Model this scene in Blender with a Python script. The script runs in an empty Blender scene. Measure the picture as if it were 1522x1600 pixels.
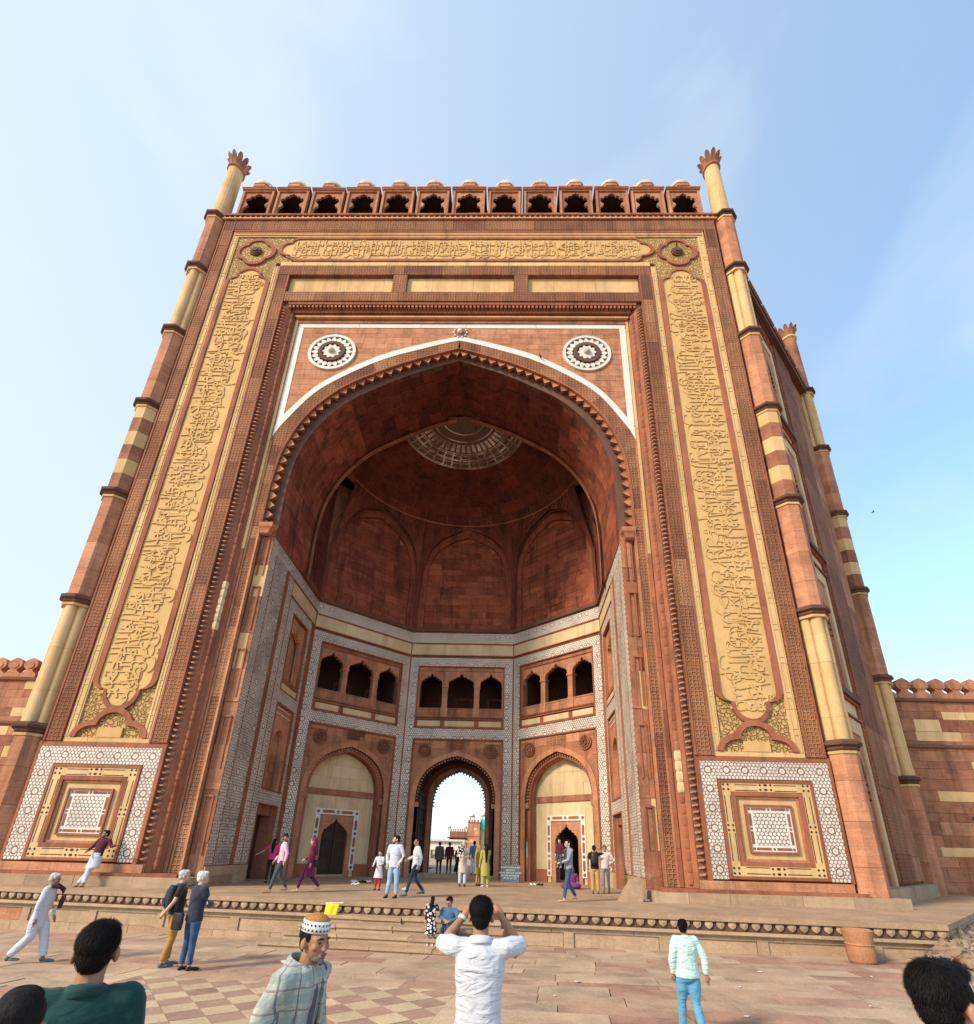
import bpy, math, random
import numpy as np
from mathutils import Vector, Matrix
random.seed(7)
SC = bpy.context.scene
COL = SC.collection
R = math.radians
PI = math.pi
# ------------------------------------------------------------------ camera
cam = bpy.data.cameras.new('camera'); camo = bpy.data.objects.new('camera', cam); COL.objects.link(camo); SC.camera = camo
cam.sensor_fit = 'HORIZONTAL'; cam.sensor_width = 36.0; cam.lens = 36 * 802.2 / 1522
cam.shift_x = -14 / 1522; cam.shift_y = 214.5 / 1522
cam.clip_start = 0.05; cam.clip_end = 6000
yaw, pit, rol = R(-1.41), R(21.60), R(1.55)
Fv = Vector((math.sin(yaw) * math.cos(pit), math.cos(yaw) * math.cos(pit), math.sin(pit)))
Rv = Vector((math.cos(yaw), -math.sin(yaw), 0)); Uv = Rv.cross(Fv)
R2 = math.cos(rol) * Rv + math.sin(rol) * Uv; U2 = -math.sin(rol) * Rv + math.cos(rol) * Uv
camo.matrix_world = Matrix.Translation((2.736, -18.0, 1.31)) @ Matrix((R2, U2, -Fv)).transposed().to_4x4()
# ------------------------------------------------------------------ sky, sun, exposure
SUN_DIR = Vector((-0.72, -0.58, 0.62)).normalized()   # towards the sun: high on the left, behind the camera
sun_el = math.asin(SUN_DIR.z); sun_az = math.atan2(SUN_DIR.x, SUN_DIR.y)
wd = bpy.data.worlds.new('World'); SC.world = wd; wd.use_nodes = True
wn, wl = wd.node_tree.nodes, wd.node_tree.links
wn.clear()
wo = wn.new('ShaderNodeOutputWorld'); bg = wn.new('ShaderNodeBackground'); sky = wn.new('ShaderNodeTexSky')
sky.sky_type = 'NISHITA'; sky.sun_disc = False; sky.sun_elevation = sun_el; sky.sun_rotation = sun_az
sky.air_density = 1.0; sky.dust_density = 1.6; sky.ozone_density = 1.4; sky.altitude = 170
bg.inputs[1].default_value = 0.125
tc = wn.new('ShaderNodeTexCoord'); mp = wn.new('ShaderNodeMapping'); mp.inputs[3].default_value = (1.0, 1.0, 1.9); mp.inputs[1].default_value = (3.1, 0.4, 0.2)
n1 = wn.new('ShaderNodeTexNoise'); n1.inputs['Scale'].default_value = 1.7; n1.inputs['Detail'].default_value = 5; n1.inputs['Roughness'].default_value = 0.5; n1.inputs['Distortion'].default_value = 0.6
cr = wn.new('ShaderNodeValToRGB'); cr.color_ramp.elements[0].position = 0.50; cr.color_ramp.elements[1].position = 0.74
cr.color_ramp.elements[0].color = (0, 0, 0, 1); cr.color_ramp.elements[1].color = (0.45, 0.45, 0.45, 1)
# thin high haze: whiter towards the sun's half of the sky, as in any hazy sky
dt = wn.new('ShaderNodeVectorMath'); dt.operation = 'DOT_PRODUCT'; dt.inputs[1].default_value = Vector((-0.98, 0.1, -0.05)).normalized()
mr = wn.new('ShaderNodeMapRange'); mr.inputs[1].default_value = -0.55; mr.inputs[2].default_value = 0.75; mr.inputs[3].default_value = 0.22; mr.inputs[4].default_value = 0.85
mx = wn.new('ShaderNodeMath'); mx.operation = 'MAXIMUM'
ad = wn.new('ShaderNodeMath'); ad.operation = 'ADD'; ad.use_clamp = True
mixc = wn.new('ShaderNodeMixRGB'); mixc.inputs[2].default_value = (3.55, 4.0, 4.25, 1)
gain = wn.new('ShaderNodeMixRGB'); gain.blend_type = 'MULTIPLY'; gain.inputs[0].default_value = 1.0; gain.inputs[2].default_value = (1.38, 1.72, 1.78, 1)
wl.new(tc.outputs['Generated'], mp.inputs[0]); wl.new(mp.outputs[0], n1.inputs['Vector']); wl.new(n1.outputs[0], cr.inputs[0])
wl.new(tc.outputs['Generated'], dt.inputs[0]); wl.new(dt.outputs['Value'], mr.inputs[0])
wl.new(cr.outputs[0], ad.inputs[0]); wl.new(mr.outputs[0], ad.inputs[1])
wl.new(sky.outputs[0], gain.inputs[1])
wl.new(ad.outputs[0], mixc.inputs[0]); wl.new(gain.outputs[0], mixc.inputs[1]); wl.new(mixc.outputs[0], bg.inputs[0]); wl.new(bg.outputs[0], wo.inputs[0])
sl = bpy.data.lights.new('sun', 'SUN'); so = bpy.data.objects.new('sun', sl); COL.objects.link(so)
sl.energy = 2.5; sl.angle = R(10); sl.color = (1.0, 0.86, 0.68)
so.rotation_euler = SUN_DIR.to_track_quat('Z', 'Y').to_euler(); so.location = (-40, -40, 60)
SC.view_settings.view_transform = 'Standard'; SC.view_settings.look = 'None'; SC.view_settings.gamma = 1.0
SC.view_settings.use_curve_mapping = False; SC.view_settings.exposure = 0.95
SC.cycles.max_bounces = 8; SC.cycles.diffuse_bounces = 5; SC.cycles.use_denoising = True
# ------------------------------------------------------------------ materials
MATS = {}
def nodes_of(m):
    m.use_nodes = True; n = m.node_tree.nodes; b = n['Principled BSDF']; return n, m.node_tree.links, b
def ramp(n, stops):
    r = n.new('ShaderNodeValToRGB'); e = r.color_ramp.elements
    while len(e) < len(stops): e.new(0.5)
    for k, (p, c) in enumerate(stops):
        e[k].position = p; e[k].color = (c[0], c[1], c[2], 1) if not isinstance(c, (int, float)) else (c, c, c, 1)
    return r
def mth(n, l, op, a, b=None, c=None, clamp=False):
    m = n.new('ShaderNodeMath'); m.operation = op; m.use_clamp = clamp
    for i, v in enumerate((a, b, c)):
        if v is None: continue
        if isinstance(v, (int, float)): m.inputs[i].default_value = v
        else: l.new(v, m.inputs[i])
    return m.outputs[0]
def mix(n, l, f, a, b, mode='MIX'):
    m = n.new('ShaderNodeMixRGB'); m.blend_type = mode
    for i, v in enumerate((f, a, b)):
        if isinstance(v, (int, float)): m.inputs[i].default_value = v
        elif isinstance(v, tuple): m.inputs[i].default_value = (*v[:3], 1)
        else: l.new(v, m.inputs[i])
    return m.outputs[0]
def srgb(r, g, b):
    f = lambda c: c / 12.92 if c <= 0.04045 else ((c + 0.055) / 1.055) ** 2.4
    return (f(r / 255), f(g / 255), f(b / 255))
def noise(n, l, vec, scale, detail=4, rough=0.55, dist=0.0):
    t = n.new('ShaderNodeTexNoise'); t.inputs['Scale'].default_value = scale; t.inputs['Detail'].default_value = detail
    t.inputs['Roughness'].default_value = rough; t.inputs['Distortion'].default_value = dist
    l.new(vec, t.inputs['Vector']); return t.outputs[0]
def stone(name, cols, rough=0.88, bump=0.35, stain=0.35, stain_col=(0.045, 0.03, 0.022), carve=0, carve_scale=6.0, carve_shade=0.0, pale=0.0, grain=1.0, big=0.5, strata=0.0):
    m = bpy.data.materials.new(name); n, l, b = nodes_of(m)
    geo = n.new('ShaderNodeNewGeometry'); pos = geo.outputs['Position']
    oi = n.new('ShaderNodeObjectInfo')
    off = n.new('ShaderNodeVectorMath'); off.operation = 'ADD'; l.new(pos, off.inputs[0])
    sc = n.new('ShaderNodeVectorMath'); sc.operation = 'SCALE'; sc.inputs[0].default_value = (9.0, 7.0, 5.0); l.new(oi.outputs['Random'], sc.inputs['Scale'])
    l.new(sc.outputs[0], off.inputs[1]); vec = off.outputs[0]
    k = len(cols)
    base = ramp(n, [(i / max(1, k - 1), c) for i, c in enumerate(cols)])
    at = n.new('ShaderNodeAttribute'); at.attribute_name = 'var'
    fr = mth(n, l, 'FRACT', mth(n, l, 'ADD', oi.outputs['Random'], at.outputs['Fac']))
    l.new(fr, base.inputs[0])
    big_n = noise(n, l, vec, 0.9, 6, 0.6, 0.4)
    r1 = ramp(n, [(0.25, 1 - big * 0.55), (0.5, 1.0), (0.75, 1 + big * 0.4)]); l.new(big_n, r1.inputs[0])
    col = mix(n, l, 1.0, base.outputs[0], r1.outputs[0], 'MULTIPLY')
    fine = noise(n, l, vec, 26, 5, 0.65)
    r2 = ramp(n, [(0.25, 1 - 0.26 * grain), (0.5, 1.0), (0.8, 1 + 0.24 * grain)]); l.new(fine, r2.inputs[0])
    col = mix(n, l, 1.0, col, r2.outputs[0], 'MULTIPLY')
    med = noise(n, l, vec, 5.5, 6, 0.62, 0.8)
    if strata:
        mp2 = n.new('ShaderNodeMapping'); mp2.inputs[3].default_value = (0.7, 0.7, 9.0); l.new(vec, mp2.inputs[0])
        st = noise(n, l, mp2.outputs[0], 1.6, 4, 0.6, 0.6); r5 = ramp(n, [(0.3, 1 - strata), (0.5, 1.0), (0.7, 1 + strata * 0.8)]); l.new(st, r5.inputs[0])
        col = mix(n, l, 1.0, col, r5.outputs[0], 'MULTIPLY')
    if stain:
        mp1 = n.new('ShaderNodeMapping'); mp1.inputs[3].default_value = (1.7, 1.7, 0.22); l.new(pos, mp1.inputs[0])
        s = noise(n, l, mp1.outputs[0], 1.3, 7, 0.65, 0.5)
        r3 = ramp(n, [(0.48, 0.0), (0.70, 1.0)]); l.new(s, r3.inputs[0])
        col = mix(n, l, mth(n, l, 'MULTIPLY', r3.outputs[0], stain), col, stain_col)
    if pale:
        r4 = ramp(n, [(0.58, 0.0), (0.70, 1.0)]); l.new(med, r4.inputs[0])
        col = mix(n, l, mth(n, l, 'MULTIPLY', r4.outputs[0], pale), col, (0.55, 0.40, 0.26))
    h = mth(n, l, 'ADD', mth(n, l, 'MULTIPLY', fine, 0.35), mth(n, l, 'MULTIPLY', med, 0.9))
    dist = 0.02
    if carve:
        v = n.new('ShaderNodeTexVoronoi'); v.feature = 'DISTANCE_TO_EDGE'; v.inputs['Scale'].default_value = carve_scale
        if carve == 2:   # scrolling foliage: a warped lattice
            w = n.new('ShaderNodeTexNoise'); w.inputs['Scale'].default_value = carve_scale * 0.55; l.new(pos, w.inputs['Vector'])
            wv = n.new('ShaderNodeVectorMath'); wv.operation = 'SCALE'; wv.inputs['Scale'].default_value = 0.9 / carve_scale * 2; l.new(w.outputs['Color'], wv.inputs[0])
            wa = n.new('ShaderNodeVectorMath'); wa.operation = 'ADD'; l.new(pos, wa.inputs[0]); l.new(wv.outputs[0], wa.inputs[1]); l.new(wa.outputs[0], v.inputs['Vector'])
        else:
            v.voronoi_dimensions = '2D'; v.inputs['Randomness'].default_value = 0.32
            sp_ = n.new('ShaderNodeSeparateXYZ'); l.new(pos, sp_.inputs[0]); cp_ = n.new('ShaderNodeCombineXYZ'); l.new(mth(n, l, 'ADD', sp_.outputs[0], mth(n, l, 'MULTIPLY', sp_.outputs[1], .41)), cp_.inputs[0]); l.new(sp_.outputs[2], cp_.inputs[1]); l.new(cp_.outputs[0], v.inputs['Vector'])
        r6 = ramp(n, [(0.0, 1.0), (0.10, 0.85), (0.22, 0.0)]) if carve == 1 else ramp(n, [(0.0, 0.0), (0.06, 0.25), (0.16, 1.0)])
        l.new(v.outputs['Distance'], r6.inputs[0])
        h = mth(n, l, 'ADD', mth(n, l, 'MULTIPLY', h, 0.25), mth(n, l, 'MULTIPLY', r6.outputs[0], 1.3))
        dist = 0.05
        if carve_shade:   # carved hollows darkened: their shade is put into the colour
            col = mix(n, l, mth(n, l, 'MULTIPLY', mth(n, l, 'SUBTRACT', 1.0, r6.outputs[0]), carve_shade), col, stain_col)
    bp = n.new('ShaderNodeBump'); bp.inputs['Strength'].default_value = bump; bp.inputs['Distance'].default_value = dist
    l.new(h, bp.inputs['Height']); l.new(bp.outputs[0], b.inputs['Normal'])
    l.new(col, b.inputs['Base Color']); b.inputs['Roughness'].default_value = rough
    b.inputs['Specular IOR Level'].default_value = 0.25
    MATS[name] = m; return m
def plain(name, col, rough=0.7, var=0.12, scale=8.0, bump=0.1, metal=0.0, dist=0.006, spec=0.3):
    m = bpy.data.materials.new(name); n, l, b = nodes_of(m)
    tcn = n.new('ShaderNodeTexCoord'); v = noise(n, l, tcn.outputs['Object'], scale, 5, 0.6, 0.3)
    r1 = ramp(n, [(0.3, 1 - var), (0.7, 1 + var)]); l.new(v, r1.inputs[0])
    l.new(mix(n, l, 1.0, tuple(col), r1.outputs[0], 'MULTIPLY'), b.inputs['Base Color'])
    bp = n.new('ShaderNodeBump'); bp.inputs['Strength'].default_value = bump; bp.inputs['Distance'].default_value = dist; l.new(v, bp.inputs['Height']); l.new(bp.outputs[0], b.inputs['Normal'])
    b.inputs['Roughness'].default_value = rough; b.inputs['Metallic'].default_value = metal; b.inputs['Specular IOR Level'].default_value = spec
    MATS[name] = m; return m
def inlay(name, cell, star, white, ground, line=0.10, dirt=0.25, starr=0.17):
    """white marble pieces let into red stone: a net of small cells with a larger rosette at every lattice point (uv in metres)"""
    m = bpy.data.materials.new(name); n, l, b = nodes_of(m)
    uv = n.new('ShaderNodeUVMap'); geo = n.new('ShaderNodeNewGeometry')
    su = n.new('ShaderNodeSeparateXYZ'); l.new(uv.outputs[0], su.inputs[0])
    def hexd(ou, ov):
        x = mth(n, l, 'ABSOLUTE', mth(n, l, 'SUBTRACT', mth(n, l, 'FLOORED_MODULO', mth(n, l, 'ADD', su.outputs[0], ou), cell), cell / 2))
        y = mth(n, l, 'ABSOLUTE', mth(n, l, 'SUBTRACT', mth(n, l, 'FLOORED_MODULO', mth(n, l, 'ADD', su.outputs[1], ov), cell * 1.732), cell * .866))
        return mth(n, l, 'MAXIMUM', x, mth(n, l, 'ADD', mth(n, l, 'MULTIPLY', x, .5), mth(n, l, 'MULTIPLY', y, .866)))
    hx = mth(n, l, 'DIVIDE', mth(n, l, 'MINIMUM', hexd(0.0, 0.0), hexd(cell / 2, cell * .866)), cell)
    r1 = ramp(n, [(0.0, 1.0), (.5 - line - .03, 1.0), (.5 - line, 0.0)]); l.new(hx, r1.inputs[0])
    fac = r1.outputs[0]
    if star:
        w = n.new('ShaderNodeTexVoronoi'); w.voronoi_dimensions = '2D'; w.feature = 'F1'; w.inputs['Scale'].default_value = 1 / star; w.inputs['Randomness'].default_value = 0.0
        us_ = n.new('ShaderNodeSeparateXYZ'); l.new(uv.outputs[0], us_.inputs[0]); cu_ = n.new('ShaderNodeCombineXYZ'); l.new(mth(n, l, 'ADD', mth(n, l, 'ABSOLUTE', us_.outputs[0]), .415), cu_.inputs[0]); l.new(mth(n, l, 'ADD', us_.outputs[1], .27), cu_.inputs[1]); l.new(cu_.outputs[0], w.inputs['Vector'])
        r2 = ramp(n, [(0.0, 0.0), (0.022, 0.0), (0.03, 1.0), (starr - 0.07, 1.0), (starr - 0.06, 0.0), (starr, 0.0), (starr + 0.004, 1.0)])
        l.new(w.outputs['Distance'], r2.inputs[0])
        ins = mth(n, l, 'LESS_THAN', w.outputs['Distance'], starr)
        fac = mth(n, l, 'ADD', mth(n, l, 'MULTIPLY', fac, mth(n, l, 'SUBTRACT', 1.0, ins)), mth(n, l, 'MULTIPLY', r2.outputs[0], ins))
    big = noise(n, l, geo.outputs['Position'], 0.8, 6, 0.6, 0.4)
    r3 = ramp(n, [(0.34, 1 - dirt * 1.3), (0.62, 1.0)]); l.new(big, r3.inputs[0])
    wc = mix(n, l, 1.0, white, r3.outputs[0], 'MULTIPLY')
    fine = noise(n, l, geo.outputs['Position'], 9, 6, .7); r4 = ramp(n, [(0.28, 0.55), (0.5, 0.95), (0.75, 1.1)]); l.new(fine, r4.inputs[0])
    wc = mix(n, l, 1.0, wc, r4.outputs[0], 'MULTIPLY')
    l.new(mix(n, l, fac, ground, wc), b.inputs['Base Color'])
    bp = n.new('ShaderNodeBump'); bp.inputs['Strength'].default_value = 0.3; bp.inputs['Distance'].default_value = 0.01; l.new(fac, bp.inputs['Height']); l.new(bp.outputs[0], b.inputs['Normal'])
    b.inputs['Roughness'].default_value = 0.6
    MATS[name] = m; return m
RED = [(0.28, 0.106, 0.053), (0.36, 0.155, 0.08), (0.32, 0.122, 0.062), (0.42, 0.195, 0.105), (0.24, 0.086, 0.045), (0.37, 0.16, 0.083)]
stone('red_sandstone', RED, stain=0.6, pale=0.25, strata=0.16, big=0.75)
stone('pink_sandstone', [(0.46, 0.20, 0.105), (0.40, 0.16, 0.082), (0.49, 0.225, 0.122), (0.42, 0.17, 0.088), (0.48, 0.21, 0.11)], stain=0.5, pale=0.28, strata=0.16, big=0.65)
stone('deep_shade_sandstone', [(0.125, 0.029, 0.017), (0.165, 0.040, 0.022), (0.105, 0.024, 0.015), (0.19, 0.050, 0.028)], stain=0.8, stain_col=(0.015, 0.008, 0.006), pale=0.08, strata=0.15, big=0.7)  # darker copy of the red sandstone; the porch's shade is put into its colour
stone('shaded_sooty_sandstone', [(0.21, 0.052, 0.027), (0.27, 0.072, 0.036), (0.18, 0.043, 0.023), (0.31, 0.088, 0.044), (0.23, 0.057, 0.030)], stain=0.75, stain_col=(0.02, 0.010, 0.007), pale=0.16, strata=0.2, big=0.95)  # base colour darkened to paint the vault's shade, with soot streaks on top
stone('carved_red_sandstone', [(0.36, 0.140, 0.062), (0.42, 0.178, 0.080), (0.31, 0.110, 0.052), (0.48, 0.22, 0.105), (0.24, 0.085, 0.048), (0.40, 0.16, 0.072)], bump=0.9, stain=0.45, big=0.6, carve=1, carve_scale=7.0, carve_shade=0.38)
stone('red_trim', [(0.29, 0.100, 0.050), (0.34, 0.122, 0.062), (0.26, 0.084, 0.042)], stain=0.5, big=0.6, bump=0.3)
stone('dark_trim', [(0.12, 0.06, 0.04), (0.16, 0.075, 0.046), (0.10, 0.05, 0.036)], stain=0.4, bump=0.3)
stone('cream_sandstone', [(0.62, 0.395, 0.18), (0.56, 0.35, 0.155), (0.65, 0.43, 0.21), (0.59, 0.375, 0.175)], stain=0.35, stain_col=(0.20, 0.12, 0.05), bump=0.2, big=0.3, grain=0.6)
stone('cream_plaster', [(0.62, 0.46, 0.265), (0.57, 0.41, 0.23), (0.66, 0.50, 0.30)], stain=0.4, stain_col=(0.24, 0.14, 0.06), bump=0.15, big=0.3, grain=0.5)
stone('carved_cream', [(0.50, 0.30, 0.115), (0.54, 0.33, 0.13)], bump=1.0, stain=0.2, stain_col=(0.18, 0.11, 0.05), carve=2, carve_scale=6.5, carve_shade=0.35, big=0.25, grain=0.5)
stone('inscription_stone', [(0.565, 0.345, 0.135), (0.59, 0.365, 0.15)], stain=0.25, stain_col=(0.25, 0.13, 0.05), bump=0.12, big=0.22, grain=0.4)
stone('white_marble', [(0.62, 0.59, 0.52), (0.66, 0.63, 0.56), (0.58, 0.55, 0.48)], stain=0.1, stain_col=(0.35, 0.31, 0.25), bump=0.06, big=0.15, grain=0.25, rough=0.5)
stone('black_inlay', [(0.025, 0.024, 0.022), (0.035, 0.03, 0.028)], stain=0, bump=0.1)
stone('platform_stone', [(0.385, 0.262, 0.162), (0.43, 0.30, 0.19), (0.35, 0.225, 0.138), (0.41, 0.28, 0.176)], stain=0.25, pale=0.25, stain_col=(0.12, 0.07, 0.045), strata=0.08)
stone('paving_stone', [(0.40, 0.278, 0.188), (0.44, 0.315, 0.215), (0.37, 0.245, 0.165), (0.42, 0.295, 0.20), (0.37, 0.23, 0.16), (0.35, 0.195, 0.135), (0.43, 0.31, 0.215)], stain=0, pale=0.4, big=0.8, bump=0.25, rough=0.8)
stone('red_tile', [(0.33, 0.205, 0.145), (0.36, 0.225, 0.16), (0.31, 0.185, 0.13)], stain=0, pale=0.45, big=0.5, bump=0.2, rough=0.75)
stone('cream_tile', [(0.47, 0.345, 0.225), (0.51, 0.375, 0.245), (0.44, 0.32, 0.21)], stain=0, pale=0.2, big=0.55, bump=0.2, rough=0.75)
stone('rubble_stone', [(0.26, 0.17, 0.11), (0.34, 0.23, 0.15), (0.20, 0.14, 0.10), (0.30, 0.19, 0.13)], stain=0, bump=0.8)
stone('terracotta', [(0.42, 0.19, 0.095), (0.38, 0.17, 0.085)], stain=0.5, pale=.3, big=.7, bump=0.3)
stone('dome_stone', [(0.55, 0.46, 0.33), (0.60, 0.50, 0.36), (0.50, 0.41, 0.29)], stain=0.3, bump=0.2)
stone('wood', [(0.045, 0.028, 0.018), (0.06, 0.036, 0.022), (0.035, 0.022, 0.015)], stain=0.2, bump=0.5, strata=0.1)
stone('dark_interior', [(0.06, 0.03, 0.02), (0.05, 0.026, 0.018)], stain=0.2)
inlay('marble_inlay', 0.125, 0.63, (0.74, 0.675, 0.565), (0.19, 0.075, 0.045), line=0.085, starr=0.21)
inlay('marble_inlay_fine', 0.115, 0.60, (0.70, 0.635, 0.54), (0.15, 0.062, 0.04), line=0.095, dirt=0.4, starr=0.24)
inlay('marble_lattice', 0.135, 0, (0.76, 0.72, 0.64), (0.20, 0.08, 0.05), line=0.085)
# ------------------------------------------------------------------ mesh helpers
class Fr:
    """a wall frame: u along the wall, z up, d out of the wall"""
    def __init__(s, p0, p1):
        s.o = np.array((p0[0], p0[1], 0.0)); v = np.array((p1[0] - p0[0], p1[1] - p0[1], 0.0)); s.L = float(np.linalg.norm(v)); s.U = v / s.L
        s.N = np.array((s.U[1], -s.U[0], 0.0))
    def p(s, u, z, d=0.0):
        q = s.o + s.U * u + s.N * d; return (float(q[0]), float(q[1]), float(q[2] + z))
class M:
    def __init__(s): s.v = []; s.f = []; s.uv = {}
    def add(s, vs, fs):
        b = len(s.v); s.v.extend(vs); s.f.extend([tuple(b + i for i in f) for f in fs]); return s
    def box(s, fr, u0, u1, z0, z1, d0, d1):
        P = fr.p
        return s.add([P(u0, z0, d0), P(u1, z0, d0), P(u1, z1, d0), P(u0, z1, d0), P(u0, z0, d1), P(u1, z0, d1), P(u1, z1, d1), P(u0, z1, d1)],
              [(0, 3, 2, 1), (4, 5, 6, 7), (0, 1, 5, 4), (1, 2, 6, 5), (2, 3, 7, 6), (3, 0, 4, 7)])
    def wbox(s, x0, x1, y0, y1, z0, z1):
        return s.add([(x0, y0, z0), (x1, y0, z0), (x1, y1, z0), (x0, y1, z0), (x0, y0, z1), (x1, y0, z1), (x1, y1, z1), (x0, y1, z1)],
              [(0, 3, 2, 1), (4, 5, 6, 7), (0, 1, 5, 4), (1, 2, 6, 5), (2, 3, 7, 6), (3, 0, 4, 7)])
    def poly(s, fr, pts, d0, d1):
        n = len(pts); vs = [fr.p(u, z, d0) for u, z in pts] + [fr.p(u, z, d1) for u, z in pts]
        fs = [tuple(range(n))[::-1], tuple(range(n, 2 * n))] + [(i, (i + 1) % n, n + (i + 1) % n, n + i) for i in range(n)]
        return s.add(vs, fs)
    def band(s, fr, a, b, d0, d1, closed=False):
        """solid between two polylines a and b of the wall plane, from depth d0 to d1"""
        n = len(a); vs = []
        for (ua, za), (ub, zb) in zip(a, b): vs += [fr.p(ua, za, d0), fr.p(ub, zb, d0), fr.p(ub, zb, d1), fr.p(ua, za, d1)]
        fs = []
        for i in range(n if closed else n - 1):
            j = (i + 1) % n
            for k in range(4): fs.append((4 * i + k, 4 * i + (k + 1) % 4, 4 * j + (k + 1) % 4, 4 * j + k))
        if not closed: fs += [(0, 1, 2, 3)[::-1], tuple(4 * (n - 1) + k for k in range(4))]
        return s.add(vs, fs)
    def loft(s, rings, cap=True, closed=True):
        n = len(rings[0]); vs = [tuple(p) for r in rings for p in r]; fs = []
        for i in range(len(rings) - 1):
            for k in range(n if closed else n - 1):
                fs.append((i * n + k, i * n + (k + 1) % n, (i + 1) * n + (k + 1) % n, (i + 1) * n + k))
        if cap and closed: fs += [tuple(range(n))[::-1], tuple((len(rings) - 1) * n + k for k in range(n))]
        return s.add(vs, fs)
    def lathe(s, prof, cx=0, cy=0, seg=16, a0=0.0, lobes=0, lob=0.0):
        rings = []
        for r, z in prof:
            ring = []
            for k in range(seg):
                a = a0 + 2 * PI * k / seg; rr = max(r, 1e-4) * (1 + (lob * abs(math.cos(lobes * a / 2)) if lobes else 0))
                ring.append((cx + rr * math.cos(a), cy + rr * math.sin(a), z))
            rings.append(ring)
        return s.loft(rings)
    def tube(s, pts, rad, seg=8, sx=1.0):
        pts = [Vector(p) for p in pts]; rings = []
        for i, p in enumerate(pts):
            t = (pts[min(i + 1, len(pts) - 1)] - pts[max(i - 1, 0)]).normalized()
            a = Vector((0, 0, 1)) if abs(t.z) < 0.9 else Vector((0, 1, 0)); x = t.cross(a).normalized(); y = x.cross(t)
            r = rad[i] if isinstance(rad, (list, tuple)) else rad
            rings.append([tuple(p + x * (r * sx * math.cos(2 * PI * k / seg)) + y * (r * math.sin(2 * PI * k / seg))) for k in range(seg)])
        return s.loft(rings)
    def ball(s, c, r, seg=12, rings=8):
        r = (r, r, r) if isinstance(r, (int, float)) else r
        rg = []
        for i in range(rings + 1):
            t = PI * (i / rings); st = max(math.sin(t), 1e-3)
            rg.append([(c[0] + r[0] * st * math.cos(2 * PI * k / seg), c[1] + r[1] * st * math.sin(2 * PI * k / seg), c[2] - r[2] * math.cos(t)) for k in range(seg)])
        return s.loft(rg)
    def mesh(s, name, smooth=False, var=False):
        me = bpy.data.meshes.new(name); me.from_pydata(s.v, [], s.f)
        V = np.array(s.v, dtype=np.float64); nl = len(me.loops)
        li = np.empty(nl, dtype=np.int32); me.loops.foreach_get('vertex_index', li)
        nf = len(me.polygons); no = np.empty(nf * 3); me.polygons.foreach_get('normal', no); no = no.reshape(-1, 3)
        ls = np.empty(nf, dtype=np.int32); lt = np.empty(nf, dtype=np.int32); me.polygons.foreach_get('loop_start', ls); me.polygons.foreach_get('loop_total', lt)
        fi = np.repeat(np.arange(nf), lt); N = no[fi]; Pp = V[li]
        h = np.hypot(N[:, 0], N[:, 1]); hz = np.where(h < 1e-6, 1, h)
        tx, ty = -N[:, 1] / hz, N[:, 0] / hz
        # a horizontal tangent that does not flip between opposite faces
        sg = np.where((np.abs(tx) > np.abs(ty)), np.sign(tx), np.sign(ty)); sg[sg == 0] = 1
        u = np.where(np.abs(N[:, 2]) > 0.75, Pp[:, 0], (Pp[:, 0] * tx + Pp[:, 1] * ty) * sg); v = np.where(np.abs(N[:, 2]) > 0.75, Pp[:, 1], Pp[:, 2])
        uvl = me.uv_layers.new(name='UVMap'); uvl.data.foreach_set('uv', np.stack([u, v], 1).astype(np.float32).ravel())
        if smooth: me.polygons.foreach_set('use_smooth', np.ones(nf, dtype=bool))
        if var:
            at = me.attributes.new('var', 'FLOAT', 'FACE'); at.data.foreach_set('value', np.repeat(np.random.RandomState(len(s.f)).rand(nf // var + 1), var)[:nf].astype(np.float32))
        me.update(); return me
def link(o, parent=None):
    COL.objects.link(o)
    if parent is not None: o.parent = parent
    return o
def put(name, data, mat=None, parent=None, kind=None, smooth=False, var=False, mw=None, label=None):
    """one mesh object; data is an M or a mesh"""
    me = data.mesh(name, smooth, var) if isinstance(data, M) else data
    o = bpy.data.objects.new(name, me)
    if mat is not None and not me.materials: me.materials.append(MATS[mat] if isinstance(mat, str) else mat)
    link(o, parent)
    if mw is not None: o.matrix_local = mw
    if kind: o['kind'] = kind
    if label: o['label'] = label
    return o
def tag(o, label=None, cat=None, group=None, kind=None):
    if label: o['label'] = label
    if cat: o['category'] = cat
    if group: o['group'] = group
    if kind: o['kind'] = kind
    return o
def empty(name, loc=(0, 0, 0), rz=0.0, label=None, cat=None, group=None, kind=None, parent=None):
    o = bpy.data.objects.new(name, None); o.location = loc; o.rotation_euler = (0, 0, rz); o.empty_display_size = 0.2
    link(o, parent); return tag(o, label, cat, group, kind)
def cube_mesh(name, mat):
    me = M().wbox(-0.5, 0.5, -0.5, 0.5, -0.5, 0.5).mesh(name); me.materials.append(MATS[mat]); return me
CUBES = {}
def block(name, mat, fr, u0, u1, z0, z1, d0, d1, parent):
    """a stone block that shares one cube mesh per material"""
    if mat not in CUBES: CUBES[mat] = cube_mesh('block', mat)
    o = bpy.data.objects.new(name, CUBES[mat]); link(o, parent)
    c = fr.p((u0 + u1) / 2, (z0 + z1) / 2, (d0 + d1) / 2); U, N = fr.U, fr.N
    a, b2, c2 = u1 - u0, d1 - d0, z1 - z0
    o.matrix_local = Matrix(((U[0] * a, -N[0] * b2, 0, c[0]), (U[1] * a, -N[1] * b2, 0, c[1]), (0, 0, c2, c[2]), (0, 0, 0, 1)))
    return o
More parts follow.
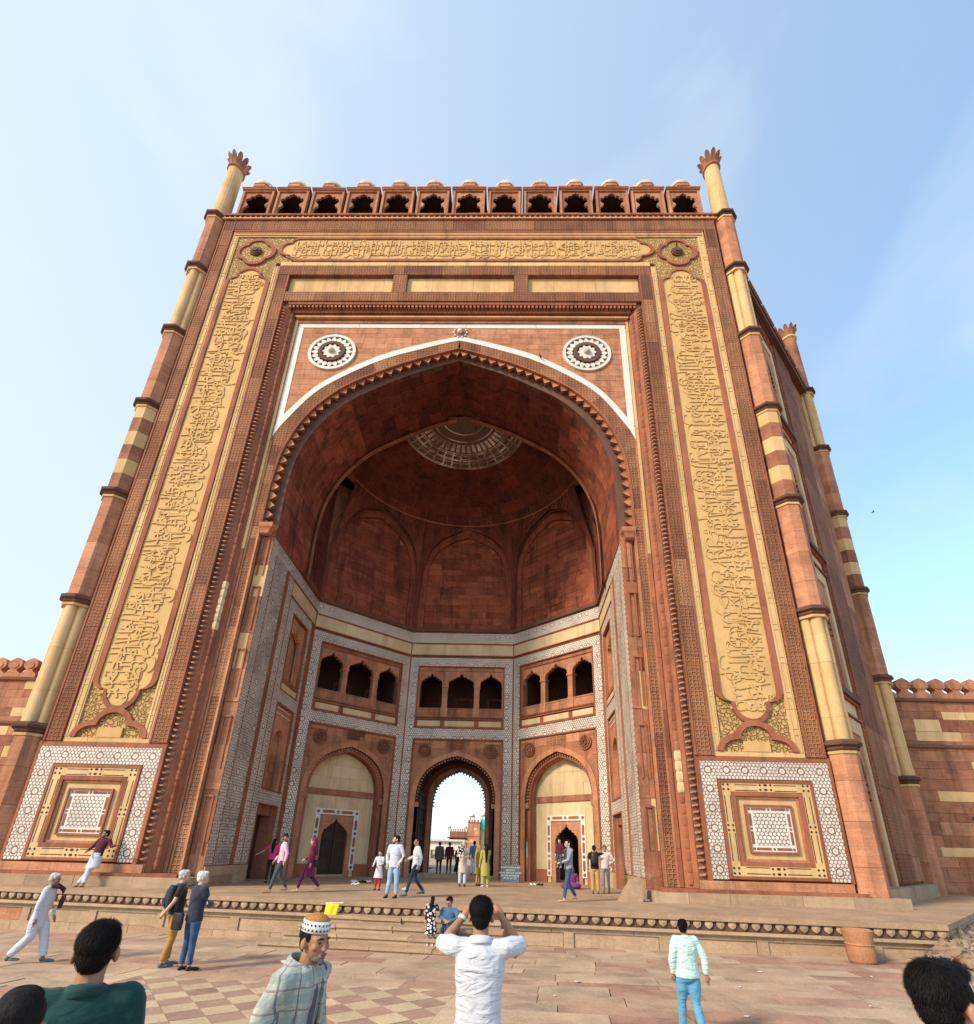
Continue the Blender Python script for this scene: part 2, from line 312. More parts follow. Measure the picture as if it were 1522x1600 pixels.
def courses(z0, z1, h, jit=0.15):
    n = max(1, round((z1 - z0) / h)); zs = [z0 + (z1 - z0) * i / n for i in range(n + 1)]
    for i in range(1, n): zs[i] += random.uniform(-jit, jit) * h
    return zs
def cuts(u0, u1, L, jit=0.35, first=None):
    out = [u0]; u = u0 + (first if first else L * random.uniform(0.4, 1.0))
    while u < u1 - 0.25 * L: out.append(u); u += L * random.uniform(1 - jit, 1 + jit)
    out.append(u1); return out
def vcourse(name, mat, fr, u0, u1, z0, z1, L, d0, d1, parent, g=0.012, jd=0.006):
    """one vertical column of blocks"""
    zs = cuts(z0, z1, L)
    for a, b in zip(zs, zs[1:]): block(name, mat, fr, u0, u1, a + g / 2, b - g / 2, d0, d1 + random.uniform(-jd, jd), parent)
def hcourse(name, mat, fr, u0, u1, z0, z1, L, d0, d1, parent, g=0.012, jd=0.006):
    us = cuts(u0, u1, L)
    for a, b in zip(us, us[1:]): block(name, mat, fr, a + g / 2, b - g / 2, z0, z1, d0, d1 + random.uniform(-jd, jd), parent)
def masonry(name, mat, fr, u0, u1, z0, z1, h, L, d0, d1, parent, g=0.014, jd=0.008, alt=None):
    zs = courses(z0, z1, h)
    for a, b in zip(zs, zs[1:]):
        us = cuts(u0, u1, L)
        for p, q in zip(us, us[1:]):
            block(name, alt[0] if alt and random.random() < alt[1] else mat, fr, p + g / 2, q - g / 2, a + g / 2, b - g / 2, d0, d1 + random.uniform(-jd, jd), parent)
def catmull(pts, n=6):
    out = []
    P = [pts[0]] + list(pts) + [pts[-1]]
    for i in range(1, len(P) - 2):
        p0, p1, p2, p3 = (np.array(P[i + k], float) for k in (-1, 0, 1, 2))
        for k in range(n):
            t = k / n; out.append(tuple(0.5 * (2 * p1 + (p2 - p0) * t + (2 * p0 - 5 * p1 + 4 * p2 - p3) * t * t + (3 * p1 - p0 - 3 * p2 + p3) * t ** 3)))
    out.append(tuple(map(float, pts[-1]))); return out
def mirror_arch(half, cu=0.0):
    """half: (x>=0, z) from the foot to the apex at x=0 -> full polyline left foot .. apex .. right foot"""
    return [(cu - x, z) for x, z in half] + [(cu + x, z) for x, z in half[::-1][1:]]
NORM = [(1, 0), (0.985, 0.2), (0.94, 0.38), (0.855, 0.55), (0.71, 0.705), (0.515, 0.83), (0.27, 0.925), (0, 1.0)]
def arch(hw, zs, za, cu=0.0, n=4, foot=None):
    half = catmull([(x * hw, zs + t * (za - zs)) for x, t in NORM], n)
    if foot is not None: half = [(hw, foot)] + half
    return mirror_arch(half, cu)
def offset(pts, w):
    """offset an open polyline (left foot .. right foot) outwards by w"""
    P = [np.array(p, float) for p in pts]; out = []
    for i, p in enumerate(P):
        a = P[max(i - 1, 0)]; b = P[min(i + 1, len(P) - 1)]; t = (b - a) / (np.linalg.norm(b - a) + 1e-9)
        out.append((float(p[0] - t[1] * w), float(p[1] + t[0] * w)))
    return out
def walk(pts, step, start=0.0):
    """points and tangents at equal arc length along a polyline"""
    out = []; need = start; run = 0.0
    for a, b in zip(pts, pts[1:]):
        a = np.array(a, float); b = np.array(b, float); L = float(np.linalg.norm(b - a))
        while L > 0 and need <= run + L:
            t = (need - run) / L; out.append((tuple(a + (b - a) * t), tuple((b - a) / L))); need += step
        run += L
    return out
# ================================================================== the ground
GA, GBX, GBY = -0.97, 0.0125, -0.0136
def gz(x, y): return GA + GBX * x + GBY * y
gm = M()
xs = [-900, -120, -40, -20, 0, 20, 40, 120, 900]; ys = [-900, -120, -40, -20, 0, 20]
for x in xs:
    for y in ys: gm.v.append((x, y, gz(max(-60, min(60, x)), max(-60, min(60, y))) - 0.03))
for i in range(len(xs) - 1):
    for j in range(len(ys) - 1):
        a = i * len(ys) + j; gm.f.append((a, a + len(ys), a + len(ys) + 1, a + 1))
ground = put('ground', gm, 'paving_stone', kind='structure')
TH = -0.115; EX = Vector((math.cos(TH), math.sin(TH), 0)); EY = Vector((-math.sin(TH), math.cos(TH), 0))
def gpt(s, t):
    p = EX * s + EY * t; return Vector((p.x, p.y, gz(p.x, p.y)))
def slab_mesh(name, pts, top, th=0.06, bev=0.0):
    """pts in (s,t) of the paving grid"""
    m = M(); n = len(pts); vs = []
    for s, t in pts:
        p = gpt(s, t); vs.append((p.x, p.y, p.z + top))
    for s, t in pts:
        p = gpt(s, t); vs.append((p.x, p.y, p.z + top - th))
    m.add(vs, [tuple(range(n)), tuple(range(n, 2 * n))[::-1]] + [(i, n + i, n + (i + 1) % n, (i + 1) % n) for i in range(n)])
    return m
D = 0.62; S0, S1, T0, T1 = -2.95, 2.90, -7.72, -11.3
nt = 0
def clip(q, a, b2, lim):
    """keep the part of polygon q where a*s + b2*t <= lim"""
    out = []
    for (p0, p1) in zip(q, q[1:] + q[:1]):
        d0, d1 = a * p0[0] + b2 * p0[1] - lim, a * p1[0] + b2 * p1[1] - lim
        if d0 <= 0: out.append(p0)
        if d0 * d1 < 0: f = d0 / (d0 - d1); out.append((p0[0] + (p1[0] - p0[0]) * f, p0[1] + (p1[1] - p0[1]) * f))
    return out
for i in range(int(S0 / D) - 2, int(S1 / D) + 3):
    for j in range(-21, -9):
        for kind in (0, 1):
            cs, ct = (i + 0.5 * kind) * D + 0.16, (j + 0.5 * kind) * D + 0.10
            h = D / 2 - 0.006
            q = [(cs - h, ct), (cs, ct - h), (cs + h, ct), (cs, ct + h)]
            for a, b2, lim in ((1, 0, S1), (-1, 0, -S0), (0, 1, T0), (0, -1, -T1)):
                q = clip(q, a, b2, lim) if q else q
            if len(q) < 3 or max(s for s, t in q) - min(s for s, t in q) < .04: continue
            put('paving_tile', slab_mesh('tile', q, random.uniform(0.0, 0.006), 0.05), 'cream_tile' if kind else 'red_tile', ground)
for a, b2 in ((S0 - .42, S0 - .008), (S1 + .008, S1 + .42)):
    t = T0 + .6
    while t > T1:
        L = random.uniform(.9, 1.6); put('paving_border', slab_mesh('border', [(a, t - L + .008), (b2, t - L + .008), (b2, t), (a, t)], random.uniform(0, .006), .05), 'cream_tile', ground); t -= L
rest = M(); nslab = 0
def hits_tiles(a, b, c, d): return a < S1 + 0.43 and b > S0 - 0.43 and c < T0 + 0.6 and d > T1 - 0.02
t = -1.2
rows = []
while t > -13.5:
    w = random.choice((0.42, 0.5, 0.6, 0.7)); rows.append((t - w, t)); t -= w
for (ta, tb) in rows:
    s = -13.0 + random.uniform(0, 1)
    while s < 15:
        w = random.uniform(0.8, 1.9); a, b2 = s, s + w; s = b2
        segs = [(a, b2)]
        if hits_tiles(a, b2, ta, tb):
            segs = []
            if tb > T0 - 0.0 and ta < T0: pass
            if a < S0 - 0.55: segs.append((a, S0 - 0.43))
            if b2 > S1 + 0.55: segs.append((S1 + 0.43, b2))
        for (p, q) in segs:
            if q - p < 0.15: continue
            k = 0.008
            pts = [(p + k, ta + k), (q - k, ta + k), (q - k, tb - k), (p + k, tb - k)]
            pts = [(x + random.uniform(-.006, .006), y + random.uniform(-.006, .006)) for x, y in pts]
            sm = slab_mesh('slab', pts, random.uniform(-0.006, 0.010), 0.06)
            if ta > -4.2 or abs((p + q) / 2 - 1) > 9.5 or nslab >= 290: rest.add(sm.v, sm.f)
            else: put('paving_slab', sm, 'paving_stone', ground); nslab += 1
put('far_paving', rest, 'paving_stone', ground, kind='stuff', var=6)
# filler strip where the slabs stop short of the tiles
u_ = cuts(S0, S1, 1.3)
for a, b2 in zip(u_, u_[1:]): put('paving_border', slab_mesh('border', [(a + .005, T0 + 0.008), (b2 - .005, T0 + 0.008), (b2 - .005, T0 + 0.59), (a + .005, T0 + 0.59)], random.uniform(-.003, .004), 0.05), 'paving_stone', ground)
# ================================================================== the platform that the gateway stands on
podium = empty('podium', (0, 0, 0), kind='structure')
PX0, PX1 = -16.0, 13.1
py = lambda x: -2.85 - 0.115 * x
PF = Fr((PX0, py(PX0)), (PX1, py(PX1)))
PC = Fr((PX1, py(PX1)), (PX1 + 11, py(PX1) + 11)); PL = Fr((PX0 - 11, py(PX0) + 11), (PX0, py(PX0)))
top = M(); zz = 0.0
ptop = [(PX0 - 11, py(PX0) + 11), (PX0, py(PX0)), (PX1, py(PX1)), (PX1 + 11, py(PX1) + 11), (PX1 + 11, 24), (PX0 - 11, 24)]
top.add([(x, y, 0.0) for x, y in ptop] + [(x, y, -0.12) for x, y in ptop], [tuple(range(6)), tuple(range(6, 12))[::-1]] + [(i, 6 + i, 6 + (i + 1) % 6, (i + 1) % 6) for i in range(6)])
put('platform_floor', top, 'platform_stone', podium)
heart = M(); pr = [(-.085, .0), (-.095, -.06), (-.075, -.11), (-.03, -.145), (0, -.16), (.03, -.145), (.075, -.11), (.095, -.06), (.085, .0)]
heart.add([(x, 0.0, z) for x, z in pr] + [(x, -0.05, z) for x, z in pr] + [(0, -0.075, -0.06)],
          [(9 + i, 9 + i + 1, 18) for i in range(8)] + [(17, 9, 18)] + [(i, i + 1, 9 + i + 1, 9 + i) for i in range(8)] + [(8, 0, 9, 17)])
heart_me = heart.mesh('petal'); heart_me.materials.append(MATS['platform_stone'])
for fr in (PF, PC, PL):
    put('frieze_recess', M().box(fr, 0, fr.L, -0.33, -0.12, -0.5, -0.10), 'dark_trim', podium); m = M(); m.box(fr, -0.02, fr.L + 0.02, -0.41, -0.34, -0.5, -0.015); m.box(fr, -0.02, fr.L + 0.02, -0.44, -0.41, -0.5, -0.07)  # recess face coloured dark brown to paint the shadow behind the petals
    put('frieze_moulding', m, 'platform_stone', podium)
    m = M(); m.box(fr, 0, fr.L, -1.35, -0.44, -0.9, -0.24); put('podium_core', m, 'dark_interior', podium)
    n = int(fr.L / 0.272)
    for k in range(n):
        u = (k + 0.5) * fr.L / n; c = fr.p(u, -0.135, -0.10)
        if fr is PL: continue
        put('frieze_petal', heart_me, None, podium, mw=Matrix.Translation(c) @ Matrix.Rotation(math.atan2(fr.U[1], fr.U[0]), 4, 'Z'))
    u = 0.0
    hcourse('podium_course', 'platform_stone', fr, 0, fr.L, -0.53, -0.44, 1.7, -0.5, -0.125, podium)
    hcourse('podium_course', 'platform_stone', fr, 0, fr.L, -1.4, -0.86, 1.9, -0.5, -0.11, podium)
    while u < fr.L - 0.3:
        w = random.uniform(2.0, 2.7); e = min(u + w, fr.L)
        block('podium_pilaster', 'platform_stone', fr, u + 0.006, u + 0.26, -0.86, -0.53, -0.5, -0.12, podium)
        if e - u > 0.5: block('podium_panel', random.choice(('platform_stone',) * 5 + ('pink_sandstone',)), fr, u + 0.266, e - 0.006, -0.855, -0.535, -0.5, -0.16, podium)
        u = e
stairs = empty('stone_staircase', (0, 0, 0), label='worn sandstone steps rising from the paving to the platform edge', cat='staircase')
us = (0.0 - PX0) / math.cos(TH)
for k, (zt, dd, a, b2) in enumerate(((-0.31, 0.38, -2.2, 2.75), (-0.47, 0.78, -2.4, 2.85), (-0.63, 1.18, -2.6, 2.95), (-0.80, 1.60, -3.0, 3.2))):
    cu = cuts(us + a, us + b2, 1.5)
    for p, q in zip(cu, cu[1:]):
        f = dd + random.uniform(-0.03, 0.02); zt2 = zt + random.uniform(-0.012, 0.010); bk = dd - 0.62 if k else -0.1
        block('step_stone', 'platform_stone', PF, p + 0.008, q - 0.008, zt2 - 0.075, zt2, bk, f, stairs)
        block('step_riser', 'platform_stone', PF, p + 0.008, q - 0.008, -1.15 if k == 3 else zt - 0.26, zt2 - 0.077, bk, f - 0.045, stairs)
# ================================================================== the gateway
gate = empty('monumental_gateway', (0, 0, 0), label='towering red and cream sandstone gateway with a deep pointed arch', cat='gateway')
FW = Fr((0, 0), (1, 0))
# --- body that stands behind the dressed faces
core = M()
for s in (-1, 1):
    a, b2 = sorted((s * 8.9, s * 14.3)); core.wbox(a, b2, 0.42, 0.72, 0.0, 34.4)
    a, b2 = sorted((s * 8.35, s * 14.3)); core.wbox(a, b2, 0.60, 13.0, 13.0, 34.4); core.wbox(a, b2, 1.5, 13.0, 0.0, 13.0)
core.wbox(-8.9, 8.9, 0.42, 0.62, 27.8, 34.4); core.wbox(-8.36, 8.36, 0.7, 16, 26.2, 34.4)
core.wbox(-8.4, 8.4, 13.2, 16.0, 13.0, 26.3)
put('masonry_core', core, 'deep_shade_sandstone', gate)
# --- plinth
for s in (-1, 1):
    def X(a, b): return (a, b) if s > 0 else (-b, -a)
    hcourse('plinth_block', 'platform_stone', FW, *X(7.4, 15.2), 0.0, 0.30, 1.7, -0.7, 0.42 if s > 0 else 0.36, gate)
    hcourse('plinth_block', 'red_trim', FW, *X(7.7, 14.1), 0.302, 0.40, 1.9, -0.7, 0.26, gate)
    hcourse('plinth_block', 'pink_sandstone', FW, *X(9.0, 13.8), 0.402, 0.655, 2.2, -0.2, 0.05, gate)
    # --- carved red bands, outer and inner
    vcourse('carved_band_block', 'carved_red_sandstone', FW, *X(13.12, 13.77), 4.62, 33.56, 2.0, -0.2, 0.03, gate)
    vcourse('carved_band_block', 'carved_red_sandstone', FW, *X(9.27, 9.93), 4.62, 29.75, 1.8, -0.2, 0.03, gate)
    for a in (13.125, 13.70, 9.275, 9.865): put('band_fillet', M().box(FW, *X(a, a + .065), 4.63, 34.38 if a > 13 else 29.74, -0.1, 0.055), 'red_trim', gate)
    # --- cream mouldings either side of the inscription field
    vcourse('cream_moulding', 'cream_sandstone', FW, *X(12.74, 13.09), 4.78, 33.0, 2.6, -0.2, -0.01, gate, jd=0.003)
    vcourse('cream_moulding', 'cream_sandstone', FW, *X(9.96, 10.24), 4.78, 30.5, 2.4, -0.2, -0.01, gate, jd=0.003)
    hcourse('cream_moulding', 'cream_sandstone', FW, *X(9.96, 13.09), 4.50, 4.775, 1.5, -0.2, -0.012, gate, jd=0.003)
    m = M()
    for a, b2 in ((12.80, 12.83), (12.99, 13.02), (10.03, 10.055), (10.15, 10.175)):
        m.box(FW, *X(a, b2), 4.8, 33.0 if a > 12 else 30.5, -0.02, 0.012)
    z = 5.4
    while z < 33:
        for a in (12.83, 10.055):
            if a > 12 or z < 30: m.box(FW, *X(a, a + (0.16 if a > 12 else 0.095)), z, z + 0.03, -0.02, 0.010); m.box(FW, *X(a, a + (0.16 if a > 12 else 0.095)), z + 0.22, z + 0.25, -0.02, 0.010)
        z += 1.35
    put('moulding_fillet', m, 'cream_sandstone', gate, kind='stuff')
    put('carved_field', M().box(FW, *X(10.24, 12.74), 4.78, 33.0, -0.2, -0.07), 'carved_cream', gate)
    # --- cartouche frames
    def lobed(hw, z0, top, sgn):
        """half outline from the shoulder to the tip of a lobed end"""
        pts = [(hw, z0)]
        for k in range(1, 7): a = PI / 2 * k / 6; pts.append((hw - (hw * 0.44) * (1 - math.cos(a)), z0 + sgn * 0.42 * math.sin(a)))
        r = hw * 0.56; zc = z0 + sgn * 0.45
        for k in range(0, 9): a = PI / 2 * k / 8; pts.append((r * math.cos(a), zc + sgn * (top - abs(zc - z0)) * math.sin(a)))
        return pts
    cx = s * 11.49
    zlo, zhi = 7.0, 29.15
    def cart(hw, ext):
        up = lobed(hw, zhi, 1.05 + ext, 1); dn = lobed(hw, zlo, 1.05 + ext, -1)
        return [(cx + u, z) for u, z in up] + [(cx - u, z) for u, z in up[::-1][1:]] + [(cx - u, z) for u, z in dn] + [(cx + u, z) for u, z in dn[::-1][1:]]
    oi, oo = cart(1.0, 0.0), cart(1.22, 0.2)
    put('cartouche_frame', M().band(FW, oi, oo, -0.12, 0.03, True), 'red_trim', gate)
    put('inscription_panel', M().poly(FW, oi, -0.12, -0.03), 'inscription_stone', gate)
    # rosette above
    def quat(r, cx=cx, cz=31.72, w=1.0):
        out = []
        for k in range(48):
            a = 2 * PI * k / 48; rr = r * (0.80 + 0.20 * abs(math.cos(2 * a)) ** 0.7)
            out.append((cx + rr * math.cos(a) * w, cz + rr * math.sin(a)))
        return out
    put('rosette_frame', M().band(FW, quat(0.90), quat(1.10), -0.12, 0.03, True), 'red_trim', gate)
    m = M().poly(FW, quat(0.90), -0.12, -0.04); ro = put('rosette_field', m, 'carved_cream', gate)
    rm = M()
    for r, d in ((0.33, 0.05), (0.25, 0.10), (0.15, 0.16)):
        rm.poly(FW, [(cx + r * math.cos(2 * PI * k / 20), 31.72 + r * math.sin(2 * PI * k / 20)) for k in range(20)], -0.05, d)
    put('rosette_boss', rm, 'dark_trim', gate)
    # trefoil at the foot
    def tref(w0, w1):
        pts = [(1.20 + w1, 4.80)]
        am = math.acos((w1 - 0.05) / (0.6 + w1)) if w1 > 0.05 else PI / 2
        for k in range(0, 7): a = am * k / 6; pts.append((0.60 + (0.60 + w1) * math.cos(a), 4.80 + (0.42 + w1) * math.sin(a)))
        b0 = math.asin(max(0.0, min(1.0, (4.80 + (0.42 + w1) * math.sin(am) - 5.20) / (0.50 + w1))))
        for k in range(0, 9): a = b0 + (PI / 2 - b0) * k / 8; pts.append(((0.55 + w1) * math.cos(a), 5.20 + (0.50 + w1) * math.sin(a)))
        return [(cx + u, z) for u, z in pts] + [(cx - u, z) for u, z in pts[::-1][1:]]
    put('trefoil_frame', M().band(FW, tref(0, 0), tref(0, 0.2), -0.12, 0.04), 'red_trim', gate)
    put('trefoil_block', M().box(FW, cx - 0.45, cx + 0.45, 4.79, 5.15, -0.2, 0.0), 'inscription_stone', gate)
    # --- marble inlaid panel at the foot of the pier
    put('inlay_border', M().box(FW, *X(9.38, 13.79), 0.66, 4.47, -0.45, -0.16), 'red_trim', gate)
    put('inlay_rim', M().box(FW, *X(9.265, 9.405), 0.66, 4.50, -0.3, 0.02).box(FW, *X(13.765, 13.86), 0.66, 4.62, -0.3, 0.02).box(FW, *X(9.405, 13.765), 4.445, 4.505, -0.3, 0.022).box(FW, *X(9.265, 13.8), 4.505, 4.62, -0.3, 0.0), 'red_trim', gate)
    for nm, (a, b2, z0, z1) in (('a', (13.13, 13.76, 0.70, 4.44)), ('b', (9.41, 9.92, 0.70, 4.44)), ('c', (9.922, 13.128, 3.84, 4.44))):
        put('marble_inlay', M().box(FW, *X(a, b2), z0, z1, -0.1, 0.012), 'marble_inlay', gate)
    def fr4(nm, mat, a, b2, z0, z1, w, d0, d1):
        m = M(); m.box(FW, *X(a, a + w), z0, z1, d0, d1); m.box(FW, *X(b2 - w, b2), z0, z1, d0, d1); m.box(FW, *X(a + w, b2 - w), z0, z0 + w, d0, d1); m.box(FW, *X(a + w, b2 - w), z1 - w, z1, d0, d1)
        return put(nm, m, mat, gate)
    fr4('panel_rim', 'red_trim', 9.94, 13.11, 0.72, 3.82, 0.09, -0.1, 0.05)
    pf = fr4('panel_border', 'cream_sandstone', 10.03, 13.02, 0.81, 3.73, 0.30, -0.1, 0.02)
    m = M()
    for uu in (10.10, 10.285):
        for z0, z1 in ((1.25, 2.1), (2.45, 3.3)): m.box(FW, *X(uu, uu + 0.025), z0, z1, 0.0, 0.026); m.box(FW, *X(23.05 - uu - 0.025, 23.05 - uu), z0, z1, 0.0, 0.026)
    for zz in (0.875, 1.06, 3.455, 3.64):
        for u0, u1 in ((10.5, 11.25), (11.8, 12.55)): m.box(FW, *X(u0, u1), zz, zz + 0.025, 0.0, 0.026)
    for (uc, zc) in [(a, b) for a in (10.19, 12.86) for b in (0.965, 2.27, 3.58)] + [(11.42, .965), (11.62, .965), (11.42, 3.58), (11.62, 3.58)]:
        for k in range(4):
            a0 = PI / 4 + k * PI / 2; c = (uc + 0.11 * math.cos(a0), zc + 0.11 * math.sin(a0)); c = (c[0] if s > 0 else -c[0], c[1])
            m.poly(FW, [(c[0] + 0.045 * math.cos(a), c[1] + 0.045 * math.sin(a)) for a in (0, PI / 2, PI, 1.5 * PI)], 0.0, 0.026)
    put('black_stone_inlay', m, 'black_inlay', pf)
    fr4('panel_moulding', 'red_trim', 10.34, 12.71, 1.12, 3.42, 0.13, -0.15, 0.03); fr4('panel_moulding', 'pink_sandstone', 10.47, 12.58, 1.25, 3.29, 0.08, -0.15, -0.03)
    fr4('panel_surround', 'cream_sandstone', 10.55, 12.50, 1.33, 3.21, 0.22, -0.2, -0.08)
    fr4('lattice_rim', 'red_trim', 10.74, 12.31, 1.50, 3.02, 0.06, -0.2, 0.0)
    put('marble_lattice', M().box(FW, *X(10.80, 12.25), 1.56, 2.96, -0.2, -0.05), 'white_marble', gate)
    lat = put('lattice_field', M().box(FW, *X(11.0, 12.05), 1.75, 2.77, -0.1, -0.044), 'marble_lattice', gate)
    m = M()
    for u0, u1, z0, z1 in ((10.96, 11.44, 1.60, 1.68), (11.62, 12.09, 1.60, 1.68), (10.96, 11.44, 2.84, 2.92), (11.62, 12.09, 2.84, 2.92), (10.85, 10.93, 1.78, 2.18), (10.85, 10.93, 2.34, 2.74), (12.12, 12.20, 1.78, 2.18), (12.12, 12.20, 2.34, 2.74)):
        m.box(FW, *X(u0, u1), z0, z1, -0.1, -0.042)
    for uc, zc in ((10.89, 1.64), (12.16, 1.64), (10.89, 2.88), (12.16, 2.88), (11.53, 1.64), (11.53, 2.88), (10.89, 2.26), (12.16, 2.26)):
        uc = uc if s > 0 else -uc; m.poly(FW, [(uc + 0.045 * math.cos(a * PI / 4), zc + 0.045 * math.sin(a * PI / 4)) for a in range(8)], -0.1, -0.042)
    put('lattice_cartouche', m, 'red_trim', lat)
    # --- toothed strip, rolls and reveal that step in to the arch
    put('tooth_backing', M().box(FW, *X(8.99, 9.262), 0.41, 27.7, -0.3, -0.10), 'dark_trim', gate)
    m = M(); z = 0.55
    while z < 27.3:
        zb = 0.10; a = X(9.03, 9.23)
        m.add([FW.p(a[0], z, -0.1), FW.p(a[1], z, -0.1), FW.p(a[1], z + 0.09, -0.1), FW.p(a[0], z + 0.09, -0.1), FW.p((a[0] + a[1]) / 2 - .03, z + 0.02, 0.01), FW.p((a[0] + a[1]) / 2 + .03, z + 0.02, 0.01), FW.p(a[1] - .02, z + 0.075, 0.0), FW.p(a[0] + .02, z + 0.075, 0.0)],
              [(4, 5, 6, 7), (0, 1, 5, 4), (1, 2, 6, 5), (2, 3, 7, 6), (3, 0, 4, 7)]); z += 0.215
    put('toothed_course', m, 'pink_sandstone', gate, kind='stuff')
    put('reveal_slope', M().loft([[FW.p(*(s * 8.99, z), -0.10), FW.p(s * 8.78, z, -0.34), FW.p(s * 8.62, z, -0.50), FW.p(s * 8.62, z, -0.7), FW.p(s * 8.99, z, -0.7)] for z in (0.41, 27.45)]), 'red_trim', gate)
    z = 0.5
    while z < 27.0:   # leaf roll, one stone at a time
        L = 0.36; c = FW.p(s * 8.80, z, -0.27)
        lm = 'cream_plaster' if (9.0 < z < 11.2 and s < 0) or (3.2 < z < 4.6 and s > 0) else 'red_trim'
        rl = 0.135 if lm == 'cream_plaster' else 0.095
        put('leaf_moulding', M().loft([[FW.p(s * 8.80 + rl * math.cos(a * PI / 3) * k2, z + zz, -0.31 + rl * math.sin(a * PI / 3) * k2) for a in range(6)] for zz, k2 in ((0.005, 0.8), (0.09, 1.0), (0.27, 1.0), (0.355, 0.8))]), lm, gate)
        z += L
    m = M(); zs = [0.41, 12.0 if s < 0 else 9.5, 26.9]
    vcourse('roll_moulding', 'red_trim', FW, *X(8.50, 8.61), 0.41, 13.0, 2.4, -0.7, -0.44, gate); vcourse('roll_moulding', 'cream_sandstone', FW, *X(8.50, 8.61), 13.0, 26.9, 2.4, -0.7, -0.44, gate)
    # --- inner carved pilaster strip (carries the arch band) and the jamb beside it
    vcourse('carved_strip_block', 'carved_red_sandstone', FW, *X(8.03, 8.49), 0.41, 14.2, 2.2, -0.8, -0.53, gate)
    put('strip_fillet', M().box(FW, *X(8.42, 8.492), 0.41, 18.9, -0.7, -0.505).box(FW, *X(8.03, 8.10), 0.41, 14.2, -0.7, -0.505), 'pink_sandstone', gate)
    masonry('jamb_block', 'red_sandstone', FW, *X(7.46, 8.02), 0.0, 14.15, 1.5, 0.6, -1.3, -0.76, gate, jd=0.03, alt=('cream_sandstone', 0.06))
    m = M()
    for z0 in (1.0, 3.9, 6.6, 9.4, 11.9): m.box(FW, *X(7.60, 7.66), z0, z0 + 1.9, -0.8, -0.72); m.box(FW, *X(7.86, 7.92), z0, z0 + 1.9, -0.8, -0.72); m.box(FW, *X(7.60, 7.92), z0 + 1.9, z0 + 1.97, -0.8, -0.70)
    put('jamb_moulding', m, 'red_trim', gate)
# --- top field and inscription band
hcourse('carved_band_block', 'carved_red_sandstone', FW, -13.77, 13.77, 33.575, 34.40, 2.3, -0.2, 0.03, gate)
hcourse('cream_moulding', 'cream_sandstone', FW, -13.09, 13.09, 33.02, 33.46, 2.2, -0.2, -0.01, gate, jd=0.003)
put('moulding_fillet', M().box(FW, -13.0, 13.0, 33.12, 33.16, -0.02, 0.02).box(FW, -13.0, 13.0, 33.34, 33.38, -0.02, 0.02).box(FW, -13.1, 13.1, 33.50, 33.56, -0.2, 0.02), 'red_trim', gate)
put('carved_field', M().box(FW, -10.24, 10.24, 30.86, 33.0, -0.2, -0.075), 'carved_cream', gate)
hcourse('cream_moulding', 'cream_sandstone', FW, -9.95, 9.95, 30.52, 30.86, 1.6, -0.2, -0.012, gate, jd=0.003)
def hcart(hh, ext):
    pts = [(9.15, 31.92 + hh)]
    for k in range(1, 7): a = PI / 2 * k / 6; pts.append((9.15 + 0.42 * math.sin(a), 31.92 + hh - hh * 0.44 * (1 - math.cos(a))))
    for k in range(0, 9): a = PI / 2 * k / 8; pts.append((9.6 + (0.48 + ext) * math.sin(a), 31.92 + hh * 0.56 * math.cos(a)))
    r = pts + [(u, 63.84 - z) for u, z in pts[::-1][1:]]
    return r + [(-u, z) for u, z in r[::-1]]
put('cartouche_frame', M().band(FW, hcart(0.85, 0), hcart(1.03, 0.2), -0.12, 0.03, True), 'red_trim', gate)
put('inscription_panel', M().poly(FW, hcart(0.85, 0)[::-1], -0.12, -0.03), 'inscription_stone', gate)
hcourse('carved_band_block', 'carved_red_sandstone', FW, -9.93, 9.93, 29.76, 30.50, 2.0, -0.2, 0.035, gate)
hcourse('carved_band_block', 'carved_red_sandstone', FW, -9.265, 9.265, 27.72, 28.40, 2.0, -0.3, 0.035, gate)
for u0, u1 in ((-3.68, -2.95), (2.72, 3.45)): block('carved_band_block', 'carved_red_sandstone', FW, u0, u1, 28.41, 29.75, -0.3, 0.03, gate)
for u0, u1 in ((-9.26, -3.69), (-2.94, 2.71), (3.46, 9.26)): hcourse('cream_panel_block', 'cream_sandstone', FW, u0, u1, 28.41, 29.75, 1.9, -0.4, -0.17, gate, g=0.01)
# --- mouldings over the arch
m = M()
for z0, z1, d1 in ((27.52, 27.72, -0.02), (27.18, 27.50, -0.22), (27.02, 27.16, -0.33), (26.90, 27.0, -0.44)): m.box(FW, -9.0 if z0 > 27.5 else -8.75, 9.0 if z0 > 27.5 else 8.75, z0, z1, -0.7, d1)
put('arch_cornice', m, 'red_trim', gate)
m = M(); u = -8.95
while u < 8.9: m.box(FW, u, u + 0.11, 27.36, 27.52, -0.3, -0.05); u += 0.2
put('dentil_course', m, 'red_sandstone', gate, kind='stuff')
put('roll_moulding', M().box(FW, -8.6, 8.6, 26.98, 27.05, -0.5, -0.30), 'cream_sandstone', gate)
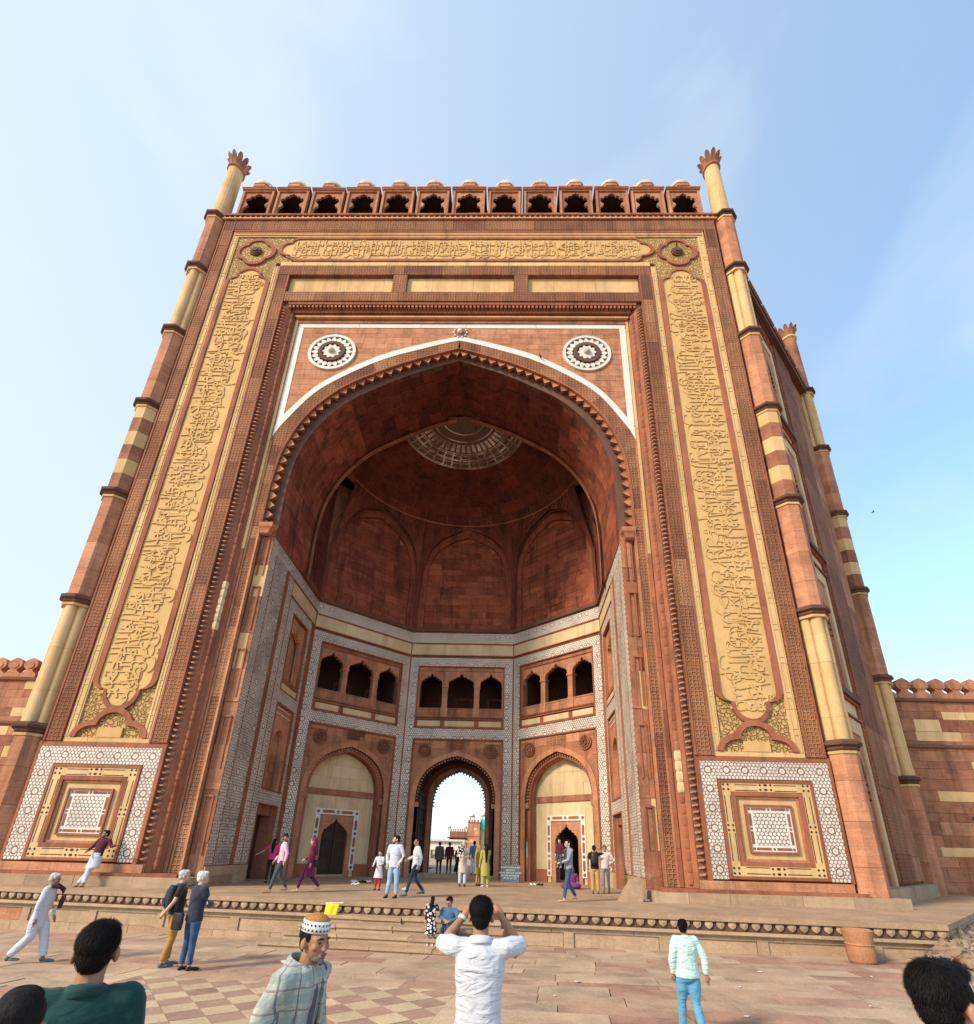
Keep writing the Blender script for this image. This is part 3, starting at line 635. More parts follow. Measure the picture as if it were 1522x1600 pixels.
# --- spandrel wall: stone courses round the arch, white marble lines
WO = [(8.47, 19.9), (8.18, 20.49), (7.01, 22.23), (5.59, 23.45), (3.79, 24.57), (1.89, 25.30), (0.6, 25.70), (0, 25.86)]
WI = [(8.47, 19.15), (8.10, 20.0), (6.92, 21.9), (5.50, 23.13), (3.72, 24.23), (1.84, 24.97), (0.58, 25.40), (0, 25.56)]
AO = mirror_arch([(8.47, 0.42)] + [(8.47, z) for z in (6, 12, 17)] + catmull(WI, 5))
def xat(pts, z):   # half width of a curve (given from foot to apex) at height z
    for (x0, z0), (x1, z1) in zip(pts, pts[1:]):
        if z0 <= z <= z1: return x0 + (x1 - x0) * (z - z0) / (z1 - z0 + 1e-9)
    return 0.0 if z > pts[-1][1] else pts[0][0]
WOc = catmull(WO, 6)
put('spandrel_backing', M().poly(FW, mirror_arch([(8.62, 19.0)] + catmull(WI, 5))[::-1] + [(-8.62, 27.0), (8.62, 27.0)], -0.75, -0.60), 'cream_plaster', gate)
zs = courses(20.3, 26.46, 0.37)
for a, b2 in zip(zs, zs[1:]):
    for s in (-1, 1):
        xa, xb = xat(WOc, a) - 0.12, xat(WOc, b2) - 0.12
        xa, xb = max(xa, 0.0), max(xb, 0.0); lo = max(xa, xb)
        if lo > 8.1: continue
        cu = [lo + 0.05] if lo > 0.05 else [0.0]
        cu = cuts(cu[0] if lo > .05 else 0.0, 8.2, 1.35)
        for i, (p, q) in enumerate(zip(cu, cu[1:])):
            g = 0.006
            pts = [(p + g, a + g), (q - g, a + g), (q - g, b2 - g), (p + g, b2 - g)]
            if i == 0 and lo > 0.05: pts[0] = (xa, a + g); pts[3] = (xb, b2 - g)
            pts = [(s * u, z) for u, z in pts]
            put('spandrel_block', M().poly(FW, pts if s > 0 else pts[::-1], -0.62, -0.545 + random.uniform(-0.005, 0.005)), 'pink_sandstone', gate)
put('marble_line', M().band(FW, mirror_arch(catmull(WI, 5)), mirror_arch(catmull(WO, 5)), -0.62, -0.52), 'white_marble', gate)
for s in (-1, 1): put('marble_line', M().box(FW, *sorted((s * 8.17, s * 8.47)), 20.0, 26.46, -0.62, -0.522), 'white_marble', gate)
cu = cuts(-8.47, 8.47, 3.2)
for p, q in zip(cu, cu[1:]): block('marble_line', 'white_marble', FW, p + 0.008, q - 0.008, 26.465, 26.76, -0.62, -0.52, gate)
put('spandrel_fillet', M().box(FW, -8.5, 8.5, 26.765, 26.90, -0.65, -0.46), 'pink_sandstone', gate)
# --- medallions
pet = M(); n = 10; out = [(0.13 * math.sin(PI * k / n) ** 0.8 * (1 if k <= n else -1), 0.0) for k in range(n + 1)]
pp = [(-0.02, -0.16), (-0.115, -0.02), (-0.125, 0.07), (-0.08, 0.14), (0, 0.165), (0.08, 0.14), (0.125, 0.07), (0.115, -0.02), (0.02, -0.16)]
pet.poly(FW, pp[::-1], 0, 0.05); pet_me = pet.mesh('petal'); pet_me.materials.append(MATS['white_marble'])
def disc(fr, cu, cz, r, d0, d1, n=32, r0=0.0):
    o = [(cu + r * math.cos(2 * PI * k / n), cz + r * math.sin(2 * PI * k / n)) for k in range(n)]
    if r0 == 0: return M().poly(fr, o, d0, d1)
    return M().band(fr, [(cu + r0 * math.cos(2 * PI * k / n), cz + r0 * math.sin(2 * PI * k / n)) for k in range(n)], o, d0, d1, True)
for s in (-1, 1):
    c = (s * 6.43, 24.66)
    me = put('medallion', disc(FW, *c, 1.2, -0.6, -0.52), 'carved_red_sandstone', gate)
    put('rim', disc(FW, *c, 1.21, -0.6, -0.45, 40, 1.06), 'white_marble', me)
    for k in range(20):
        a = 2 * PI * k / 20; p = FW.p(c[0] + 0.87 * math.sin(a), c[1] + 0.87 * math.cos(a), -0.52)
        put('petal', pet_me, None, me, mw=Matrix.Translation(p) @ Matrix.Rotation(a + PI, 4, 'Y'))
    put('ring', disc(FW, *c, 0.68, -0.6, -0.40, 32, 0.50), 'dark_trim', me)
    fl = [(c[0] + 0.42 * (1 + 0.12 * math.cos(10 * a * 2 * PI / 60)) * math.cos(a * 2 * PI / 60), c[1] + 0.42 * (1 + 0.12 * math.cos(10 * a * 2 * PI / 60)) * math.sin(a * 2 * PI / 60)) for a in range(60)]
    put('flower', M().poly(FW, fl, -0.6, -0.42), 'white_marble', me)
    bo = M(); p = FW.p(c[0], c[1], -0.4); bo.ball(p, (0.17, 0.17, 0.17)); put('boss', bo, 'dome_stone', me, smooth=True)
me = put('apex_flower', disc(FW, 0, 26.12, 0.30, -0.6, -0.47, 20), 'red_trim', gate)
for k in range(10):
    a = 2 * PI * (k + .5) / 10; p = FW.p(0.27 * math.sin(a), 26.12 + 0.27 * math.cos(a), -0.52)
    put('petal', pet_me, None, me, mw=Matrix.Translation(p) @ Matrix.Rotation(a + PI, 4, 'Y') @ Matrix.Scale(0.75, 4))
put('boss', M().ball(FW.p(0, 26.12, -0.44), 0.14), 'white_marble', me, smooth=True)
# --- arch band, cusps and vault
CUSP = [(8.0, 14.2), (8.0, 16.5), (7.82, 18.3), (7.37, 19.8), (6.65, 21.1), (5.52, 22.3), (4.05, 23.25), (2.3, 24.12), (0.0, 24.98)]
cc = catmull(CUSP, 6); cusp_line = mirror_arch(cc)
# carved arch stones between the white line and the cusps
AOh = catmull([(8.47, 14.2), (8.47, 16.8)] + WI, 6)
def resamp(pts, n):
    P = np.array(pts); d = np.concatenate([[0], np.cumsum(np.hypot(*np.diff(P, axis=0).T))]); t = np.linspace(0, d[-1], n); return [(float(np.interp(a, d, P[:, 0])), float(np.interp(a, d, P[:, 1]))) for a in t]
NB = 14; ro_, ri_ = resamp(AOh, NB * 4 + 1), resamp([(x + 0.08, z + 0.05) for x, z in cc], NB * 4 + 1)
for s in (-1, 1):
    for k in range(NB):
        a = [(s * x, z) for x, z in ri_[4 * k:4 * k + 5]]; b2 = [(s * x, z) for x, z in ro_[4 * k:4 * k + 5]]
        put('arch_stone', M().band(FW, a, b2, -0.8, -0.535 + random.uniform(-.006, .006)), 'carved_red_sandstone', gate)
    put('arch_fillet', M().band(FW, [(s * x, z) for x, z in resamp(cc, 50)], [(s * (x + 0.09), z + 0.055) for x, z in resamp(cc, 50)], -0.9, -0.50), 'red_trim', gate)
INT = [(7.45, 13.85), (7.45, 16.4), (7.30, 18.15), (6.87, 19.55), (6.18, 20.75), (5.12, 21.9), (3.76, 22.8), (2.15, 23.68), (0.0, 24.55)]
ic = catmull(INT, 6); i_n = resamp(ic, 60); c_n = resamp([(8.0, 13.85)] + cc, 60)
put('arch_soffit_face', M().band(FW, mirror_arch(i_n), mirror_arch(c_n), -1.1, -0.86), 'dark_trim', gate)
cm = M()   # one cusp: a diamond-faced bracket that hangs over the opening
cm.add([(-0.14, 0.24, 0.06), (0.14, 0.24, 0.06), (0.17, 0.0, 0.10), (-0.17, 0.0, 0.10), (0.0, -0.05, -0.32), (0.0, 0.24, -0.24), (-0.20, -0.06, -0.09), (0.20, -0.06, -0.09)],
       [(3, 6, 4), (3, 4, 2), (2, 4, 7), (0, 5, 4, 6), (0, 6, 3), (1, 2, 7), (1, 7, 4, 5), (0, 3, 2, 1)])
cusp_me = cm.mesh('cusp'); cusp_me.materials.append(MATS['pink_sandstone'])
for (p, t) in walk(cusp_line, 0.505, 0.15):
    ang = math.atan2(t[1], t[0]); q = FW.p(p[0], p[1], -0.66)
    put('arch_cusp', cusp_me, None, gate, mw=Matrix.Translation(q) @ Matrix.Rotation(-ang, 4, 'Y'))
for s in (-1, 1): put('cusp_corbel', M().loft([[FW.p(s * (7.48 + 0.03 * k), z, -0.4 - 0.02 * k), FW.p(s * 8.06, z, -0.4 - 0.02 * k), FW.p(s * 8.06, z, -0.9), FW.p(s * (7.48 + 0.03 * k), z, -0.9)] for k, z in ((0, 14.32), (0, 14.12), (3, 14.02), (6, 13.85), (10, 13.80))]), 'pink_sandstone', gate)
VY0, VY1 = 0.88, 4.5
put('vault_backing', M().loft([[(x, y, z) for x, z in mirror_arch([(x + 0.06, z + 0.06) for x, z in resamp(ic, 50)])] for y in (VY0, VY1)], cap=False, closed=False), 'pink_sandstone', gate)
vault = put('arch_vault', M().loft([[(x, y, z) for x, z in mirror_arch([(x + 0.5, z + 0.5) for x, z in resamp(ic, 40)])] for y in (VY0 + .05, VY1 + .3)], cap=False, closed=False), 'deep_shade_sandstone', gate)
NV = 22; vh = resamp(ic, NV * 3 + 1)
def vblock(s, k, y0, y1, dz):
    a = vh[3 * k:3 * k + 4]; m = M(); g = 0.016; vs = []
    for i, (x, z) in enumerate(a):
        f = i / 3; n0 = (x - dz * 0.9, z - dz * 0.4)
        for yy in (y0 + g, y1 - g): vs.append((s * n0[0], yy, n0[1] + (0.010 if i == 0 else -0.010 if i == 3 else 0))); vs.append((s * (x + 0.2), yy, z + 0.2))
    fs = []
    for i in range(3):
        b0, b1 = 4 * i, 4 * i + 4
        fs += [(b0, b1, b1 + 2, b0 + 2), (b0 + 1, b0 + 3, b1 + 3, b1 + 1), (b0, b0 + 1, b1 + 1, b1), (b0 + 2, b1 + 2, b1 + 3, b0 + 3)]
    fs += [(0, 2, 3, 1), (12, 13, 15, 14)]
    return m.add(vs, fs)
for s in (-1, 1):
    for k in range(NV):
        yc = cuts(VY0, VY1, 1.2)
        for y0, y1 in zip(yc, yc[1:]): put('vault_block', vblock(s, k, y0, y1, random.uniform(-0.008, 0.012)), 'shaded_sooty_sandstone' if k < 13 else 'deep_shade_sandstone', vault)  # upper courses take the darker copy, painting the vault's deepening shade
rim_o, rim_i = resamp([(x + 0.02, z) for x, z in ic], 60), resamp([(x - 0.16, z - 0.10) for x, z in ic], 60)
put('vault_rib', M().loft([[(x, 4.28, z) for x, z in mirror_arch(rim_i)], [(x, 4.56, z) for x, z in mirror_arch(rim_i)], [(x, 4.56, z) for x, z in mirror_arch([(x + 0.5, z + 0.5) for x, z in rim_o])]], cap=False, closed=False), 'red_sandstone', gate)
# ================================================================== the half-octagonal porch
pA, pB, pC = (7.45, 0.80), (7.6, 6.95), (3.1, 11.0)
mir = lambda p: (-p[0], p[1])
SLf, DLf, BWf, DRf, SRf = Fr(mir(pA), mir(pB)), Fr(mir(pB), mir(pC)), Fr(mir(pC), pC), Fr(pC, pB), Fr(pB, pA)
def inl(fr, u0, u1, z0, z1, parent, d=0.0, fine=False):
    return put('marble_inlay', M().box(fr, u0, u1, z0, z1, -0.1, d), 'marble_inlay_fine' if fine else 'marble_inlay', parent)
FOIL = [(1, 0), (1, .18), (.95, .36), (.86, .48), (.72, .54), (.66, .52), (.62, .66), (.50, .68), (.44, .64), (.40, .80), (.26, .82), (.18, .76), (.12, .96), (0, 1.12)]
def foil(u0, u1, zs, za, prof=FOIL):
    c, h = (u0 + u1) / 2, (u1 - u0) / 2
    l = [(c - x * h, zs + t * (za - zs)) for x, t in prof]
    return l + [(2 * c - u, z) for u, z in l[::-1][1:]]
def panel_with_opening(fr, u0, u1, z0, z1, curve, d0, d1):
    """wall piece u0..u1, z0..z1 with an opening whose outline (left foot .. right foot) starts on z0"""
    c = list(curve); m = M(); k = max(range(len(c)), key=lambda i: c[i][1])
    m.poly(fr, [(u0, z0), (c[0][0], z0)] + c[:k + 1] + [(c[k][0], z1), (u0, z1)], d0, d1)
    m.poly(fr, [(c[-1][0], z0), (u1, z0), (u1, z1), (c[k][0], z1)] + c[k:], d0, d1); return m
cusp_s = M(); cusp_s.add([(-.055, .05, .03), (.055, .05, .03), (.06, -.01, 0), (-.06, -.01, 0), (0, -.02, -.11), (0, .06, -.08)], [(3, 4, 2), (0, 5, 4, 3), (1, 2, 4, 5), (0, 3, 2, 1)])
def small_cusps(fr, line, d, step=0.17, flip=1):
    m = M(); ux = Vector(fr.U); nn = Vector(fr.N)
    for (p, t) in walk(line, step, 0.05):
        T = ux * t[0] + Vector((0, 0, t[1])); Nn = ux * (-t[1]) + Vector((0, 0, t[0])); o = Vector(fr.p(p[0], p[1], d))
        b = len(m.v); m.v += [tuple(o + T * x - nn * y + Nn * z) for x, y, z in cusp_s.v]; m.f += [tuple(b + i for i in f) for f in cusp_s.f]
    return m
def bay(fr, kind, W=None):
    """one six-metre bay: arch storey, balcony storey, cream and inlaid friezes"""
    L = fr.L; s = L / 6.0; X = lambda u: u * s
    wall = empty('porch_bay', parent=gate)
    G = wall
    # inlaid strips
    for a, b2 in ((0.0, 0.035), (5.965, 6.0)): put('corner_strip', M().box(fr, X(a), X(b2), 0.62, 12.3, -0.1, 0.02), 'red_trim', G)
    inl(fr, X(.04), X(.50), .66, 12.17, G); inl(fr, X(5.50), X(5.96), .66, 12.17, G)
    inl(fr, X(.502), X(5.498), 11.65, 12.17, G); inl(fr, X(.502), X(5.498), 7.27, 7.85, G); inl(fr, X(0.0), X(6.0), 13.13, 13.80, G)
    put('porch_wall', M().box(fr, 0, L, 12.17, 13.9, -0.5, -0.05).box(fr, 0, X(.5), 0.0, 12.2, -0.5, -0.05).box(fr, X(5.5), L, 0.0, 12.2, -0.5, -0.05).box(fr, X(.5), X(5.5), 6.9, 7.9, -0.5, -0.05).box(fr, X(.5), X(5.5), 11.6, 12.2, -0.5, -.05), 'red_sandstone', G)
    hcourse('cream_frieze_block', 'cream_plaster', fr, X(.02), X(5.98), 12.36, 13.05, 2.0, -0.1, -0.005, G, g=0.006, jd=0.002)
    m = M()
    for z0, z1 in ((13.05, 13.12), (12.29, 12.355), (12.175, 12.22), (13.81, 13.86)): m.box(fr, 0, L, z0, z1, -0.1, 0.045)
    for u0, u1 in ((.50, .56), (5.44, 5.50)): m.box(fr, X(u0), X(u1), 7.86, 11.64, -0.3, 0.03); m.box(fr, X(u0), X(u1), 0.0, 7.26, -0.3, 0.03)
    for z0, z1 in ((11.58, 11.645), (7.855, 7.91), (7.19, 7.265)): m.box(fr, X(.56), X(5.44), z0, z1, -0.3, 0.035)
    put('red_fillet', m, 'red_trim', G)
    put('ledge', M().box(fr, -0.12, L + 0.12, 13.86, 14.05, -0.5, 0.14), 'dark_trim', G)
    for u0, u1 in ((0.0, .50), (5.50, 6.0)): block('base_block', 'platform_stone', fr, X(u0), X(u1), 0.0, 0.62, -0.5, 0.03, G)
    # balcony
    bal = empty('balcony', parent=G)
    b2 = M().box(fr, X(.56), X(5.44), 11.36, 11.58, -0.4, -0.06)
    for u0, u1 in ((.56, .66), (5.36, 5.44)): b2.box(fr, X(u0), X(u1), 8.5, 11.4, -0.5, -0.08)
    put('balcony_lintel', b2, 'red_sandstone', bal)
    ops = ((.68, 1.92), (2.27, 3.75), (4.1, 5.34)); dv = [.66, 2.10, 3.92, 5.36]
    for (u0, u1), a, c in zip(ops, dv, dv[1:]):
        put('foiled_arch', panel_with_opening(fr, X(a), X(c), 10.45, 11.36, foil(X(u0), X(u1), 10.45, 11.16), -0.34, -0.12), 'pink_sandstone', bal)
    for u in (2.095, 3.925):
        put('balcony_column', M().box(fr, X(u - .15), X(u + .15), 9.08, 10.35, -0.42, -0.12).box(fr, X(u - .19), X(u + .19), 10.35, 10.46, -0.46, -0.08).box(fr, X(u - .19), X(u + .19), 8.55, 9.08, -0.46, -0.09).box(fr, X(u - .17), X(u + .17), 9.08, 9.16, -0.44, -0.10), 'pink_sandstone', bal)
    put('balcony_parapet', M().box(fr, X(.56), X(5.44), 8.55, 9.08, -0.3, -0.13).box(fr, X(.56), X(5.44), 9.02, 9.09, -0.33, -0.10), 'red_sandstone', bal)
    put('balcony_ledge', M().box(fr, X(.56), X(5.44), 8.36, 8.41, -0.3, 0.06).box(fr, X(.56), X(5.44), 8.41, 8.46, -0.3, -0.04), 'red_trim', bal)
    m = M(); u = .60
    while u < 5.4: m.box(fr, X(u), X(u + .06), 8.46, 8.55, -0.2, 0.02); u += .125
    put('dentil_course', m, 'red_trim', bal, kind='stuff')
    put('balcony_base', M().box(fr, X(.56), X(5.44), 7.91, 8.36, -0.4, -0.03), 'red_trim', bal)
    for u0, u1 in ((.68, 1.94), (2.2, 3.84), (4.1, 5.34)): block('cream_panel', 'cream_plaster', fr, X(u0), X(u1), 7.99, 8.30, -0.2, -0.012, bal)
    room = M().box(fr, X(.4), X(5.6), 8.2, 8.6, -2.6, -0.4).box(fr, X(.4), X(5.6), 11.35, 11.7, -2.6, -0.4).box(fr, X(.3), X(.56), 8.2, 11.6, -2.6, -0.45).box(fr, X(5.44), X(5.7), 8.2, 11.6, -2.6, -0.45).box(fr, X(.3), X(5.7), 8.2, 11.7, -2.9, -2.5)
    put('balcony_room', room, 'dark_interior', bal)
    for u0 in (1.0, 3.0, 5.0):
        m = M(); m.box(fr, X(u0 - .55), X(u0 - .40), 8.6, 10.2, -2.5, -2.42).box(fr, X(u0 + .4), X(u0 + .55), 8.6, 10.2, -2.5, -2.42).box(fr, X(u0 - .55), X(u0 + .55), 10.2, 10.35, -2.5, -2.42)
        put('inner_doorway', m, 'deep_shade_sandstone', bal)
    # arch storey
    c = L / 2; hw, zs, za = 2.12 * s, 3.85, 6.32
    band_in = arch(hw, zs, za, c, 5); band_out = offset(band_in, 0.27)
    front = panel_with_opening(fr, X(.56), X(5.44), 0.0, 7.19, [(c - hw, 0.0)] + band_in + [(c + hw, 0.0)], -0.22, -0.06)
    put('arch_wall', front, 'red_sandstone', G)
    put('arch_band', M().band(fr, [(c - hw + .0, 0.0)] + band_in + [(c + hw, 0.0)], [(c - hw - .27, 0.0)] + band_out + [(c + hw + .27, 0.0)], -0.2, -0.015), 'pink_sandstone', G)
    # stones of the spandrels
    for sg in (-1, 1):
        for u0, u1, z0, z1 in ((1.55, 2.35, 5.95, 7.12), (.63, 1.5, 7.0, 7.16)):
            a, b3 = (u0, u1)
            p, q = (X(c / s - (3 - a)), X(c / s - (3 - b3))) if sg < 0 else (X(c / s + 3 - b3), X(c / s + 3 - a))
            if z1 > 7.13 or True: block('spandrel_block', 'pink_sandstone', fr, p, q, max(z0, 6.72), 7.14, -0.15, -0.045, G)
        uc = c + sg * 1.80 * s
        rs = put('roundel', disc(fr, uc, 6.58, 0.37, -0.2, -0.02, 24), 'red_trim', G)
        for r, d in ((.37, .03), (.26, .05), (.15, .075)): put('roundel_ring', disc(fr, uc, 6.58, r, -0.1, d, 24, r - .07), 'carved_red_sandstone', rs)
        put('roundel_boss', M().ball(fr.p(uc, 6.58, -0.01), 0.06), 'red_trim', rs)
    block('keystone_block', 'carved_red_sandstone', fr, c - .36 * s, c + .36 * s, 6.68, 7.15, -0.15, -0.035, G)
    put('arch_cusps', small_cusps(fr, [(c - hw + .05, zs - .1)] + arch(hw - .05, zs, za - .05, c, 5) + [(c + hw - .05, zs - .1)], -0.16), 'pink_sandstone', G, kind='stuff')
    small = arch(hw - .20 * s, zs, za - .25, c, 5)
    for sg in (-1, 1): put('cusp_corbel', M().box(fr, *sorted((c + sg * (hw - .20), c + sg * hw)), zs - .32, zs - .08, -0.35, -0.09), 'pink_sandstone', G)
    if kind == 'door':
        rec = -0.75
        put('arch_reveal', M().band(fr, [(c - hw + .2 * s, 0)] + small + [(c + hw - .2 * s, 0)], [(c - hw, 0)] + band_in + [(c + hw, 0)], -0.5, -0.25), 'red_trim', G)
        put('niche_side', M().band(fr, [(c - hw + .18 * s, 0)] + offset(small, -.02) + [(c + hw - .18 * s, 0)], [(c - hw - .1, 0)] + band_out + [(c + hw + .1, 0)], -0.8, -0.45), 'red_sandstone', G)
        put('alcove_wall', M().box(fr, c - hw - .3, c - 1.0, 0.0, za + .3, rec - .25, rec - .02).box(fr, c + 1.0, c + hw + .3, 0.0, za + .3, rec - .25, rec - .02).box(fr, c - 1.0, c + 1.0, 2.95, za + .3, rec - .25, rec - .02), 'cream_plaster', G)
        zz = [0.62, 3.84, 4.14, 4.75, 5.35, 6.2]
        for a, b3 in zip(zz[2:], zz[3:]):
            hcourse('tympanum_block', 'cream_plaster', fr, c - hw, c + hw, a + .004, b3 - .004, 1.9, rec - .1, rec, G, g=0.008, jd=0.012)
        block('tympanum_lintel', 'red_sandstone', fr, c - hw, c + hw, 3.84, 4.14, rec - .1, rec + .08, G)
        ow, iw = 1.19, .92
        for u0, u1 in ((c - hw, c - ow), (c + ow, c + hw)):
            hcourse('base_block', 'red_trim', fr, u0, u1, 0.0, .58, 1.5, rec - .1, rec + .06, G)
            block('alcove_block', 'cream_plaster', fr, u0, u1, .585, 3.83, rec - .1, rec + .01, G)
        block('alcove_block', 'cream_plaster', fr, c - ow, c + ow, 3.2, 3.83, rec - .1, rec + .012, G)
        df = put('door_frame', M().band(fr, [(c - iw, .28), (c - iw, 2.9), (c + iw, 2.9), (c + iw, .28)], [(c - ow, .28), (c - ow, 3.19), (c + ow, 3.19), (c + ow, .28)], rec - .1, rec + .05), 'white_marble', G)
        m = M()
        for sg in (-1, 1):
            u = c + sg * (iw + ow) / 2
            for z0, z1 in ((.55, 1.08), (1.36, 1.9), (2.18, 2.72)): m.poly(fr, [(u - .07, z0 + .07), (u, z0), (u + .07, z0 + .07), (u + .07, z1 - .07), (u, z1), (u - .07, z1 - .07)], 0 + rec, rec + .058)
            for zc in (.42, 1.22, 2.04, 2.90 + .13): m.poly(fr, [(u + .085 * math.cos(k * PI / 4), zc + .085 * math.sin(k * PI / 4)) for k in range(8)], rec, rec + .058)
        for u0, u1 in ((c - .85, c - .16), (c + .16, c + .85)): m.poly(fr, [(u0, 3.045), (u0 + .07, 2.975), (u1 - .07, 2.975), (u1, 3.045), (u1 - .07, 3.115), (u0 + .07, 3.115)], rec, rec + .058)
        m.poly(fr, [(c + .085 * math.cos(k * PI / 4), 3.045 + .085 * math.sin(k * PI / 4)) for k in range(8)], rec, rec + .058)
        put('frame_inlay', m, 'red_trim', df)
        do = foil(c - .70, c + .70, 1.95, 2.62, [(1, 0), (1, .05), (.9, .24), (.88, .36), (.70, .42), (.66, .56), (.48, .60), (.44, .74), (.26, .78), (.20, .9), (.08, .98), (0, 1.25)])
        put('door_surround', panel_with_opening(fr, c - iw, c + iw, 0.0, 2.9, [(c - .70, 0.0)] + do + [(c + .70, 0.0)], rec - .15, rec - .01), 'pink_sandstone', G)
        if W == 'shut':
            dr = empty('wooden_door', parent=G)
            for sg in (-1, 1):
                put('door_leaf', M().box(fr, *sorted((c + sg * .012, c + sg * .72)), .1, 2.75, rec - .26, rec - .18), 'wood', dr)
                m = M()
                for zc in (.2, .95, 1.62, 2.2): m.box(fr, *sorted((c + sg * .03, c + sg * .70)), zc, zc + .11, rec - .2, rec - .145)
                for u in (.03, .60): m.box(fr, *sorted((c + sg * u, c + sg * (u + .09))), .1, 2.7, rec - .2, rec - .15)
                put('door_rail', m, 'wood', dr)
            put('door_sill', M().box(fr, c - .8, c + .8, 0, .1, rec - .4, rec - .02), 'platform_stone', G)
        else:
            put('dark_passage', M().box(fr, c - .9, c - .72, 0, 2.9, -4, rec - .16).box(fr, c + .72, c + .9, 0, 2.9, -4, rec - .16).box(fr, c - .9, c + .9, 0, 2.9, -4.2, -4).box(fr, c - .9, c + .9, 2.8, 3.0, -4, rec - .2).box(fr, c - .9, c + .9, -0.1, .12, -4, rec - .16), 'dark_interior', G)
            put('door_leaf', M().box(fr, c - .70, c - .58, .12, 2.5, rec - .75, rec - .2), 'wood', G)
    return wall
bay(DLf, 'door', 'shut'); bay(DRf, 'door', 'open'); bay(BWf, 'passage')
def side(fr, flip):
    L = fr.L; G = empty('porch_jamb', parent=gate)
    def X(a, b2): return (a, b2) if not flip else (L - b2, L - a)
    B = lambda m, a, b2, z0, z1, d0, d1: m.box(fr, *X(a, b2), z0, z1, d0, d1)
    m = M(); B(m, 0, 3.28, 0, 13.9, -0.4, -0.05); B(m, 5.32, L, 0, 13.9, -0.4, -0.05); B(m, 3.28, 5.32, 11.7, 13.9, -0.4, -0.05); B(m, 3.28, 5.32, 7.25, 8.3, -0.4, -0.05); B(m, 3.28, 5.32, 3.0, 3.58, -0.4, -0.05)
    B(m, 3.2, 5.4, 8.2, 11.75, -0.7, -0.42); B(m, 3.2, 5.4, 3.5, 7.4, -0.7, -0.30)
    put('jamb_wall', m, 'red_sandstone', G)
    def I(a, b2, z0, z1, fine=False, d=0.0): inl(fr, *X(a, b2), z0, z1, G, d, fine)
    I(0.01, .49, .66, 13.8); I(.53, 1.76, .66, 13.19, True); I(2.07, 2.63, .66, 13.12); I(2.68, 3.26, .66, 12.3); I(.50, L, 13.22, 13.8)
    I(5.34, 5.72, .66, 12.3); I(3.262, 5.338, 11.75, 12.3); I(3.262, 5.338, 7.37, 7.95); I(3.262, 5.338, 3.03, 3.56)
    m = M(); B(m, 1.78, 2.05, .4, 13.2, -0.1, 0.03); B(m, .49, .53, .6, 13.2, -0.1, 0.01); B(m, 2.63, 2.68, .6, 13.12, -0.1, 0.01); B(m, 5.74, L, .4, 12.3, -0.1, 0.02)
    for z0, z1 in ((13.14, 13.20), (12.31, 12.37), (13.81, 13.86)): B(m, 2.65 if z0 < 13.5 else 0, L, z0, z1, -0.1, 0.04)
    for u0, u1 in ((3.265, 3.33), (5.27, 5.335)): B(m, u0, u1, 8.0, 11.7, -0.3, 0.03); B(m, u0, u1, 3.57, 7.3, -0.3, 0.03); B(m, u0, u1, 0, 3.0, -0.3, 0.03)
    for z0, z1 in ((11.68, 11.745), (7.30, 7.36), (3.565, 3.62), (2.96, 3.025), (7.955, 8.0)): B(m, 3.33, 5.27, z0, z1, -0.3, 0.03)
    put('red_fillet', m, 'red_trim', G)
    put('cream_frieze', B(M(), 2.70, L - .05, 12.38, 13.13, -0.1, -0.005), 'cream_plaster', G)
    put('ledge', B(M(), 3.6, L + .1, 13.86, 14.05, -0.5, 0.14), 'dark_trim', G)
    hcourse('base_block', 'platform_stone', fr, *X(0, 3.3), 0.0, .30, 1.2, -0.4, 0.07, G); hcourse('base_block', 'platform_stone', fr, *X(0, 3.3), .305, .62, 1.4, -0.4, 0.05, G)
    hcourse('base_block', 'platform_stone', fr, *X(5.4, L), 0.0, .62, 1.2, -0.4, 0.04, G)
    # window recess, niche and doorway
    put('cream_panel', B(M(), 3.36, 5.24, 8.02, 8.30, -0.2, -0.01), 'cream_plaster', G)
    put('window_sill', B(M(), 3.33, 5.27, 8.31, 8.5, -0.45, 0.02), 'red_trim', G)
    a, b2 = X(3.33, 5.27)
    put('blind_window', panel_with_opening(fr, a, b2, 8.5, 11.66, [(a + .2, 8.5)] + foil(a + .2, b2 - .2, 10.4, 11.2) + [(b2 - .2, 8.5)], -0.35, -0.12), 'pink_sandstone', G)
    put('niche_wall', panel_with_opening(fr, a, b2, 3.62, 7.3, [(a + .3, 3.62)] + arch((b2 - a) / 2 - .3, 5.3, 6.3, (a + b2) / 2, 3) + [(b2 - .3, 3.62)], -0.28, -0.07), 'pink_sandstone', G)
    m = M()
    for uu, zz, w in ((0.1, 6.9, 1.74), (0.1, 7.15, 1.74)): m.box(fr, a + uu, a + uu + w, zz, zz + .05, -0.1, -0.04)
    put('niche_line', m, 'white_marble', G)
    masonry('niche_block', 'red_sandstone', fr, a + .3, b2 - .3, 3.63, 5.2, .42, .9, -0.35, -0.27, G)
    m = M(); B(m, 3.33, 3.55, 0, 3.0, -0.8, -0.1); B(m, 5.05, 5.27, 0, 3.0, -0.8, -0.1); B(m, 3.5, 5.1, 2.55, 3.0, -0.8, -0.12)
    put('doorway', m, 'red_sandstone', G)
    m = M(); B(m, 3.5, 5.1, 0, 2.6, -0.9, -0.55); put('wooden_door', m, 'wood', G)
side(SLf, False); side(SRf, True)
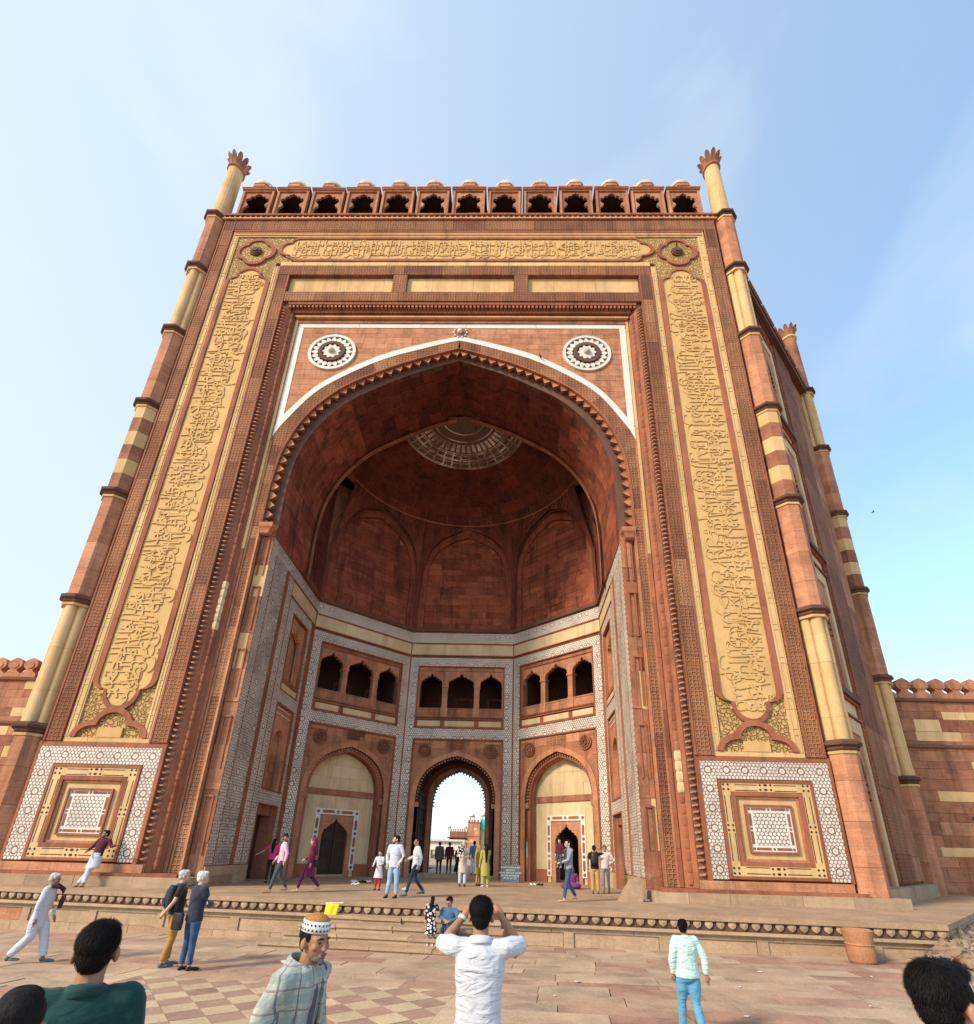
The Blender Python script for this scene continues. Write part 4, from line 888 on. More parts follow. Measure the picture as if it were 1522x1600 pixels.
# ------------------------------------------------------------------ upper walls, squinch net and dome of the porch
DC = (0.0, 4.2); RR, ZR = 6.80, 21.65
def upper(fr):
    L = fr.L; s = L / 6.0; c = L / 2; G = empty('upper_wall', parent=gate)
    put('wall_backing', M().box(fr, 0, L, 13.9, 21.9, -0.6, -0.22), 'pink_sandstone', G)
    hi, ho = 2.46 * s, 2.80 * s
    ai, ao = arch(hi, 17.4, 20.75, c, 5, 14.05), arch(ho, 17.4, 21.3, c, 5, 14.05)
    half = [(c - u, z) for u, z in ai[:len(ai) // 2 + 1]]
    zs = courses(14.06, 20.9, 0.42)
    for a, b2 in zip(zs, zs[1:]):
        wa, wb = xat(half, a) + .05, xat(half, min(b2, 20.74)) + .05
        if wa < .12: continue
        cu = cuts(-wa, wa, 1.25); g = .006; d = -0.15
        for i, (p, q) in enumerate(zip(cu, cu[1:])):
            pl, ql = (p, q); pu, qu = (max(p, -wb), min(q, wb))
            if i == 0: pu = -wb
            if i == len(cu) - 2: qu = wb
            if qu - pu < .02: continue
            put('wall_block', M().poly(fr, [(c + pl + g, a + g), (c + ql - g, a + g), (c + qu - g, b2 - g), (c + pu + g, b2 - g)], -0.3, d + random.uniform(-.02, .012)), 'shaded_sooty_sandstone', G)
    put('arch_frame', M().band(fr, ai, ao, -0.25, 0.0), 'shaded_sooty_sandstone', G)
    put('arch_fillet', M().band(fr, [(c + (u - c) * 1.10, z + (.12 if z > 14.1 else 0)) for u, z in ao], [(c + (u - c) * 1.16, z + (.2 if z > 14.1 else 0)) for u, z in ao], -0.25, 0.05), 'red_trim', G)
    # spandrel surface leaning in from the corners to the dome ring
    def P(u, z):
        x, y, _ = fr.p(u, 0, 0.0); r = math.hypot(x - DC[0], y - DC[1]); t = max(0.0, min(1.0, (z - 16.6) / (ZR - 16.6))); t = t * t * (3 - 2 * t)
        k = (r + (min(RR, r) - r) * t) / r
        return (DC[0] + (x - DC[0]) * k, DC[1] + (y - DC[1]) * k, z)
    m = M(); n = len(ao); rows = []
    for i in range(n):
        u, z = ao[i]; ue = (u if z > 17.4 else (0.0 if u < c else L))
        tgt = (u, ZR) if z > 17.4 else ((0.0 if u < c else L), z)
        f = i / (n - 1)
        ut = max(0, min(L, (u - c) * 1.09 + c)) if z > 17.4 else ue
        rows.append([P(u + (ut - u) * k / 6, z + ((ZR if z > 17.4 else z) - z) * k / 6) for k in range(7)])
    # corners
    m2 = M(); m2.loft([r for r in rows if True], cap=False, closed=False)
    put('squinch_web', m2, 'deep_shade_sandstone', G)
    # raised ribs of the net
    rb = M()
    for sg in (-1, 1):
        for k in range(6):
            u0 = c + sg * (0.25 + .42 * k) * s; z0 = 21.35 - .28 * k
            for dr in (-1, 1):
                a = [(u0 + dr * sg * .0, 21.6), (u0 + dr * .35, 21.6 - .62), (u0 + dr * .62, 21.6 - 1.25)]
                pts = []
                for (u, z) in a:
                    uu = max(.02, min(L - .02, u)); lim = None
                    for (ua, za), (ub, zb) in zip(ao, ao[1:]):
                        if ua <= uu <= ub and ub > ua: lim = za + (zb - za) * (uu - ua) / (ub - ua)
                    if lim and z < lim + .05: z = lim + .05
                    q = P(uu, z); pts.append((q[0] + fr.N[0] * .02, q[1] + fr.N[1] * .02, q[2]))
                rb.tube(pts, .035, 4)
    put('squinch_rib', rb, 'shaded_sooty_sandstone', G, kind='stuff')
    return G
for f in (DLf, BWf, DRf): upper(f)
cols = M()
for x, y in (mir(pB), mir(pC), pC, pB):
    pass
for fr, flip in ((SLf, False), (SRf, True)):
    a, b2 = (3.75, fr.L) if not flip else (0, fr.L - 3.75)
    put('wall_backing', M().box(fr, a, b2, 13.9, 21.9, -0.6, -0.12), 'shaded_sooty_sandstone', gate)
    masonry('wall_block', 'deep_shade_sandstone', fr, a, b2, 14.06, 21.6, .45, 1.1, -0.3, -0.03, gate)
PROF = [(6.80, 21.65), (6.48, 22.12), (6.0, 22.55), (5.38, 22.93), (4.6, 23.25), (3.55, 23.58)]
put('dome_backing', M().loft([[(DC[0] + (r + .07) * math.cos(a), DC[1] + (r + .07) * math.sin(a), z + .07) for a in [R(2 + 176 * k / 40) for k in range(41)]] for r, z in PROF], cap=False, closed=False), 'pink_sandstone', gate)
dome = put('porch_dome', M().loft([[(DC[0] + (r + .5) * math.cos(a), DC[1] + (r + .5) * math.sin(a), z + .5) for a in [R(-2 + 184 * k / 40) for k in range(41)]] for r, z in PROF + [(2.2, 23.9), (.01, 24.3)]], cap=False, closed=False), 'deep_shade_sandstone', gate)
for (r0, z0), (r1, z1) in zip(PROF, PROF[1:]):
    nb = max(8, int(r0 * 2.1)); st = random.random() * 5
    for k in range(nb):
        a0, a1 = R(2 + 176 * k / nb) + .004, R(2 + 176 * (k + 1) / nb) - .004; e = random.uniform(-.02, .012)
        ring = lambda r, z: [(DC[0] + (r + e) * math.cos(a0 + (a1 - a0) * j / 3), DC[1] + (r + e) * math.sin(a0 + (a1 - a0) * j / 3), z) for j in range(4)]
        f = .03
        put('dome_block', M().loft([ring(r0 - f * .3, z0 + .015), ring(r1 + f * .3, z1 - .008)], cap=False, closed=False), 'deep_shade_sandstone', dome)
put('dome_ring', M().loft([[(DC[0] + (RR + dr) * math.cos(a), DC[1] + (RR + dr) * math.sin(a), z) for a in [R(2 + 176 * k / 40) for k in range(41)]] for dr, z in ((.3, 21.55), (-.05, 21.55), (-.05, 21.66), (.3, 21.66))], cap=False, closed=False), 'red_trim', gate)
# painted plaster at the crown: rings of white line work on brown
mm = bpy.data.materials.new('painted_plaster'); n, l, b = nodes_of(mm)
geo = n.new('ShaderNodeNewGeometry'); sx = n.new('ShaderNodeSeparateXYZ'); l.new(geo.outputs['Position'], sx.inputs[0])
dx, dy = mth(n, l, 'SUBTRACT', sx.outputs[0], DC[0]), mth(n, l, 'SUBTRACT', sx.outputs[1], DC[1])
rr = mth(n, l, 'SQRT', mth(n, l, 'ADD', mth(n, l, 'MULTIPLY', dx, dx), mth(n, l, 'MULTIPLY', dy, dy)))
an = mth(n, l, 'ARCTAN2', dy, dx)
def ringline(r, w): return mth(n, l, 'LESS_THAN', mth(n, l, 'ABSOLUTE', mth(n, l, 'SUBTRACT', rr, r)), w)
acc = None
for r, w in ((3.5, .035), (2.98, .03), (2.55, .02), (1.75, .03), (1.25, .03)):
    q = ringline(r, w); acc = q if acc is None else mth(n, l, 'MAXIMUM', acc, q)
def petals(r0, r1, k, th):
    ins = mth(n, l, 'MULTIPLY', mth(n, l, 'GREATER_THAN', rr, r0), mth(n, l, 'LESS_THAN', rr, r1))
    wv = mth(n, l, 'ABSOLUTE', mth(n, l, 'SINE', mth(n, l, 'MULTIPLY', an, k)))
    return mth(n, l, 'MULTIPLY', ins, mth(n, l, 'GREATER_THAN', wv, th))
acc = mth(n, l, 'MAXIMUM', acc, petals(1.95, 2.45, 22, .55))
cv = n.new('ShaderNodeCombineXYZ'); l.new(mth(n, l, 'MULTIPLY', an, 5.7), cv.inputs[0]); l.new(mth(n, l, 'MULTIPLY', rr, 4.0), cv.inputs[1])
vv = n.new('ShaderNodeTexVoronoi'); vv.voronoi_dimensions = '2D'; vv.feature = 'DISTANCE_TO_EDGE'; vv.inputs['Scale'].default_value = 1.0; vv.inputs['Randomness'].default_value = .25; l.new(cv.outputs[0], vv.inputs['Vector'])
net = mth(n, l, 'MULTIPLY', mth(n, l, 'LESS_THAN', vv.outputs['Distance'], .08), mth(n, l, 'GREATER_THAN', rr, 2.5))
acc = mth(n, l, 'MAXIMUM', acc, net)
wear = noise(n, l, geo.outputs['Position'], .9, 5, .6); r9 = ramp(n, [(.42, 1.0), (.60, .15)]); l.new(wear, r9.inputs[0])
basec = ramp(n, [(.3, (.09, .045, .028)), (.55, (.15, .09, .06)), (.7, (.07, .036, .024))]); l.new(noise(n, l, geo.outputs['Position'], 2.2, 5), basec.inputs[0])
l.new(mix(n, l, mth(n, l, 'MULTIPLY', acc, r9.outputs[0]), basec.outputs[0], (.80, .74, .64)), b.inputs['Base Color']); b.inputs['Roughness'].default_value = .8
MATS['painted_plaster'] = mm
put('painted_crown', M().loft([[(DC[0] + r * math.cos(a), DC[1] + r * math.sin(a), z) for a in [R(1 + 178 * k / 48) for k in range(49)]] for r, z in ((3.56, 23.58), (3.3, 23.62), (2.6, 23.85), (1.7, 24.08), (.8, 24.22), (.02, 24.25))], cap=False, closed=False), 'painted_plaster', gate, smooth=True)
# ------------------------------------------------------------------ the passage through the back wall
PB = Fr((-3.05, 13.4), (3.05, 13.4))
hw = 2.12 * (BWf.L / 6)
pin = arch(hw + .02, 3.85, 6.35, BWf.L / 2, 4, 0.0)
put('passage_vault', M().loft([[BWf.p(u, z, d) for u, z in pin] for d in (-0.2, -2.4)], cap=False, closed=False), 'dark_interior', gate)
inn = arch(1.58, 3.75, 5.85, PB.L / 2, 5, 0.0)
k = max(range(len(inn)), key=lambda i: inn[i][1])
put('inner_arch', panel_with_opening(PB, -.3, PB.L + .3, 0.0, 7.5, inn, -0.6, 0.0), 'deep_shade_sandstone', gate)
put('inner_arch_band', M().band(PB, inn, [(PB.L / 2 + (u - PB.L / 2) * 1.16, z + (.2 if z > .1 else 0)) for u, z in inn], -0.3, 0.06), 'red_sandstone', gate)
put('arch_cusps', small_cusps(PB, arch(1.56, 3.75, 5.83, PB.L / 2, 5), -.55, .2), 'dark_trim', gate, kind='stuff')
for sg in (-1, 1):
    x = sg * 1.98; leaf = empty('gate_leaf', parent=gate)
    fr = Fr((x, 11.35), (x, 13.3)) if sg < 0 else Fr((x, 13.3), (x, 11.35))
    put('leaf_board', M().box(fr, 0, 1.95, .16, 4.4, -.09, .0), 'wood', leaf)
    m = M()
    for z in (.3, 1.1, 1.9, 2.7, 3.5, 4.2): m.box(fr, 0.02, 1.93, z, z + .14, 0, .06)
    for u in (.05, .95, 1.80): m.box(fr, u, u + .12, .18, 4.36, 0, .045)
    put('leaf_rail', m, 'wood', leaf)
put('threshold', M().wbox(-2.2, 2.2, 11.15, 30, -.1, .17), 'platform_stone', gate)
# ------------------------------------------------------------------ corner turrets
def oct_ring(cx, cy, r, z, n=8): return [(cx + r * math.cos(PI / 8 + 2 * PI * k / n), cy + r * math.sin(PI / 8 + 2 * PI * k / n), z) for k in range(n)]
RING = [0.0, 5.1, 10.25, 15.4, 20.5, 25.4, 30.25, 34.72]
def turret(cx, cy, top, red='pink_sandstone'):
    T = empty('corner_turret', parent=gate); r = 0.55
    for i in range(top):
        z0, z1 = RING[i], RING[i + 1]; z0 = z0 + (.14 if i else 0); z1 -= .22
        style = {1: 'cluster', 3: 'stripe', 5: 'cluster'}.get(i, 'plain')
        if style == 'cluster':
            zs = cuts(z0, z1, 1.7)
            for a, b2 in zip(zs, zs[1:]):
                m = M(); n = 60; e = random.uniform(-.006, .006)
                ring = lambda z: [(cx + (r * .93 + e) * (.70 + .30 * abs(math.cos(2.5 * t)) ** .55) * math.cos(t - PI / 2), cy + (r * .93 + e) * (.70 + .30 * abs(math.cos(2.5 * t)) ** .55) * math.sin(t - PI / 2), z) for t in [2 * PI * k / n for k in range(n)]]
                put('clustered_shaft', m.loft([ring(a + .004), ring(b2 - .004)]), 'cream_sandstone', T)
        else:
            h = .82 if style == 'stripe' else 1.15
            zs = courses(z0, z1, h, 0.0 if style == 'stripe' else .2); nst = len(zs) - 1
            for k, (a, b2) in enumerate(zip(zs, zs[1:])):
                mt = red if style == 'plain' else ('cream_sandstone' if k % 2 == 1 and 0 < k < nst - 0 else 'red_sandstone')
                rr = r + random.uniform(-.004, .004)
                put('shaft_stone', M().loft([oct_ring(cx, cy, rr, a + .005), oct_ring(cx, cy, rr, b2 - .005)]), mt, T)
        zc = RING[i + 1]
        prof = [(r, -.24), (r + .07, -.16), (r + .05, -.10), (r + .17, -.04), (r + .19, .06), (r + .08, .10), (r + .06, .15)]
        put('ring_moulding', M().loft([oct_ring(cx, cy, q, zc + dz) for q, dz in prof]), 'dark_trim', T)
        put('ring_fillet', M().loft([oct_ring(cx, cy, r + .04, zc - .34), oct_ring(cx, cy, r + .06, zc - .25)]), 'cream_sandstone', T)
    zt = RING[top] + .14
    up = 4.75 if top == 7 else 4.9
    zs = cuts(zt, zt + up, 1.6)
    for a, b2 in zip(zs, zs[1:]):
        f = lambda z: .47 - .06 * (z - zt) / up
        put('finial_shaft', M().lathe([(f(a), a + .004), (f(b2), b2 - .004)], cx, cy, 20), 'cream_sandstone' if top == 7 else 'red_sandstone', T, smooth=False)
    zt += up
    put('finial_collar', M().lathe([(.40, zt), (.50, zt + .08), (.50, zt + .2), (.42, zt + .26)], cx, cy, 20), 'pink_sandstone' if top == 7 else 'cream_sandstone', T)
    lf = M(); lf.loft([[(-.10, .0, 0), (.10, .0, 0), (.10, .05, 0), (-.10, .05, 0)], [(-.15, -.05, .30), (.15, -.05, .30), (.13, .03, .31), (-.13, .03, .31)], [(-.17, -.14, .62), (.17, -.14, .62), (.15, -.05, .65), (-.15, -.05, .65)], [(-.15, -.28, .90), (.15, -.28, .90), (.13, -.20, .95), (-.13, -.20, .95)], [(-.06, -.38, 1.06), (.06, -.38, 1.06), (.05, -.33, 1.08), (-.05, -.33, 1.08)]])
    lm = lf.mesh('leaf', smooth=False); lm.materials.append(MATS['red_sandstone'])
    for k in range(10): put('finial_petal', lm, None, T, mw=Matrix.Translation((cx, cy, zt + .2)) @ Matrix.Rotation(2 * PI * k / 10, 4, 'Z') @ Matrix.Translation((0, -.36, 0)) @ Matrix.Scale(.86, 4))
    put('finial_spike', M().lathe([(.2, zt + .2), (.26, zt + .6), (.12, zt + .9), (.16, zt + 1.1), (.03, zt + 1.35), (.0, zt + 1.6)], cx, cy, 10), 'red_sandstone', T)
turret(-14.46, 0.28, 7); turret(14.46, 0.28, 7); turret(-21.7, 8.4, 6); turret(22.2, 8.0, 6)
# ------------------------------------------------------------------ side wings, turned 45 degrees
for s in (-1, 1):
    fr = Fr((14.75, .55), (21.85, 7.65)) if s > 0 else Fr((-21.85, 7.65), (-14.75, .55)); L = fr.L
    G = empty('side_wing', parent=gate)
    def X(a, b2): return (a, b2) if s > 0 else (L - b2, L - a)
    put('wing_wall', M().box(fr, 0, L, 0, 30.2, -1.0, -0.25), 'red_sandstone', G)
    for a, b2 in ((.25, .85), (4.75, 7.6)): vcourse('carved_band_block', 'carved_red_sandstone', fr, *X(a, b2), .6, 29.9, 2.2, -0.4, 0.02, G)
    vcourse('pilaster_block', 'red_sandstone', fr, *X(7.62, 9.8), .6, 29.9, 1.6, -0.4, -0.06, G)
    vcourse('pilaster_block', 'red_trim', fr, *X(.87, 1.25), .6, 29.9, 1.6, -0.4, -0.08, G); vcourse('pilaster_block', 'red_trim', fr, *X(4.62, 4.74), .6, 29.9, 1.6, -0.4, -0.05, G)
    hcourse('plinth_block', 'platform_stone', fr, *X(.5, L + .5), 0, .5, 1.4, -0.3, .30, G)
    for zb in (0.5, 7.6, 15.2, 22.6):
        zt = zb + 7.0; st = empty('wing_storey', parent=gate)
        put('string_course', M().box(fr, *X(0.9, 4.7), zt + .15, zt + .42, -0.4, 0.08), 'dark_trim', st)
        put('storey_frame', M().band(fr, [X(1.25, 4.05)[0:1][0:1] and (X(1.25, 4.05)[0], zb), (X(1.25, 4.05)[0], zt - 1.3), (X(1.25, 4.05)[1], zt - 1.3), (X(1.25, 4.05)[1], zb)], [(X(.92, 4.5)[0], zb), (X(.92, 4.5)[0], zt - .7), (X(.92, 4.5)[1], zt - .7), (X(.92, 4.5)[1], zb)], -0.3, -0.10), 'cream_plaster', st)
        for q0, q1 in ((1.0, 2.65), (2.8, 4.45)): block('cream_panel', 'cream_plaster', fr, *X(q0, q1), zt - .55, zt + .05, -0.3, -0.14, st)
        put('frame_fillet', M().box(fr, *X(.92, 4.6), zt - .66, zt - .58, -.3, -.03).box(fr, *X(.92, 4.6), zt + .07, zt + .14, -.3, -.02), 'red_trim', st)
        c = sum(X(1.25, 4.05)) / 2; w = 1.4
        ar = arch(w - .30, zb + 3.0, zb + 5.2, c, 4, zb)
        put('arch_wall', panel_with_opening(fr, c - w, c + w, zb, zt - 1.3, ar, -0.3, -0.16), 'pink_sandstone', st)
        put('arch_cusps', small_cusps(fr, ar[1:-1], -0.2, .3), 'dark_trim', st, kind='stuff')
        ar2 = arch(w - .55, zb + 2.8, zb + 4.8, c, 4, zb)
        put('arch_recess', M().poly(fr, ar2[::-1], -0.4, -0.235), 'shaded_sooty_sandstone', st)
    put('wing_cornice', M().box(fr, 0, L, 29.92, 30.3, -1.0, .30).box(fr, 0, L, 30.3, 30.42, -1, .36), 'dark_trim', G)
    for k in range(5):
        u = L * (k + .5) / 5
        put('parapet_panel', M().box(fr, u - .8, u + .8, 30.42, 32.3, -0.25, 0.05).box(fr, u - .9, u + .9, 32.3, 32.5, -0.35, .15).box(fr, u - .5, u + .5, 31.0, 31.8, -0.2, .09), 'pink_sandstone', G)
    m = M(); m.add([(s * 14.4, .8, 0), (s * 21.9, 8.2, 0), (s * 21.9, 16, 0), (s * 13, 16, 0), (s * 14.4, .8, 30.0), (s * 21.9, 8.2, 30.0), (s * 21.9, 16, 30.0), (s * 13, 16, 30.0)], [(0, 1, 2, 3), (4, 5, 6, 7), (0, 1, 5, 4), (1, 2, 6, 5), (2, 3, 7, 6), (3, 0, 4, 7)])
    put('wing_core', m, 'red_sandstone', G)
# ------------------------------------------------------------------ cornice and the row of kiosks
m = M(); m.box(FW, -13.95, 13.95, 34.41, 34.47, -0.3, .10); put('cornice_fillet', m, 'red_trim', gate)
put('cornice_roll', M().box(FW, -13.95, 13.95, 34.47, 34.54, -0.3, .12), 'cream_sandstone', gate)
m = M(); u = -13.9
while u < 13.8: m.box(FW, u, u + .1, 34.54, 34.72, -0.1, .10); u += .30
put('cornice_bracket', m, 'pink_sandstone', gate, kind='stuff')
hcourse('cornice_slab', 'red_trim', FW, -13.95, 13.95, 34.72, 34.86, 2.1, -2.5, .15, gate)
put('cornice_backing', M().box(FW, -13.95, 13.95, 34.54, 34.72, -0.3, .02), 'dark_trim', gate)
hcourse('kiosk_sill', 'pink_sandstone', FW, -13.75, 13.75, 34.862, 35.02, 2.1, -2.3, .05, gate)
put('roof_terrace', M().wbox(-14.0, 14.0, .4, 16.0, 34.3, 34.80), 'platform_stone', gate)
kfoil = [(1, 0), (1, .34), (.94, .44), (.76, .50), (.68, .56), (.76, .62), (.92, .68), (.96, .78), (.88, .86), (.74, .87), (.66, .85), (.62, .93), (.46, .97), (.34, .95), (.26, 1.02), (.10, 1.05), (0, 1.08)]
KF = Fr((-.93, 0), (.93, 0))
km = {}
fo = foil(.22, 1.64, 0.0, 2.0, kfoil)
km['kiosk_arch'] = (panel_with_opening(KF, .12, 1.74, .0, 2.25, fo, -.16, -.05), 'red_sandstone')
km['kiosk_frame'] = (M().box(KF, 0, .125, 0, 2.36, -.2, .03).box(KF, 1.735, 1.86, 0, 2.36, -.2, .03).box(KF, .125, 1.735, 2.255, 2.36, -.2, .03), 'pink_sandstone')
km['kiosk_eave'] = (M().box(KF, -.05, 1.91, 2.36, 2.44, -1.75, .10).box(KF, -.07, 1.93, 2.44, 2.50, -1.8, .14), 'pink_sandstone')
km['kiosk_drum'] = (M().loft([[(x * q, y * q + .50, z) for x, y in [(-.62, -.30), (-.30, -.62), (.30, -.62), (.62, -.30), (.62, .30), (.30, .62), (-.30, .62), (-.62, .30)]] for q, z in ((1.08, 2.52), (1.0, 2.80), (1.06, 2.86))]), 'pink_sandstone')
km['kiosk_dome'] = (M().lathe([(.62, 2.86), (.66, 2.98), (.62, 3.24), (.46, 3.46), (.24, 3.6), (.05, 3.65)], 0, .50, 18), 'dome_stone')
km['kiosk_finial'] = (M().lathe([(.07, 3.62), (.14, 3.70), (.06, 3.76), (.11, 3.86), (.03, 4.0), (.0, 4.15)], 0, .50, 10), 'dark_trim')
km['kiosk_side'] = (M().wbox(-.93, -.83, .2, 1.65, 0, 2.36).wbox(.83, .93, .2, 1.65, 0, 2.36).wbox(-.86, -.70, 1.5, 1.66, 0, 2.36).wbox(.70, .86, 1.5, 1.66, 0, 2.36).wbox(-.7, .7, 1.5, 1.62, 0, 2.36).wbox(-.82, .82, .2, 1.5, 2.26, 2.35), 'dark_interior')  # inner walls coloured near black to paint the shade inside the kiosks
kd = {}
for k2, (mm2, mt) in km.items():
    kd[k2] = mm2.mesh(k2, smooth=(k2 == 'kiosk_dome')); kd[k2].materials.append(MATS[mt])
for k in range(13):
    x = (k - 6) * 2.072; K = empty('rooftop_kiosk', (x + random.uniform(-.012, .012), .06 + random.uniform(-.02, .02), 35.02), random.uniform(-.008, .008), parent=gate); K.scale = (1, 1, random.uniform(.985, 1.012))
    for k2, me in kd.items(): put(k2, me, None, K)
put('kiosk_rail', M().box(FW, -13.4, 13.4, 35.02, 35.10, -.3, -.06), 'pink_sandstone', gate)
# larger domed pavilion behind the row, only its crown shows
P2 = empty('roof_pavilion', (0.1, 4.2, 34.8), parent=gate)
m = M()
for x in (-1.7, 1.7):
    for y in (-1.7, 1.7): m.wbox(x - .15, x + .15, y - .15, y + .15, 0, 3.6)
put('pavilion_column', m, 'red_sandstone', P2); put('pavilion_eave', M().wbox(-2.5, 2.5, -2.5, 2.5, 3.6, 3.8), 'dark_trim', P2)
put('pavilion_dome', M().lathe([(1.7, 3.8), (1.8, 4.2), (1.68, 4.8), (1.25, 5.4), (.6, 5.8), (.1, 5.95)], 0, 0, 24), 'dome_stone', P2, smooth=True); put('pavilion_finial', M().lathe([(.1, 5.9), (.22, 6.05), (.05, 6.2), (.0, 6.6)], 0, 0, 10), 'dome_stone', P2)
put('lightning_rod', M().tube([(0.1, 4.2, 40.9), (0.1, 4.2, 42.0)], .02, 5), 'dark_trim', gate)
# ------------------------------------------------------------------ inscription: the carved letters
AR = {}
for base, ch in ((0xFE8F, 'ب'), (0xFE95, 'ت'), (0xFE99, 'ث'), (0xFE9D, 'ج'), (0xFEA1, 'ح'), (0xFEA5, 'خ'), (0xFEB1, 'س'), (0xFEB5, 'ش'), (0xFEB9, 'ص'), (0xFEBD, 'ض'), (0xFEC1, 'ط'), (0xFEC5, 'ظ'), (0xFEC9, 'ع'), (0xFECD, 'غ'), (0xFED1, 'ف'), (0xFED5, 'ق'), (0xFED9, 'ك'), (0xFEDD, 'ل'), (0xFEE1, 'م'), (0xFEE5, 'ن'), (0xFEE9, 'ه'), (0xFEF1, 'ي'), (0xFE89, 'ئ')): AR[ch] = (base, 4)
for base, ch in ((0xFE8D, 'ا'), (0xFE83, 'أ'), (0xFE87, 'إ'), (0xFE81, 'آ'), (0xFEA9, 'د'), (0xFEAB, 'ذ'), (0xFEAD, 'ر'), (0xFEAF, 'ز'), (0xFEED, 'و'), (0xFEEF, 'ى'), (0xFE93, 'ة'), (0xFE85, 'ؤ')): AR[ch] = (base, 2)
AR['ء'] = (0xFE80, 1)
def shape_ar(t):
    out = []; i = 0; prev = False   # prev: the letter before joins onwards
    while i < len(t):
        ch = t[i]
        if ch not in AR: out.append(ch); prev = False; i += 1; continue
        if ch == 'ل' and i + 1 < len(t) and t[i + 1] in 'اأإآ':
            out.append(chr((0xFEFB if t[i + 1] == 'ا' else 0xFEF7 if t[i + 1] == 'أ' else 0xFEF9 if t[i + 1] == 'إ' else 0xFEF5) + (1 if prev else 0))); prev = False; i += 2; continue
        base, nf = AR[ch]; nxt = i + 1 < len(t) and t[i + 1] in AR and AR[t[i + 1]][1] > 1 and nf == 4
        if nf == 1: f = 0
        elif nf == 2: f = 1 if prev else 0
        else: f = (3 if nxt else 1) if prev else (2 if nxt else 0)
        out.append(chr(base + f)); prev = nxt and nf == 4; i += 1
    return ''.join(out)[::-1]
def letters(text, length, cap, extrude=0.03, fat=0.004, gap=0.02):
    cu = bpy.data.curves.new('lettering', 'FONT'); cu.body = shape_ar(text); cu.size = 1.0; cu.extrude = extrude / 2; cu.offset = fat; cu.resolution_u = 3
    o = bpy.data.objects.new('lettering', cu); COL.objects.link(o)
    dg = bpy.context.evaluated_depsgraph_get(); me = bpy.data.meshes.new_from_object(o.evaluated_get(dg)); bpy.data.objects.remove(o)
    V = np.empty(len(me.vertices) * 3); me.vertices.foreach_get('co', V); V = V.reshape(-1, 3)
    lo, hi = V.min(0), V.max(0)
    V[:, 0] = (V[:, 0] - (lo[0] + hi[0]) / 2) * (length / (hi[0] - lo[0])); V[:, 1] = (V[:, 1] - (lo[1] + hi[1]) / 2) * (cap / (hi[1] - lo[1]))
    me.vertices.foreach_set('co', V.ravel()); me.update(); return me
T1 = 'بسم الله الرحمن الرحيم وسيق الذين اتقوا ربهم إلى الجنة زمرا حتى إذا جاءوها وفتحت أبوابها'
T2 = 'وقال لهم خزنتها سلام عليكم طبتم فادخلوها خالدين وقالوا الحمد لله الذي صدقنا وعده'
T3 = 'وأورثنا الأرض نتبوأ من الجنة حيث نشاء فنعم أجر العاملين'
def inscribe(txts, centre, length, width, rot, seed):
    """interlaced rows of raised letters with long rising strokes through them"""
    rs = random.Random(seed)
    base = Matrix.Translation(Vector(FW.p(centre[0], centre[1], -0.012))) @ Matrix.Rotation(R(90), 4, 'X') @ Matrix.Rotation(rot, 4, 'Z')
    for t, (h, off, dd) in zip(txts, ((.56, -.20, 0.0), (.46, .04, .003), (.46, .22, .006), (.40, .27, .009))):
        me = letters(t, length, width * h, 0.03); me.materials.append(MATS['inscription_stone'])
        put('raised_lettering', me, None, gate, kind='stuff', mw=base @ Matrix.Translation((0, off * width, dd)))
    m = M(); x = -length / 2 + .2
    while x < length / 2 - .1:
        y0 = rs.uniform(-.42, -.05) * width; y1 = rs.uniform(.34, .47) * width; sl_ = rs.choice((0, 0, 0, .0, .12, -.25)); w = rs.uniform(.018, .028)
        q = [(x - w, y0), (x + w, y0), (x + w + sl_ * .5, (y0 + y1) / 2), (x + w + sl_, y1), (x - w * .2 + sl_, y1 + .05), (x - w + sl_, y1 - .05), (x - w + sl_ * .5, (y0 + y1) / 2)]
        n = len(q); m.add([(a, b2, 0) for a, b2 in q] + [(a, b2, .022) for a, b2 in q], [tuple(range(n, 2 * n))] + [(i, (i + 1) % n, n + (i + 1) % n, n + i) for i in range(n)])
        if rs.random() < .5:   # a bowl swinging back from the foot of the stroke
            r = rs.uniform(.16, .30) * width * .6; cy = y0 + .02; k = 9
            a0 = [(x - r + r * math.cos(-PI * i / k), cy + r * .75 * math.sin(-PI * i / k)) for i in range(k + 1)]; b0 = [(x - r + (r - .045) * math.cos(-PI * i / k), cy + (r * .75 - .04) * math.sin(-PI * i / k)) for i in range(k + 1)]
            lim = -.485 * width
            b = len(m.v)
            for (p, q2) in zip(a0, b0): m.v += [(p[0], max(p[1], lim), .021), (q2[0], max(q2[1], lim + .04), .021), (p[0], max(p[1], lim), 0), (q2[0], max(q2[1], lim + .04), 0)]
            for i in range(k): o = b + 4 * i; m.f += [(o, o + 4, o + 5, o + 1), (o, o + 2, o + 6, o + 4), (o + 1, o + 5, o + 7, o + 3)]
        x += rs.uniform(.16, .42)
    put('raised_lettering', m, 'inscription_stone', gate, kind='stuff', mw=base)
inscribe((T1[:62], T2[:58], T3, T1[20:80]), (11.49, 18.05), 23.6, 1.96, R(-90), 1)
inscribe((T2[10:72], T3, T1[:56], T2[:60]), (-11.49, 18.05), 23.6, 1.96, R(90), 2)
inscribe((T3, T1[10:62], T2[20:70], T3), (0.0, 31.92), 19.0, 1.66, 0.0, 3)
